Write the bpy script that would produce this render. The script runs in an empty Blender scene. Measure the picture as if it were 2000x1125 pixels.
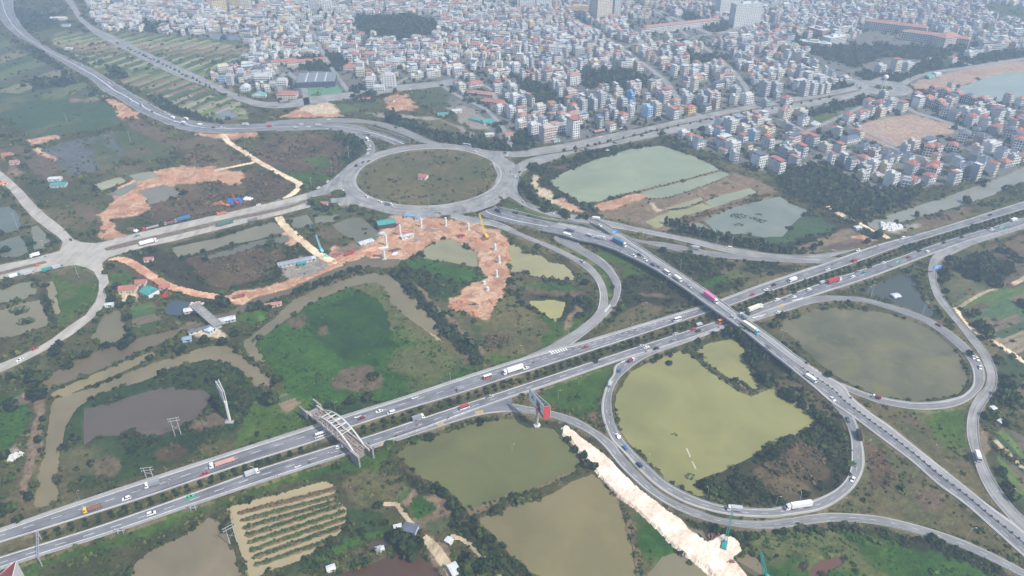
import bpy, math, random
import numpy as np
from mathutils import Vector, Matrix
random.seed(7); RNG = np.random.default_rng(7)
sc = bpy.context.scene
# ------------------------------------------------------------------ camera
H, F, PITCH = 360.0, 1450.0, math.radians(31.7)
CP, SP = math.cos(PITCH), math.sin(PITCH)
def P(px, py, z=0.0):
    """point of the place at height z that the photograph shows at pixel (px, py)"""
    a, b = (px-1000.0)/F, (562.5-py)/F
    dy, dz = CP + b*SP, -SP + b*CP
    t = (z-H)/dz
    return np.array([a*t, dy*t, z])
def PX(x, y, z=0.0):
    d = y*CP + (H-z)*SP
    return 1000+F*x/d, 562.5 - F*(y*SP-(H-z)*CP)/d
def zoom(tile, s):
    """points read off an enlarged tile of the photograph (3x), as photo pixels"""
    ox = (int(tile[1])-1)*500; oy = 'ABC'.index(tile[0])*375
    v = [float(q) for q in s.replace(',', ' ').split()]
    return [(ox+v[i]/3, oy+v[i+1]/3) for i in range(0, len(v), 2)]
def pts(s):
    v = [float(q) for q in s.replace(',', ' ').split()]
    return [(v[i], v[i+1]) for i in range(0, len(v), 2)]
cam = bpy.data.cameras.new('camera'); co = bpy.data.objects.new('camera', cam); sc.collection.objects.link(co)
cam.sensor_width = 36; cam.lens = F/2000*36; cam.clip_end = 30000; cam.clip_start = 1
co.location = (0, 0, H); co.rotation_euler = (math.pi/2-PITCH, 0, 0); sc.camera = co
# ------------------------------------------------------------------ light
SUN_EL, SUN_AZ = math.radians(50), math.atan2(0.80, -0.60)
w = bpy.data.worlds.new('World'); sc.world = w; w.use_nodes = True
nt = w.node_tree; bg = nt.nodes['Background']; sky = nt.nodes.new('ShaderNodeTexSky')
sky.sky_type = 'NISHITA'; sky.sun_disc = False; sky.sun_elevation = SUN_EL; sky.sun_rotation = SUN_AZ
sky.air_density = 1.0; sky.dust_density = 2.0
nt.links.new(sky.outputs[0], bg.inputs[0]); bg.inputs[1].default_value = 0.13
sl = bpy.data.lights.new('sun', 'SUN'); sl.energy = 3.6; sl.angle = math.radians(0.6); sl.color = (1, .955, .88)
so = bpy.data.objects.new('sun', sl); sc.collection.objects.link(so)
sd = Vector((math.sin(SUN_AZ)*math.cos(SUN_EL), math.cos(SUN_AZ)*math.cos(SUN_EL), math.sin(SUN_EL)))
so.rotation_euler = (-sd).to_track_quat('-Z', 'Y').to_euler(); so.location = (0, 0, 500)
sc.view_settings.view_transform = 'Standard'; sc.view_settings.look = 'None'
sc.view_settings.exposure = 0.7; sc.view_settings.gamma = 1
sc.cycles.max_bounces = 6; sc.cycles.diffuse_bounces = 2; sc.cycles.glossy_bounces = 2; sc.cycles.transmission_bounces = 2
sc.cycles.transparent_max_bounces = 6; sc.cycles.volume_bounces = 0
sc.cycles.use_denoising = True
sc.cycles.use_adaptive_sampling = True; sc.cycles.adaptive_threshold = 0.02
# ------------------------------------------------------------------ helpers
def srgb(r, g, b):
    f = lambda c: (c/255/12.92) if c/255 <= .04045 else ((c/255+.055)/1.055)**2.4
    return (f(r), f(g), f(b))
def tag(o, label=None, cat=None, group=None, kind=None):
    if label: o['label'] = label
    if cat: o['category'] = cat
    if group: o['group'] = group
    if kind: o['kind'] = kind
    return o
MATS = {}
def mat(name, col, rough=.8, var=.15, scale=.5, spec=.3, metal=0.0):
    """plain procedural material: a base colour broken by noise"""
    if name in MATS: return MATS[name]
    m = bpy.data.materials.new(name); m.use_nodes = True; n = m.node_tree.nodes; l = m.node_tree.links
    b = n['Principled BSDF']; b.inputs['Roughness'].default_value = rough; b.inputs['Metallic'].default_value = metal
    b.inputs['Specular IOR Level'].default_value = spec
    if var:
        tc = n.new('ShaderNodeTexCoord'); nz = n.new('ShaderNodeTexNoise'); nz.inputs['Scale'].default_value = scale
        nz.inputs['Detail'].default_value = 5
        l.new(tc.outputs['Object'], nz.inputs['Vector'])
        rp = n.new('ShaderNodeValToRGB')
        rp.color_ramp.elements[0].position = .3; rp.color_ramp.elements[1].position = .7
        rp.color_ramp.elements[0].color = tuple(c*(1-var) for c in col)+(1,)
        rp.color_ramp.elements[1].color = tuple(min(1, c*(1+var)) for c in col)+(1,)
        l.new(nz.outputs[0], rp.inputs[0]); l.new(rp.outputs[0], b.inputs['Base Color'])
    else: b.inputs['Base Color'].default_value = tuple(col)+(1,)
    MATS[name] = m; return m
class MB:
    """collects faces; build() links them as one mesh object"""
    def __init__(s): s.v = []; s.f = []; s.m = []
    def face(s, ps, m=0):
        i = len(s.v); s.v += [tuple(p) for p in ps]; s.f.append(tuple(range(i, i+len(ps)))); s.m.append(m)
    def box(s, x0, y0, z0, x1, y1, z1, m=0, top=None, bottom=False):
        i = len(s.v)
        s.v += [(x0,y0,z0),(x1,y0,z0),(x1,y1,z0),(x0,y1,z0),(x0,y0,z1),(x1,y0,z1),(x1,y1,z1),(x0,y1,z1)]
        for q in ((0,1,5,4),(1,2,6,5),(2,3,7,6),(3,0,4,7)): s.f.append(tuple(i+k for k in q)); s.m.append(m)
        s.f.append((i+4,i+5,i+6,i+7)); s.m.append(m if top is None else top)
        if bottom: s.f.append((i+3,i+2,i+1,i)); s.m.append(m)
    def taper(s, x0,y0,x1,y1,z0, X0,Y0,X1,Y1,z1, m=0):
        i = len(s.v)
        s.v += [(x0,y0,z0),(x1,y0,z0),(x1,y1,z0),(x0,y1,z0),(X0,Y0,z1),(X1,Y0,z1),(X1,Y1,z1),(X0,Y1,z1)]
        for q in ((0,1,5,4),(1,2,6,5),(2,3,7,6),(3,0,4,7),(4,5,6,7),(3,2,1,0)): s.f.append(tuple(i+k for k in q)); s.m.append(m)
    def bar(s, a, b, r, n=4, m=0, r2=None):
        a, b = Vector(a), Vector(b); d = (b-a).normalized()
        u = d.orthogonal().normalized(); v = d.cross(u); r2 = r if r2 is None else r2; i = len(s.v)
        for p, rr in ((a, r), (b, r2)):
            for k in range(n):
                t = 2*math.pi*(k+.5)/n; s.v.append(tuple(p+(u*math.cos(t)+v*math.sin(t))*rr))
        for k in range(n): s.f.append((i+k, i+(k+1)%n, i+n+(k+1)%n, i+n+k)); s.m.append(m)
        s.f.append(tuple(range(i+n, i+2*n))); s.m.append(m)
        s.f.append(tuple(reversed(range(i, i+n)))); s.m.append(m)
    def mesh(s, name, mats):
        me = bpy.data.meshes.new(name); me.from_pydata(s.v, [], s.f)
        for q in (mats if isinstance(mats, (list, tuple)) else [mats]): me.materials.append(q)
        if any(s.m): me.polygons.foreach_set('material_index', s.m)
        me.update(); return me
    def build(s, name, mats, parent=None, **kw):
        return obj(name, s.mesh(name, mats), parent, **kw)
def obj(name, me, parent=None, loc=None, rz=0.0, scale=None):
    o = bpy.data.objects.new(name, me); sc.collection.objects.link(o)
    if parent: o.parent = parent
    if loc is not None: o.location = tuple(loc)
    if rz: o.rotation_euler = (0, 0, rz)
    if scale: o.scale = scale if isinstance(scale, (tuple, list)) else (scale,)*3
    return o
def copy_tree(o, parent=None):
    c = o.copy(); sc.collection.objects.link(c); c.parent = parent
    for ch in o.children: copy_tree(ch, c)
    return c
# value noise on the ground plane
def vnoise(x, y, s, seed):
    x = x/s; y = y/s; xi = np.floor(x).astype(np.int64); yi = np.floor(y).astype(np.int64)
    fx = x-xi; fy = y-yi; fx = fx*fx*(3-2*fx); fy = fy*fy*(3-2*fy)
    def h(a, b):
        n = (a*374761393 + b*668265263 + seed*974711) & 0x7fffffff
        n = ((n ^ (n >> 13))*1274126177) & 0x7fffffff
        return ((n ^ (n >> 16)) & 0xffff)/65535.0
    return (h(xi,yi)*(1-fx)+h(xi+1,yi)*fx)*(1-fy)+(h(xi,yi+1)*(1-fx)+h(xi+1,yi+1)*fx)*fy
def fbm(x, y, s, seed, o=4):
    r = 0; a = .5; t = 0
    for k in range(o): r = r+a*vnoise(x, y, s/2**k, seed+k*17); t += a; a *= .55
    return r/t
def smooth(pl, step=3.0, closed=False):
    """Catmull-Rom through 3-D points, resampled about every step metres"""
    p = [np.array(q, float) for q in pl]; n = len(p); out = []
    if n < 3 and not closed: 
        k = max(1, int(np.linalg.norm(p[1]-p[0])/step)); return [p[0]+(p[1]-p[0])*i/k for i in range(k+1)]
    for i in range(n if closed else n-1):
        a, b, c, d = p[(i-1) % n] if closed or i else 2*p[0]-p[1], p[i], p[(i+1) % n], p[(i+2) % n] if closed or i+2 < n else 2*p[n-1]-p[n-2]
        k = max(1, int(np.linalg.norm(c-b)/step))
        for j in range(k):
            t = j/k; out.append(.5*((2*b)+(c-a)*t+(2*a-5*b+4*c-d)*t*t+(3*b-a-3*c+d)*t**3))
    if not closed: out.append(p[-1])
    return out
def resample(pl, n):
    p = np.array(pl); s = np.r_[0, np.cumsum(np.linalg.norm(np.diff(p, axis=0), axis=1))]
    q = np.linspace(0, s[-1], n); return np.stack([np.interp(q, s, p[:, k]) for k in range(3)], 1)
# ------------------------------------------------------------------ ground cover: class -> two real colours, patch size, bushes per 100 m2, kind of bush
COV = {
 'mix':   ((56,60,32),(82,78,48),26, .9,'g'),
 'grass': ((50,78,22),(74,94,34),18, .2,'g'),
 'lush':  ((38,70,22),(58,92,30),30, .35,'l'),
 'lushd': ((32,56,22),(44,76,28),40, .08,'l'),
 'swamp': ((36,54,26),(54,72,34),14, 1.3,'d'),
 'dark':  ((42,46,27),(62,58,38),16, 1.8,'d'),
 'brush': ((72,62,44),(98,80,58),12, 1.3,'b'),
 'bare':  ((104,88,70),(90,82,60),14, .3,'b'),
 'olive': ((94,90,54),(80,82,46),22, .2,'g'),
 'oliveb':((98,88,60),(78,82,48),20, .25,'g'),
 'dirt':  ((182,146,124),(162,128,108),12, 0,''),
 'plot':  ((172,146,126),(156,132,114),30, 0,''),
 'sand':  ((200,182,154),(186,164,136),10, 0,''),
 'soil':  ((128,108,86),(112,98,78),10, .06,'b'),
 'marsh': ((92,80,68),(80,72,60),20, .2,'b'),
 'purple':((94,94,98),(78,88,70),22, .3,'g'),
 'field': ((56,76,50),(64,84,54),40, .03,'l'),
 'crop':  ((74,92,50),(100,100,64),16, .07,'g'),
 'cropd': ((64,80,46),(82,84,58),16, .22,'g'),
 'wood':  ((36,44,28),(48,54,34),16, 2.0,'d'),
 'town':  ((116,112,106),(96,98,92),20, .25,'g'),
 'gravel':((150,142,130),(134,126,114),10, .05,'b'),
 'pave':  ((150,148,142),(140,138,132),12, 0,''),
}
Z = zoom
COVERS = [
 # town ground
 ('town', pts('150,-40 190,60 300,105 430,160 560,190 700,178 850,155 885,215 1000,280 1110,278 1300,238 1500,196 1700,165 2150,140 2150,-60 1000,-60')),
 ('town', pts('1295,262 1480,212 1690,184 2100,180 2150,330 1740,372 1520,346 1400,306')),
 # upper left: fields, groves
 ('wood', Z('A1','80,60 200,70 330,90 340,150 240,170 200,190 120,140')),
 ('cropd', Z('A1','-200,200 0,200 120,300 330,400 560,520 580,590 250,560 0,540 -200,560')),
 ('wood', Z('A1','100,250 230,300 330,380 420,450 560,540 560,570 480,480 380,420 200,330')),
 ('wood', Z('A1','190,470 430,460 430,500 200,530')),
 ('crop', Z('A1','10,410 110,400 110,470 10,480')),
 ('field', Z('A1','-200,540 0,540 250,570 580,595 730,685 690,745 420,775 180,805 60,710 -200,600')),
 ('crop', Z('A1','250,545 410,535 410,580 250,590')), ('soil', Z('A1','420,580 560,570 580,590 430,605')),
 ('cropd', Z('A1','200,180 440,170 640,240 860,330 1100,440 1290,540 1420,590 1460,700 1200,700 980,620 740,500 500,360 300,250')),
 ('crop', Z('A1','330,200 500,190 560,230 440,260 ')), ('crop', Z('A1','640,350 780,370 900,440 760,480 600,400')),
 ('soil', Z('A1','830,410 960,420 1080,480 1000,500 860,460')), ('bare', Z('A1','1110,620 1240,600 1260,640 1130,660')),
 ('soil', Z('A1','400,270 480,280 520,310 440,310')), ('gravel', Z('A1','1250,640 1400,620 1450,660 1300,690')),
 ('sand', Z('A1','1240,590 1350,570 1400,600 1260,615')), ('sand', Z('A1','1030,550 1160,515 1190,540 1060,560')),
 ('wood', Z('A1','600,400 720,410 760,450 680,470')), ('wood', Z('A1','860,550 960,590 1100,660 1220,700 1190,712 1060,680 900,600')),
 ('crop', Z('A1','640,180 900,200 1150,220 1400,230 1480,290 1300,400 1260,450 1100,400 880,310 700,230')),
 ('cropd', Z('A1','900,280 1200,300 1330,350 1270,440 1100,400')), ('crop', Z('A1','1000,300 1150,280 1200,330 1040,350')),
 ('wood', Z('A1','850,140 950,150 940,190 860,190')), ('soil', Z('A1','960,240 1100,230 1200,260 1060,270')),
 ('dirt', Z('A1','590,550 680,590 800,660 800,690 720,700 640,620')), ('bare', Z('A1','720,700 830,690 960,780 1000,830 1320,790 1400,840 1380,870 1250,850 1060,880 900,820 760,760')),
 ('dirt', Z('A1','160,820 330,790 350,810 200,850')), ('dirt', Z('A1','1120,790 1320,785 1500,775 1500,810 1300,815')),
 ('purple', Z('A1','240,870 380,830 540,800 650,770 760,760 770,850 720,960 600,995 430,1040 330,950')),
 ('cropd', Z('A1','520,840 600,800 700,960 600,1000')), ('cropd', Z('A1','650,780 760,750 1000,860 1000,930 780,950 700,860')),
 ('bare', Z('A1','730,880 860,860 880,900 760,925')), ('sand', Z('A1','175,865 230,860 250,890 195,895')), ('dirt', Z('A1','190,897 255,890 330,945 260,955')),
 ('soil', Z('A1','30,990 100,975 130,1010 60,1050')), ('bare', Z('A1','60,850 150,860 330,960 430,1050 300,1080 150,960')),
 ('brush', Z('A1','1060,900 1250,860 1480,930 1440,960 1260,1000 1100,990')),
 ('brush', Z('A2','-40,900 130,800 300,780 540,840 520,900 500,985 430,1010 200,1000 60,960')),
 ('grass', Z('A2','200,1020 400,1000 450,1040 330,1090 220,1070')), ('grass', Z('A2','260,930 400,920 450,960 380,990')),
 ('wood', Z('A2','420,790 560,800 640,860 620,900 560,960 500,940 560,880')),
 ('brush', pts('400,350 470,345 490,325 540,345 585,372 560,395 430,425 380,430 330,440 280,425 285,400 340,380')),
 # A2 south edge of town
 ('dirt', Z('A2','130,690 240,640 380,620 490,650 500,680 380,690')), ('sand', Z('A2','250,630 420,600 500,660 330,680')),
 ('crop', Z('A2','470,620 600,610 610,650 520,660')), ('field', Z('A2','600,610 700,595 740,625 640,645')), ('wood', Z('A2','540,530 690,520 690,600 560,590')),
 ('cropd', Z('A2','880,560 1050,510 1150,560 1140,610 980,620')), ('dirt', Z('A2','750,570 860,545 920,600 950,630 800,660 770,620')),
 ('gravel', Z('A2','600,665 760,660 900,680 1080,690 1200,740 1300,800 1250,830 1000,700 780,690')),
 ('oliveb', Z('A2','960,710 1080,700 1180,750 1250,800 1100,790')), ('gravel', Z('A2','1120,630 1230,620 1400,720 1390,760 1260,760')),
 ('wood', Z('A2','740,660 840,690 1000,750 1200,800 1480,830 1500,880 1330,870 1150,840 950,790 800,720')), ('wood', Z('A3','-20,800 130,770 140,860 0,890')),
 ('wood', Z('A2','560,100 900,90 1050,130 1040,200 800,240 620,190')), ('wood', Z('A2','230,350 500,320 520,420 240,410')),
 ('wood', Z('A3','30,470 200,490 280,620 230,640 60,560')), ('wood', Z('A3','400,440 620,400 830,470 700,520 500,520 400,500')),
 ('wood', Z('A3','1020,320 1250,330 1270,370 1060,380')), ('wood', Z('A3','1000,70 1200,140 1290,190 1180,190 1000,110')),
 ('wood', Z('A4','60,180 260,240 520,270 840,270 1000,290 1150,260 1200,260 1060,330 850,350 700,330 500,400 260,320')),
 ('wood', Z('A4','820,380 1000,340 1250,330 1500,290 1500,350 1200,390 950,440 860,450')), ('cropd', Z('A4','1240,20 1500,40 1700,110 1700,190 1500,170 1280,90')),
 ('wood', Z('A4','540,430 620,420 720,440 840,440 800,480 560,470')), ('wood', Z('A4','220,560 500,490 510,510 300,570')),
 ('wood', Z('A4','210,660 640,570 640,590 230,690')), ('grass', Z('A4','250,690 430,650 440,700 300,740')),
 ('plot', Z('A4','830,490 950,455 1200,395 1350,355 1700,360 1700,440 1380,430 1250,462 1150,502 1000,525 860,522')),
 ('plot', Z('A4','490,750 640,700 860,665 1090,740 1075,780 990,805 850,865 700,865 560,805')),
 ('wood', pts('1515,345 1560,320 1620,325 1680,355 1720,372 1760,365 1740,385 1700,395 1640,400 1560,390 1530,370')),
 ('wood', Z('B4','130,20 520,-20 900,-10 800,110 620,130 520,180 360,110 250,70')), ('bare', Z('B4','560,90 700,60 900,50 880,80 720,110 600,130')),
 ('dark', pts('1620,410 1700,440 1720,465 1690,480 1620,480 1560,490 1490,475 1560,450')),
 ('field', Z('B4','-30,160 60,70 180,100 330,170 400,210 300,250 140,290 0,300 -120,260')),
 ('soil', Z('B4','170,320 470,215 560,270 640,290 420,345 200,360')), ('crop', Z('B4','415,295 490,270 530,300 450,325')), ('crop', Z('B4','320,325 370,310 390,345 340,350')), ('dirt', Z('B4','370,305 420,295 450,325 400,340')), ('dirt', Z('B4','480,265 560,250 640,285 560,300')),
 ('gravel', Z('B4','690,220 900,180 910,200 780,245 700,245')), ('bare', Z('B4','880,170 1150,90 1200,90 1180,130 920,205')),
 ('oliveb', Z('B4','700,260 1000,180 1500,40 1500,60 900,240')),
 # pond terraces right of the roundabout
 ('dark', pts('1015,345 1050,322 1110,310 1180,290 1290,280 1300,270 1330,290 1400,320 1440,350 1520,380 1600,430 1660,470 1640,490 1500,480 1380,465 1260,440 1130,410 1050,395')),
 ('soil', pts('1165,400 1255,375 1350,348 1440,335 1520,372 1500,392 1380,428 1330,445 1290,452 1240,437 1180,425')),
 ('sand', pts('1038,345 1050,340 1060,365 1090,385 1125,405 1135,412 1110,415 1080,395 1045,380')), ('dirt', pts('1080,385 1135,405 1140,415 1110,415')),
 ('dirt', pts('1165,402 1200,388 1248,376 1265,386 1240,395 1200,408 1172,412')), ('soil', pts('1190,412 1250,398 1290,412 1300,420 1260,430 1215,432 1180,420')),
 ('sand', pts('1268,395 1285,402 1295,412 1280,414')), ('brush', pts('1315,430 1370,415 1420,402 1500,375 1510,380 1440,405 1375,425 1335,440')),
 ('field', Z('B4','-30,160 60,70 180,100 330,170 400,210 300,250 140,290 0,300 -120,260')),
 ('soil', Z('B4','170,320 470,215 560,270 640,290 420,345 200,360')), ('crop', Z('B4','415,295 490,270 530,300 450,325')), ('crop', Z('B4','320,325 370,310 390,345 340,350')), ('dirt', Z('B4','370,305 420,295 450,325 400,340')), ('dirt', Z('B4','480,265 560,250 640,285 560,300')),
 # interior of ramps
 ('oliveb', Z('B4','-60,450 150,400 340,410 0,530 -280,600')),
 ('grass', pts('1000,400 1060,418 1120,432 1165,440 1250,470 1350,500 1380,505 1280,480 1150,445 1040,425 965,408')),
 ('dark', pts('1260,470 1320,490 1400,505 1500,510 1600,515 1500,548 1413,578 1340,545')), ('oliveb', pts('1400,575 1480,545 1580,515 1610,515 1500,550 1410,583')),
 ('lush', pts('1363,555 1400,540 1437,523 1465,530 1440,545 1385,562')),
 ('grass', pts('1150,500 1200,490 1260,510 1290,540 1220,560 1212,520')), ('dark', pts('1220,540 1290,530 1340,570 1375,600 1300,620 1200,650 1190,640 1205,600')),
 ('oliveb', pts('1190,640 1215,610 1260,590 1290,600 1270,630 1200,665 1150,675')), ('bare', pts('1238,572 1300,575 1310,582 1260,582')),
 ('grass', pts('1075,478 1120,488 1160,505 1185,540 1197,570 1190,595 1180,590 1182,560 1165,530 1130,505 1090,488')),
 # construction side
 ('grass', pts('1000,560 1110,575 1150,600 1140,640 1100,672 1040,690 980,720 940,690 900,640 960,620')),
 ('dark', pts('990,530 1090,545 1150,570 1155,600 1130,620 1085,628 1040,610 1005,590 990,570')), ('bare', pts('995,556 1090,566 1148,570 1140,578 1070,577 1000,568')), ('lush', pts('1003,550 1080,552 1140,565 1070,568 1005,562')),
 ('soil', pts('1092,644 1110,622 1130,597 1135,605 1118,638 1098,648')),
 ('oliveb', pts('940,650 985,600 1040,610 1070,640 1060,680 1000,700 960,690')), ('brush', pts('935,655 975,650 1000,665 960,690 945,680')),
 ('swamp', pts('770,512 830,505 900,520 940,545 935,555 900,560 880,585 895,605 940,640 950,700 900,650 850,590 800,540')), ('lush', pts('775,510 830,506 900,520 945,540 945,552 900,550 830,530')),
 ('soil', pts('802,550 812,555 850,600 940,690 935,695 850,612')), ('wood', pts('762,535 790,540 860,610 950,700 935,715 850,640 800,580')),
 ('lush', pts('512,655 560,622 600,595 690,557 735,550 765,595 800,630 850,665 900,700 950,722 870,747 800,777 690,815 640,800 560,755 512,706 500,675')),
 ('lushd', pts('600,610 700,570 740,580 760,620 770,680 740,720 660,700 610,660')),
 ('bare', pts('565,625 590,612 602,630 590,640 565,640')), ('bare', pts('618,640 632,634 642,648 630,656 620,652')),
 ('bare', pts('645,745 672,720 713,714 747,733 742,757 700,768 655,757')), ('swamp', pts('640,790 760,780 700,815 660,815')),
 ('brush', pts('600,560 690,535 740,545 690,555 600,592 540,620 520,640 540,612')),
 ('dark', pts('330,480 430,455 545,430 560,450 600,470 610,500 560,530 500,560 440,570 380,550 330,520')), ('brush', pts('360,505 440,490 520,480 560,500 500,545 440,565 400,550')),
 ('cropd', pts('590,395 640,402 720,415 770,425 760,445 730,430 690,420 640,430 600,420')),
 ('dirt', pts('760,422 800,417 840,426 880,427 920,432 945,444 975,450 990,465 998,500 996,520 992,545 985,562 980,585 965,600 955,622 935,624 910,612 880,602 876,586 893,578 905,565 930,553 945,550 950,535 935,525 932,495 900,478 880,465 860,465 830,480 810,500 783,507 740,510 715,500 650,528 580,562 530,582 480,594 450,594 440,578 470,568 520,562 590,538 640,508 650,480 700,485 715,475 745,460 750,440')),
 ('bare', pts('620,440 655,445 662,460 640,470 615,462')), ('dirt', pts('545,455 570,450 590,465 575,480 545,478')), ('bare', pts('528,465 545,455 560,462 555,478 535,482')), ('soil', pts('655,490 690,470 710,478 700,490 670,500')),
 ('gravel', pts('545,520 580,505 640,500 650,515 620,535 560,545')),
 ('dirt', pts('178,425 203,412 223,392 236,368 250,358 275,343 317,330 350,325 417,325 474,340 470,360 417,356 350,360 318,370 299,380 288,395 298,406 272,420 228,427 220,434 220,447 248,459 213,471 194,464 188,440')),
 ('bare', pts('135,395 165,398 200,430 205,460 190,450 160,420')), ('dirt', pts('295,375 325,370 330,385 300,390')),
 # left side
 ('swamp', pts('40,400 75,395 100,440 125,468 60,500 20,500 50,460')), ('grass', pts('100,520 180,522 193,550 190,580 150,620 110,640 100,590')),
 ('mix', pts('0,600 100,640 150,625 60,690 -60,720 -60,640')), ('dark', pts('68,545 85,545 100,600 110,640 95,645 78,590')),
 ('oliveb', pts('110,520 180,525 185,545 150,560 115,545')), ('grass', pts('220,530 260,535 250,560 215,555')), ('brush', pts('250,520 300,530 330,560 300,570 260,545')),
 ('dark', pts('245,480 300,485 345,510 400,545 425,572 395,572 330,545 270,515')), 
 ('crop', pts('255,597 290,590 320,630 290,645 260,650')), ('sand', pts('235,575 270,573 270,590 240,590')),
 ('soil', pts('365,615 440,590 440,620 420,640 375,640')), ('sand', pts('375,640 420,640 450,670 470,690 440,660 380,660')),
 ('dark', pts('320,590 420,585 440,610 380,630 340,620')), ('grass', pts('470,612 520,600 520,630 480,640')),
 ('mix', pts('-60,770 60,760 110,745 160,750 100,790 90,870 60,1000 -60,1040')), ('lush', pts('-40,780 50,765 60,800 45,850 10,880 -40,870')), ('soil', pts('75,770 92,765 82,850 60,960 35,990 45,930')), ('gravel', pts('15,880 40,865 38,895 15,905')),
 ('swamp', pts('148,793 165,780 233,752 330,722 400,700 440,708 490,738 505,765 500,800 440,850 340,900 230,945 130,965 110,970 112,910 125,830')),
 ('marsh', pts('165,800 233,782 293,762 333,755 400,763 420,783 393,808 333,840 300,850 250,850 187,850 165,870')), ('brush', pts('295,882 340,868 370,880 350,895 310,905')), ('bare', pts('178,905 215,888 240,905 225,935 190,935')), ('bare', pts('385,815 420,805 450,825 400,840 370,838')),
 ('grass', pts('500,770 560,755 640,800 600,840 500,865 440,880 480,820')), ('crop', pts('535,780 560,768 590,785 560,808')),
 # south of the highway
 ('grass', pts('0,1120 80,1095 250,1040 400,990 520,945 640,905 730,880 770,880 740,920 640,925 500,960 440,985 400,1000 300,1060 240,1130 -60,1200')),
 ('mix', pts('100,1100 250,1060 330,1030 350,1020 290,1080 250,1150 60,1150')),
 ('oliveb', pts('660,950 720,915 780,930 800,960 740,1000 690,980')), ('bare', pts('672,950 690,943 692,962 678,968')),
 ('swamp', pts('640,1040 680,990 740,1000 770,1030 700,1050 640,1100 560,1125 540,1130')), ('lush', pts('600,1090 700,1045 760,1035 740,1050 640,1090')),
 ('dark', pts('780,905 840,940 890,980 930,1005 950,1050 1000,1085 1050,1125 1030,1160 960,1100 900,1050 870,1000 800,950')),
 ('brush', pts('780,895 800,905 860,955 840,950 790,915')), ('soil', pts('830,1040 870,1055 900,1125 870,1140 840,1080')), 
 ('soil', pts('795,980 860,962 880,1000 850,1030 810,1035')),
 ('mix', pts('1230,975 1260,1005 1290,1100 1270,1125 1250,1060')),
 ('lush', Z('C3','705,735 840,790 900,870 1000,960 985,1000 880,1060 860,1100 800,1090 760,1000 740,850')),
 ('dark', pts('1275,965 1360,1000 1430,1025 1480,1040 1460,1080 1400,1050 1340,1020')),
 ('lush', pts('1450,1050 1520,1045 1600,1035 1700,1040 1800,1060 1900,1095 1980,1140 1980,1250 1500,1250 1500,1100')), ('grass', pts('1690,1040 1730,1060 1740,1180 1700,1200 1680,1100')),
 ('dark', pts('1500,1035 1650,1022 1780,1045 1900,1080 1990,1130 1980,1140 1850,1085 1700,1042 1600,1035 1500,1045')),
 ('dark', pts('1360,935 1440,905 1490,875 1570,840 1600,815 1600,760 1640,800 1660,850 1660,900 1640,950 1580,980 1500,985 1420,980 1370,965')), ('brush', pts('1500,900 1560,860 1610,880 1610,940 1560,965 1490,960 1470,920')),
 ('dark', pts('1480,695 1520,705 1600,770 1620,800 1590,800 1500,750 1480,730')), ('wood', pts('1430,640 1460,650 1500,690 1480,720 1440,680 1410,655')),
 ('oliveb', pts('1660,790 1900,780 1890,900 1950,960 1980,1010 1960,1010 1850,920 1700,810')), ('grass', pts('1760,800 1880,800 1890,880 1840,870')), ('bare', pts('1765,800 1810,830 1820,850 1780,835')),
 ('oliveb', pts('1670,830 1760,900 1900,1010 1990,1085 1930,1070 1800,1025 1660,1000 1600,995 1650,970 1690,900')), ('brush', pts('1670,850 1720,880 1750,940 1700,960 1690,900')), ('bare', pts('1780,960 1830,960 1850,990 1800,1000')),
 ('grass', pts('1040,790 1090,752 1170,722 1200,718 1178,750 1172,790 1185,840 1160,820 1100,798')), ('bare', pts('1140,810 1170,805 1185,840 1165,830')),
 ('grass', pts('1000,798 1040,790 960,795')),
 # right side gardens
 ('dark', pts('1830,520 1890,505 2000,455 2100,430 2100,560 1990,540 1960,560 1940,580 1870,560 1840,600 1830,560')), ('cropd', pts('1840,560 1870,530 1920,550 1935,570 1870,600 1850,590')),
 ('bare', pts('1930,480 2000,460 2060,450 2060,500 1990,520 1940,495')), ('wood', pts('1860,510 1900,495 1960,520 1970,550 1940,560 1880,540')),
 ('soil', pts('1868,592 1930,565 2060,480 2100,640 2100,720 1990,720 1940,660')),
 ('dark', pts('1925,730 1960,690 2100,730 2100,900 1990,790 1930,800')), ('soil', pts('1940,850 1965,835 2060,880 2100,960 2000,905')), ('soil', pts('1912,840 1930,845 1935,885 1920,885')),
 ('cropd', pts('1940,880 2000,920 2100,1000 2100,1090 2000,990 1950,930')),
]
COVERS += [('soil', pts('812,556 824,562 864,602 950,690 942,696 858,612')), ('crop', pts('765,975 800,946 809,960 780,982')), ('soil', pts('778,984 812,960 820,966 786,990')), ('lush', pts('788,990 820,967 852,992 815,1018')), ('soil', pts('815,1018 852,994 862,1000 828,1026')), ('cropd', pts('828,1028 865,1003 885,1018 850,1040'))]
# pond colours, a little greyer than they look at first sight
GREY = lambda c: tuple(int(v*.86+(c[0]+c[1]+c[2])/3*.14) for v in c)
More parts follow.
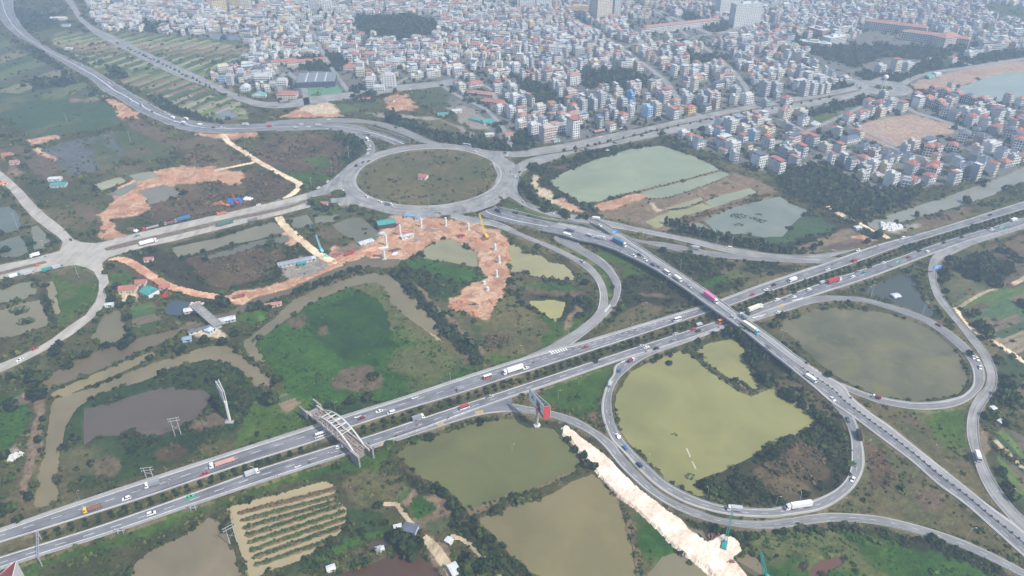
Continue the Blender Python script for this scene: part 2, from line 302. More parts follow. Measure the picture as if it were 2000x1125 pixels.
# ponds: name, colour, label-free outline (photo pixels)
PONDS = [
 ('marsh_pond',(102,88,76), pts('165,800 233,782 293,762 333,755 400,763 420,783 393,808 333,840 300,850 250,850 187,850 165,870')),
 ('pond',(112,112,62), pts('773,885 820,860 867,847 920,828 950,822 1000,818 1020,823 1043,833 1077,837 1090,850 1110,873 1133,897 1123,917 1083,940 1033,958 1000,970 963,983 930,1002 913,997 900,977 867,957 833,937 813,923 800,907')),
 ('pond',(136,123,80), pts('937,1012 1000,988 1047,977 1087,960 1117,940 1157,925 1170,937 1190,957 1210,973 1220,1003 1233,1050 1247,1125 1258,1200 1060,1200 1043,1125 1000,1083 977,1060 960,1037 940,1023')),
 ('pond',(150,145,84), pts('1217,750 1233,725 1267,708 1300,695 1333,683 1350,692 1367,708 1393,728 1423,750 1433,757 1447,763 1467,773 1480,770 1500,757 1513,760 1550,780 1580,797 1597,822 1567,840 1527,860 1500,870 1483,883 1443,903 1400,923 1360,937 1357,950 1373,957 1380,967 1367,968 1333,957 1300,937 1267,903 1247,880 1227,863 1213,837 1203,800 1205,770')),
 ('pond',(150,144,84), pts('1358,684 1386,670 1426,662 1442,670 1458,688 1456,704 1466,716 1464,732 1478,740 1488,758 1462,760 1430,740 1406,724 1386,710 1370,694')),
 ('pond',(112,104,76), pts('1520,630 1550,622 1593,608 1627,600 1687,605 1733,612 1777,625 1817,642 1850,665 1873,692 1888,725 1885,748 1873,767 1833,777 1793,782 1747,778 1713,770 1680,757 1663,748 1627,728 1597,705 1573,682 1550,658 1530,642')),
 ('pond',(74,78,70), pts('1680,565 1713,555 1760,538 1783,535 1793,555 1797,575 1810,595 1833,615 1820,622 1793,608 1753,592 1707,578')),
 ('pond',(150,158,124), pts('1073,353 1110,333 1160,313 1203,300 1233,290 1290,284 1320,293 1360,307 1393,323 1407,331 1350,347 1293,363 1250,372 1217,378 1180,390 1157,397 1130,395 1113,380 1090,367')),
 ('pond',(148,156,124), pts('1253,373 1300,362 1350,349 1407,333 1428,341 1385,358 1340,374 1300,388 1268,386')),
 ('pond',(160,158,112), pts('1300,406 1370,384 1374,390 1330,407 1308,413')), ('pond',(148,154,122), pts('1376,393 1400,383 1466,367 1480,375 1393,404')),
 ('pond',(158,156,102), pts('1260,432 1300,416 1370,396 1392,404 1340,420 1316,430 1300,440 1284,446 1270,438')),
 ('pond',(128,136,120), pts('1376,430 1410,414 1440,402 1500,388 1523,383 1545,398 1583,412 1560,425 1545,440 1530,460 1490,462 1450,455 1420,458 1400,452')),
 ('pond',(130,134,116), pts('1336,442 1364,433 1398,453 1384,460 1370,456')),
 ('canal',(140,138,122), pts('1693,437 1760,414 1830,392 1883,374 1967,344 2000,329 2120,280 2120,300 2000,352 1933,380 1880,397 1820,414 1760,432 1707,446')),
 ('lake',(146,156,142), pts('1847,173 1887,167 1917,153 1960,142 2050,140 2150,140 2150,205 2050,200 1967,200 1917,193 1873,180')),
 ('pond',(172,164,98), pts('1033,588 1080,585 1105,590 1097,615 1087,627 1067,615 1043,598')),
 ('pond',(166,156,108), pts('992,478 1002,476 1026,490 1058,500 1074,512 1100,516 1118,532 1128,544 1106,546 1086,543 1058,540 1038,538 1028,528 998,530 996,510 996,492')),
 ('pond',(152,146,106), pts('828,486 860,468 884,466 896,476 916,486 933,494 932,520 910,517 880,510 850,507 824,502 830,494')),
 ('canal',(132,120,88), pts('478,668 500,652 540,622 573,588 617,568 660,552 700,538 727,535 760,538 783,562 810,588 833,615 860,645 852,652 820,632 787,608 767,588 750,555 733,547 687,555 640,572 600,592 567,615 527,642 505,660 492,672 505,690 517,705 500,703 485,690')),
 ('river',(116,100,72), pts('20,785 97,742 110,725 167,698 217,678 287,658 333,648 367,638 417,622 467,602 500,582 567,565 633,535 700,508 720,505 780,508 767,522 730,518 687,522 640,542 583,562 533,585 500,592 433,625 353,645 337,658 300,672 267,685 233,702 167,728 110,750 40,790')),
 ('canal',(146,130,90), pts('100,770 140,752 187,732 233,712 300,688 297,696 253,714 213,733 167,752 115,772')),
 ('canal',(134,120,88), pts('437,676 455,685 475,702 505,724 533,745 520,757 505,752 490,735 470,722 440,705 410,697 370,705 330,720 283,738 233,752 187,767 165,780 148,793 140,802 125,830 117,870 110,910 107,945 112,970 90,983 68,987 77,937 87,883 97,833 103,790 110,780 187,757 240,735 300,710 357,695 400,678')),
 ('pond',(122,112,82), pts('173,658 183,648 207,608 233,605 247,648 230,668 207,675')),
 ('pond',(132,128,96), Z('B1','-100,590 0,570 120,530 200,520 215,590 120,630 0,650 -100,670')), ('pond',(136,126,92), Z('B1','-100,720 0,690 120,650 230,630 280,760 270,780 150,820 0,860 -100,900')),
 ('pond',(150,138,98), Z('B1','270,530 310,520 330,580 330,640 355,700 340,715 300,690 285,600')), ('pond',(138,132,104), Z('B1','180,200 220,195 270,250 300,290 270,320 200,345 195,280')),
 ('pond',(104,112,98), Z('B1','-100,100 0,90 60,80 110,140 120,210 60,230 0,240 -100,260')), ('pond',(112,114,96), Z('B1','-100,320 0,290 110,250 140,290 165,350 100,375 40,380 -100,360')),
 ('canal',(138,130,100), pts('337,485 383,475 433,465 500,443 533,435 552,450 500,465 433,478 377,495 353,502')), ('canal',(112,108,86), pts('400,505 440,490 500,472 560,460 560,472 500,480 440,497')),
 ('pond',(132,128,100), Z('B2','180,160 300,130 340,190 230,210')), ('pond',(130,126,100), Z('B2','340,140 500,130 450,170 350,180')),
 ('pond',(118,114,88), pts('650,438 687,423 707,425 727,442 742,456 733,468 713,480 687,465 660,450')),
 ('pond',(166,160,122), Z('A1','540,1080 700,1035 740,1060 600,1112')), ('pond',(148,144,118), Z('A1','755,1025 880,1000 930,1032 800,1062')), ('pond',(130,126,104), Z('A1','620,1135 740,1085 800,1062 790,1100 700,1150')),
 ('pond',(132,122,100), pts('270,372 318,360 340,366 357,380 320,392 290,398 285,385')), 
 ('pond',(138,122,94), pts('263,1100 300,1070 350,1050 383,1027 407,1010 427,1017 440,1040 453,1063 463,1100 480,1140 490,1200 230,1200')),
 ('pond',(176,158,118), pts('443,990 500,974 567,957 633,938 650,945 657,965 664,983 677,993 673,1013 667,1033 625,1070 600,1087 520,1115 480,1140 478,1100 465,1060 452,1020')),
 ('pond',(92,64,46), pts('660,1120 700,1108 735,1096 775,1080 820,1083 853,1108 860,1140 840,1190 640,1190')),
 ('pond',(86,74,64), pts('700,1083 730,1057 762,1043 768,1060 727,1077')),
 ('pond',(134,124,92), Z('C3','800,1110 880,1010 960,985 1040,1010 1130,1070 1250,1200 780,1200')), ('pond',(132,118,88), Z('C3','1310,1020 1380,990 1440,1010 1490,1100 1430,1120 1370,1080')),
 ('pond',(128,118,92), Z('C3','1020,830 1120,860 1190,890 1150,910 1080,880')),
 ('pond',(112,76,56), Z('C4','240,1085 300,1030 430,1000 435,1050 320,1115 250,1120')), ('pond',(58,44,34), Z('C4','175,1070 190,1035 220,1030 225,1060 200,1090')),
 ('pond',(72,84,96), pts('318,600 340,585 372,590 375,605 350,615 325,612')),
 ('pond',(120,124,122), Z('A1','1250,670 1330,640 1400,680 1330,700')),('pond',(90,106,120), Z('A1','1200,190 1330,195 1420,215 1400,235 1250,230')),
]
PONDS = [(a, GREY(b), c) for a, b, c in PONDS]
# ------------------------------------------------------------------ ground raster (rows go away from the camera, columns fan out)
HC = H*SP/CP
NR, NC, U0 = 940, 1150, .93
Yr = np.exp(np.linspace(math.log(185+HC), math.log(2500+HC), NR))-HC
Uc = np.linspace(-U0, U0, NC)
def rc(x, y):
    d = y*CP+H*SP
    r = (np.log(np.maximum(y, -HC+30)+HC)-math.log(185+HC))/(math.log(2500+HC)-math.log(185+HC))*(NR-1)
    return r, (x/d+U0)/(2*U0)*(NC-1)
def fill(world):
    """mask of grid points inside a ground polygon"""
    w_ = np.array(world)[:, :2]; a = w_; b = np.roll(w_, -1, 0)
    T = np.linspace(0, 1, 6, endpoint=False)[None, :, None]
    q = (a[:, None]*(1-T)+b[:, None]*T).reshape(-1, 2)
    r, c = rc(q[:, 0], q[:, 1]); m = np.zeros((NR, NC), bool)
    r2, c2 = np.roll(r, -1), np.roll(c, -1)
    for i in range(max(0, int(r.min())), min(NR-1, int(r.max())+1)+1):
        k = ((r <= i) & (r2 > i)) | ((r2 <= i) & (r > i))
        if not k.any(): continue
        xs = np.sort(c[k]+(i-r[k])*(c2[k]-c[k])/(r2[k]-r[k]))
        for j in range(0, len(xs)-1, 2):
            lo, hi = max(0, int(math.ceil(xs[j]))), min(NC-1, int(xs[j+1]))
            if hi >= lo: m[i, lo:hi+1] = True
    return m
def blur(a, n=1):
    for _ in range(n):
        p = np.pad(a, 1, mode='edge'); a = (p[:-2,1:-1]+p[2:,1:-1]+p[1:-1,:-2]+p[1:-1,2:]+4*p[1:-1,1:-1])/8
    return a
def gnd(pl, z=0.0): return [P(x, y, z) for x, y in pl]
CN = list(COV); cls = np.zeros((NR, NC), np.int16)
for nm, pl in COVERS: cls[fill(gnd(pl))] = CN.index(nm)
RX, RY, RR = -101.7, 844.4, 87.4
ring = [(RX+RR*math.cos(t), RY+RR*math.sin(t), 0) for t in np.linspace(0, 2*math.pi, 72, endpoint=False)]
cls[fill(ring)] = CN.index('oliveb')
GX = Uc[None, :]*(Yr[:, None]*CP+H*SP); GY = np.repeat(Yr[:, None], NC, 1)
# uneven borders: look each grid point up a little to the side
WR = ((fbm(GX, GY, 14, 3)-.5)*9).astype(int); WC = ((fbm(GX, GY, 14, 5)-.5)*16).astype(int)
II, JJ = np.meshgrid(np.arange(NR), np.arange(NC), indexing='ij')
wi, wj = np.clip(II+WR, 0, NR-1), np.clip(JJ+WC, 0, NC-1)
cls = cls[wi, wj]
pond = np.zeros((NR, NC), bool)
for nm, col, pl in PONDS:
    k_ = fill(gnd(pl)); pond |= (blur(k_.astype(float), 3) > .06) if nm in ('canal','river') else k_
W2 = np.clip(II+(WR*.35).astype(int), 0, NR-1); W3 = np.clip(JJ+(WC*.35).astype(int), 0, NC-1)
pondw = np.where(GY > 640, pond, pond[W2, W3])
roadz = np.full((NR, NC), np.nan); roadm = np.zeros((NR, NC), bool)
# ------------------------------------------------------------------ roads
def asphalt(name, col, streak=.2, dual=None):
    m = mat(name, col, .85, 0); n = m.node_tree.nodes; l = m.node_tree.links; b = n['Principled BSDF']
    uv = n.new('ShaderNodeUVMap'); mp = n.new('ShaderNodeMapping'); mp.inputs['Scale'].default_value = (9, .02, 1)
    l.new(uv.outputs[0], mp.inputs[0]); a = n.new('ShaderNodeTexNoise'); a.inputs['Scale'].default_value = 1; a.inputs['Detail'].default_value = 3
    l.new(mp.outputs[0], a.inputs['Vector'])
    tc = n.new('ShaderNodeTexCoord'); q = n.new('ShaderNodeTexNoise'); q.inputs['Scale'].default_value = .06; q.inputs['Detail'].default_value = 8; q.inputs['Roughness'].default_value = .65
    l.new(tc.outputs['Object'], q.inputs['Vector'])
    ad = n.new('ShaderNodeMath'); ad.operation = 'ADD'; l.new(a.outputs[0], ad.inputs[0]); l.new(q.outputs[0], ad.inputs[1])
    rp = n.new('ShaderNodeValToRGB'); rp.color_ramp.elements[0].position = .75; rp.color_ramp.elements[1].position = 1.25
    hf = n.new('ShaderNodeMath'); hf.operation = 'MULTIPLY'; hf.inputs[1].default_value = 1.0; l.new(ad.outputs[0], hf.inputs[0])
    mr = n.new('ShaderNodeMapRange'); mr.inputs[1].default_value = .7; mr.inputs[2].default_value = 1.3; l.new(hf.outputs[0], mr.inputs[0])
    rp.color_ramp.elements[0].position = 0; rp.color_ramp.elements[1].position = 1
    rp.color_ramp.elements[0].color = tuple(c*(1-streak*1.6) for c in col)+(1,); rp.color_ramp.elements[1].color = tuple(c*(1+streak*1.6) for c in col)+(1,)
    l.new(mr.outputs[0], rp.inputs[0]); l.new(rp.outputs[0], b.inputs['Base Color'])
    if dual:    # the older carriageway on one side of the median is paler
        sx = n.new('ShaderNodeSeparateXYZ'); l.new(uv.outputs[0], sx.inputs[0]); gt = n.new('ShaderNodeMath'); gt.operation = 'GREATER_THAN'; gt.inputs[1].default_value = .495; l.new(sx.outputs[0], gt.inputs[0])
        vm = n.new('ShaderNodeMix'); vm.data_type = 'RGBA'; vm.blend_type = 'MULTIPLY'; vm.inputs[7].default_value = (dual, dual*.98, dual*.93, 1); l.new(gt.outputs[0], vm.inputs[0]); l.new(rp.outputs[0], vm.inputs[6]); l.new(vm.outputs[2], b.inputs['Base Color'])
    return m
M_ASP = asphalt('highway_asphalt', (.150,.150,.158), .3); M_RAMP = asphalt('ramp_asphalt', (.180,.178,.175))
M_OLD = asphalt('worn_asphalt', (.225,.220,.208), .28); M_CON = asphalt('dusty_concrete', (.34,.315,.27), .18)
M_DUAL = asphalt('carriageways_asphalt', (.150,.150,.158), .2, 1.65)
M_SHO = asphalt('shoulder_concrete', (.30,.29,.265)); M_SKIRT = mat('kerb_concrete', (.26,.25,.23), .9, .2, .3)
M_WHITE = mat('road_paint', (.72,.72,.70), .7, .22, .8); M_YEL = mat('yellow_paint', (.55,.36,.08), .7, .15, .8)
ROADS = {}
def zprof(z, px):
    return z if not isinstance(z, (list, tuple)) else float(np.interp(px, [q[0] for q in z], [q[1] for q in z]))
def edges(L, R, z, step=4.0):
    a = smooth([P(x, y, zprof(z, x)) for x, y in L], 3); b = smooth([P(x, y, zprof(z, x)) for x, y in R], 3)
    ln = lambda p: float(np.linalg.norm(np.diff(np.array(p), axis=0), axis=1).sum())
    n = max(3, int(max(ln(a), ln(b))/step)); return resample(a, n), resample(b, n)
def ribbon(name, A, B, m, sh=(0, 0), msh=None, skirt=1.3, ground=True, kind='structure', dz=.35, parent=None):
    n = len(A); v = []; f = []; mi = []; uv = []
    W = np.linalg.norm((B-A)[:, :2], axis=1); U = (B-A)/np.maximum(W, .1)[:, None]
    s = np.r_[0, np.cumsum(np.linalg.norm(np.diff((A+B)/2, axis=0), axis=1))]
    for i in range(n):
        o = [0, min(sh[0], W[i]*.3), W[i]-min(sh[1], W[i]*.3), W[i]]
        q = [A[i]+U[i]*t for t in o]
        for p, t in zip(q, o): v.append(p); uv.append((t/max(W[i], 1), s[i]))
        v.append(q[0]-np.array((0,0,skirt))); v.append(q[3]-np.array((0,0,skirt))); uv += [(0, s[i])]*2
    for i in range(n-1):
        a, b = i*6, i*6+6
        for k, mm in ((0, 1 if sh[0] else 0), (1, 0), (2, 1 if sh[1] else 0)):
            f.append((a+k, a+k+1, b+k+1, b+k)); mi.append(mm)
        f.append((a+4, a, b, b+4)); mi.append(2); f.append((a+3, a+5, b+5, b+3)); mi.append(2)
    me = bpy.data.meshes.new(name); me.from_pydata([tuple(p) for p in v], [], f)
    for q in (m, msh or M_SHO, M_SKIRT): me.materials.append(q)
    me.polygons.foreach_set('material_index', mi); ul = me.uv_layers.new(name='UVMap')
    idx = np.zeros(len(me.loops), np.int32); me.loops.foreach_get('vertex_index', idx)
    ul.data.foreach_set('uv', np.array(uv, np.float32)[idx].ravel()); me.update()
    # faces up
    if me.polygons[1].normal.z < 0: me.flip_normals()
    o = obj(name, me, parent)
    if kind: o['kind'] = kind
    if ground:
        for i in range(n-1):
            mk = fill([A[i], A[i+1], B[i+1], B[i]]); roadm[mk] = True; roadz[mk] = (A[i][2]+B[i][2]+A[i+1][2]+B[i+1][2])/4-dz
    return o
def road(key, name, L, R, z, m, sh=(0, 0), msh=None, ground=True, step=4.0, **kw):
    A, B = edges(L, R, z, step); ROADS[key] = (A, B); return ribbon(name, A, B, m, sh, msh, ground=ground, **kw)
def lines(key, specs, name='lane_marking', up=.03, rng=(0, 1), m=None):
    """painted lines along a road: (offset from left edge in m or fraction, width, dash, gap)"""
    A, B = ROADS[key]; n = len(A); C_ = (A+B)/2
    s = np.r_[0, np.cumsum(np.linalg.norm(np.diff(C_, axis=0), axis=1))]; mb = MB()
    W = np.linalg.norm((B-A)[:, :2], axis=1)
    def at(t, off):
        a = np.array([np.interp(t, s, A[:, k]) for k in range(3)]); b = np.array([np.interp(t, s, B[:, k]) for k in range(3)])
        w = np.linalg.norm(b-a); d = off if 0 <= off and off > 1 else (off*w if 0 <= off else w+off)
        return a+(b-a)/w*d+np.array((0,0,up)), (b-a)/w
    for off, wd, dash, gap in specs:
        t = s[-1]*rng[0]; end = s[-1]*rng[1]
        while t < end-1:
            e = min(end, t+(dash or 5.0)); p, u = at(t, off); q, u2 = at(e, off)
            mb.face([p-u*wd/2, p+u*wd/2, q+u2*wd/2, q-u2*wd/2]); t = e+gap
    o = mb.build(name, m or M_WHITE); me = o.data
    if len(me.polygons) and me.polygons[0].normal.z < 0: me.flip_normals()
    o['kind'] = 'structure'; return o
def area(name, pl, z, m, skirt=1.2, ground=True, dz=.35, kind='structure', side=None):
    q = [P(x, y, z) for x, y in pl]; ar = sum(q[i-1][0]*q[i][1]-q[i][0]*q[i-1][1] for i in range(len(q)))
    if ar < 0: q.reverse()
    n = len(q); v = [tuple(p) for p in q]+[(p[0], p[1], p[2]-skirt) for p in q]
    f = [tuple(range(n))]+[(i, i+n, (i+1) % n+n, (i+1) % n) for i in range(n)]
    me = bpy.data.meshes.new(name); me.from_pydata(v, [], f); me.materials.append(m); me.materials.append(side or M_SKIRT)
    me.polygons.foreach_set('material_index', [0]+[1]*n); ul = me.uv_layers.new(name='UVMap')
    idx = np.zeros(len(me.loops), np.int32); me.loops.foreach_get('vertex_index', idx)
    ul.data.foreach_set('uv', (np.array(v)[idx][:, :2]*np.array((.02, 1))).astype(np.float32).ravel()); me.update()
    o = obj(name, me); o['kind'] = kind
    if ground:
        mk = fill(q); roadm[mk] = True; roadz[mk] = z-dz
    return o
HW = 1.2
road('U', 'highway', pts('-130,1076 0,1033 153,980 327,923 500,867 600,835 667,813 780,778 867,749 1000,706 1110,674 1133,669 1373,597 1413,583 1500,551 1613,513 1713,478 1800,455 1867,435 2000,393 2130,352'),
     pts('-130,1104 0,1060 75,1037 267,977 400,932 500,899 617,862 690,833 800,798 900,768 1000,735 1033,725 1217,665 1377,612 1433,594 1500,570 1663,515 1767,478 1900,438 2000,408 2130,368'), HW, M_ASP, (2.6, .9), step=6)
road('L', 'highway', pts('-130,1130 0,1087 77,1063 233,1013 480,925 500,917 657,868 707,855 800,824 900,791 1000,758 1217,686 1400,627 1460,606 1500,591 1600,554 1733,510 1833,475 1943,442 2000,424 2130,384'),
     pts('-130,1158 0,1113 73,1088 233,1037 373,989 500,946 630,904 730,872 800,849 900,812 960,790 1000,776 1080,750 1213,704 1333,667 1413,638 1460,622 1500,607 1570,584 1700,542 1827,494 1900,468 2000,440 2130,398'), HW, M_ASP, (.9, 2.0), step=6)
lines('U', [(2.8,.32,0,0), (-1.1,.32,0,0), (.5,.28,6,9)]); lines('L', [(1.1,.32,0,0), (-2.2,.32,0,0), (.5,.28,6,9)])
lines('U', [(.3,.28,6,9),(.68,.28,6,9)], rng=(.3,.45)) if False else None
# ramps
road('merge_L', 'road', pts('730,870 800,846 900,808 967,785 1000,775'), pts('730,875 800,853 917,815 967,806 1000,804'), HW-.05, M_ASP, (0, 1.5))
R1o = pts('1420,634 1333,668 1213,706 1197,732 1185,750 1175,787 1178,820 1193,857 1217,883 1247,917 1283,950 1333,980 1383,997 1433,1007 1500,1011 1540,1007 1600,997 1640,977 1670,950 1687,917 1688,883 1680,847 1667,813 1640,790 1608,762')
R1i = pts('1428,636 1333,672 1277,691 1240,712 1213,735 1203,750 1195,770 1195,800 1205,837 1230,873 1267,910 1300,940 1340,963 1383,980 1427,990 1500,994 1533,988 1580,980 1617,965 1643,947 1660,920 1663,883 1660,850 1647,817 1623,787 1596,760 1588,750')
road('R1', 'ramp_road', R1o, R1i, [(1200,1.0),(1420,HW-.06)] and HW-.06, M_RAMP, (1.6, 1.0), step=3)
road('R2', 'ramp_road', pts('950,794 967,788 1000,788 1037,795 1080,803 1127,818 1160,837 1197,863 1217,890 1247,923 1283,957 1320,980 1367,999 1417,1014 1500,1018 1600,1003 1650,1002 1717,1008 1783,1023 1850,1043 1917,1070 2000,1112 2060,1145'),
     pts('930,812 967,805 1000,804 1067,813 1110,827 1150,847 1180,873 1207,907 1240,940 1273,967 1317,993 1367,1013 1417,1025 1500,1033 1600,1021 1650,1018 1717,1025 1783,1040 1850,1060 1917,1087 1993,1125 2050,1158'), HW-.1, M_RAMP, (1.0, 1.2), step=3)
lines('R1', [(.5,.18,4,8), (1.5,.2,0,0), (-1.0,.2,0,0)]); lines('R2', [(.5,.18,4,8), (-1.3,.25,0,0), (.9,.2,0,0)])
road('RO', 'ramp_road', pts('1540,594 1570,585 1610,578 1660,579 1700,585 1750,598 1800,615 1833,632 1867,655 1897,682 1917,708 1923,728 1922,750 1907,770 1883,787 1850,797 1807,800 1767,797 1717,787 1683,775 1657,765'),
     pts('1500,617 1543,605 1583,593 1617,588 1660,587 1700,593 1740,605 1790,623 1820,638 1853,663 1883,692 1898,718 1900,750 1883,770 1863,778 1827,785 1783,786 1740,780 1700,770 1667,758 1643,748'), HW-.08, M_RAMP, (1.0, 1.4), step=3)
lines('RO', [(1.0,.2,0,0), (-1.4,.2,0,0)])
road('RR', 'ramp_road', pts('1840,490 1827,495 1817,508 1813,532 1817,555 1827,582 1847,608 1870,635 1890,662 1910,688 1923,715 1928,732 1926,748 1922,757 1907,773 1893,800 1888,830 1890,857 1900,890 1913,930 1933,967 1960,1000 1983,1025 2040,1072'),
     pts('1880,485 1857,497 1838,510 1830,528 1830,552 1840,575 1860,605 1883,635 1917,672 1937,702 1947,732 1947,750 1943,763 1927,787 1913,813 1912,843 1917,877 1930,913 1950,950 1977,987 2000,1010 2060,1060'), HW-.12, M_OLD, (.8, .8), step=3)
area('road', pts('1827,494 1900,466 2000,439 2130,396 2130,402 2000,446 1900,478 1857,498 1840,508 1820,508'), HW-.16, M_OLD)
area('road', pts('1413,638 1460,620 1500,606 1570,583 1600,578 1560,600 1500,619 1450,634 1420,640'), HW-.16, M_OLD)
# main road from the upper left, under the roundabout
MW = [(-60,.8),(640,.8),(700,0),(750,-2.2),(795,-4.4),(840,-4.8)]
road('MW', 'main_road', pts('25,-14 27,20 40,47 63,72 97,95 133,113 167,128 200,147 233,167 263,185 290,200 320,217 353,230 390,238 433,243 500,242 560,241 620,241 660,241 690,244 720,250 744,257 766,265 786,272 808,281'),
     pts('-22,-14 -10,20 0,35 13,53 37,72 63,85 83,100 110,115 140,133 167,148 187,163 200,177 227,190 253,207 280,222 310,235 337,247 367,255 400,259 447,259 500,256 560,252 620,251 660,253 690,258 716,263 736,268 756,275 774,284'), MW, M_ASP, (1.5, 1.5), step=6)
lines('MW', [(.25,.3,6,9),(.75,.3,6,9),(.5,1.2,0,0)])
road('RT', 'ramp_road', pts('520,238 560,234 600,233 630,231 660,231 690,232 720,235 740,238 770,244 790,251 810,260 830,270 850,277 870,281'), pts('520,242 560,240 600,240 630,239 660,239 690,239 712,240 736,245 760,252 780,260 800,268 820,277 834,280 850,284'), .9, M_RAMP, (.6,.6))
road('RB', 'ramp_road', pts('540,249 580,249 620,250 655,253 690,257 706,264 720,270 728,277 732,286 732,296 722,306 712,318'), pts('540,255 580,254 630,252.5 652,254 674,258 690,263 706,271 714,280 718,288 716,298 708,306 694,313 680,322'), .85, M_RAMP, (.6,.6))
# roundabout ring
n = 120; ang = np.linspace(0, 2*math.pi, n)
ri = np.array([(RX+RR*math.cos(t), RY+RR*math.sin(t), 1.0) for t in ang]); ro = np.array([(RX+(RR+18)*math.cos(t), RY+(RR+18)*math.sin(t), 1.0) for t in ang])
ROADS['ring'] = (ro, ri)
# the cut under the ring first, so that the ring lies over it as a bridge
ZM = [(880,-4.8),(945,-4.4),(990,-2.0),(1040,1.5),(1090,4.0),(1150,5.2),(1250,6.2),(1400,7.6),(1490,6.6),(1560,4.2),(1620,2.0),(1680,1.15),(2100,1.15)]
ribbon('roundabout_road', ro, ri, M_OLD, (0, 1.2), ground=False, skirt=1.4)
for i in range(n-1):
    mk = fill([ro[i], ro[i+1], ri[i+1], ri[i]]); roadm[mk] = True; roadz[mk] = .6
lines('ring', [(.5,.18,3,5), (-1.4,.2,0,0)])
area('road', [(600+x/5, 200+y/5) for x, y in pts('0,885 100,850 200,790 290,710 350,660 400,610 470,565 540,530 600,560 520,650 480,750 490,830 560,920 700,980 860,1012 1000,1032 1300,1090 1300,1120 1000,1118 820,1090 700,1060 560,1020 450,1000 320,1010 240,990 230,940 380,925 375,880 330,845 260,853 200,890 0,937')], .93, M_OLD)
area('road', [(880+x/5, 230+y/5) for x, y in pts('-60,250 0,256 150,284 300,309 450,327 560,330 650,330 640,378 600,381 520,378 640,462 720,425 700,540 672,600 655,660 656,720 690,775 640,808 570,765 500,770 400,700 460,560 400,420 200,310 -60,280')], .9, M_OLD)
area('road', [(880+x/5, 230+y/5) for x, y in pts('-100,905 200,850 430,750 570,745 570,768 500,800 430,845 240,912 40,942 -100,950')], .95, M_OLD, ground=False)
# avenue through the town
road('AU', 'avenue', [(880+x/5, 230+y/5) for x, y in pts('560,328 650,330 820,300 940,280 1100,255 1300,215 1500,170')]+pts('1267,247 1333,232 1400,218 1467,205 1567,187 1640,174 1690,162'),
     [(880+x/5, 230+y/5) for x, y in pts('590,382 660,382 840,366 920,350 1090,325 1300,282 1500,240')]+pts('1267,256 1333,241 1400,227 1467,213 1567,196 1640,183 1690,172'), .8, M_OLD, (1,.3))
road('AL', 'avenue', [(880+x/5, 230+y/5) for x, y in pts('640,462 700,425 800,388 900,368 1100,338 1300,297 1500,255')]+pts('1267,259 1333,244 1400,230 1467,216 1567,199 1640,186 1690,174'),
     [(880+x/5, 230+y/5) for x, y in pts('672,560 690,540 760,498 880,450 1000,410 1180,350 1340,318 1500,286')]+pts('1280,267 1350,252 1430,236 1500,223 1600,204 1660,192 1700,184'), .78, M_OLD, (.3,1))
# ramp from the ring to the highway in the east, slip to the overpass
road('SE', 'ramp_road', pts('994,383 1008,392 1024,402 1044,411 1070,420 1100,427 1130,433 1160,438 1200,445 1240,452 1280,460 1320,468 1360,478 1400,488 1440,497 1490,502 1560,506 1600,509'),
     pts('1018,339 1011,360 1013,378 1022,388 1036,398 1054,405 1086,413 1120,420 1150,425 1180,430 1210,437 1240,444 1280,452 1320,460 1360,468 1400,478 1440,486 1500,495 1567,499 1633,493 1690,482'), .97, M_OLD, (1, 1.2))
lines('SE', [(1.1,.2,0,0),(-1.3,.25,0,0)])
road('SE2', 'ramp_road', pts('1160,462 1180,462 1210,468 1240,471 1280,480 1320,489 1360,496 1400,502 1440,506 1500,510 1560,513 1615,514'),
     pts('1150,450 1170,450 1196,454 1232,465 1260,470 1300,474 1340,482 1380,489 1420,495 1460,500 1500,502 1560,504 1640,503'), .9, M_RAMP, (.6, .6))
# main road east of the roundabout up to the overpass, then down to the lower right
MLe = pts('930,421 942,428 988,440 1018,444 1050,449 1096,458 1130,468 1160,474 1190,484 1200,487 1220,497 1240,506 1260,516 1280,527 1296,537 1340,566 1390,602 1430,630 1470,660 1494,680 1520,700 1550,724 1570,740 1593,759 1623,785 1667,815 1700,840 1740,870 1783,903 1833,947 1883,983 1933,1027 2000,1087 2070,1145')
MRe = pts('964,398 976,408 1010,418 1058,430 1090,436 1130,443 1160,450 1190,460 1212,458 1240,477 1260,490 1280,502 1320,528 1350,548 1380,568 1410,590 1450,620 1478,638 1522,670 1550,692 1580,712 1610,731 1650,753 1662,773 1700,805 1740,833 1790,873 1833,907 1883,947 1933,987 1983,1023 2000,1037 2070,1092')
i0 = [i for i, p in enumerate(MLe) if p[0] == 1050][0]; i1 = [i for i, p in enumerate(MLe) if p[0] == 1550][0]
j0 = [i for i, p in enumerate(MRe) if p[0] == 1090][0]; j1 = [i for i, p in enumerate(MRe) if p[0] == 1580][0]
road('ME1', 'main_road', MLe[:i0+1], MRe[:j0+1], ZM, M_ASP, (.8,.8))
A, B = edges(MLe[i0:i1+1], MRe[j0:j1+1], ZM, 4); ROADS['OV'] = (A, B)
road('ME3', 'main_road', MLe[i1:], MRe[j1:], ZM, M_DUAL, (1.6,1.6), dz=.5)
lines('ME1', [(.25,.25,5,7),(.5,.9,0,0),(.75,.25,5,7)])
for k_ in ('ME3', 'OV'): lines(k_, [(.24,.25,5,7),(.47,.25,0,0),(1.8,.2,0,0),(-1.6,.2,0,0)])
# slip road joining the overpass from the ramp
road('SL', 'ramp_road', pts('1150,434 1176,446 1196,460 1214,470 1240,486 1270,505'), pts('1168,432 1182,438 1200,449 1220,460 1244,476 1280,502'), [(1150,1.1),(1180,3.6),(1210,5.6),(1290,6.5)], M_OLD, (.6,.6), ground=False, skirt=2.5)
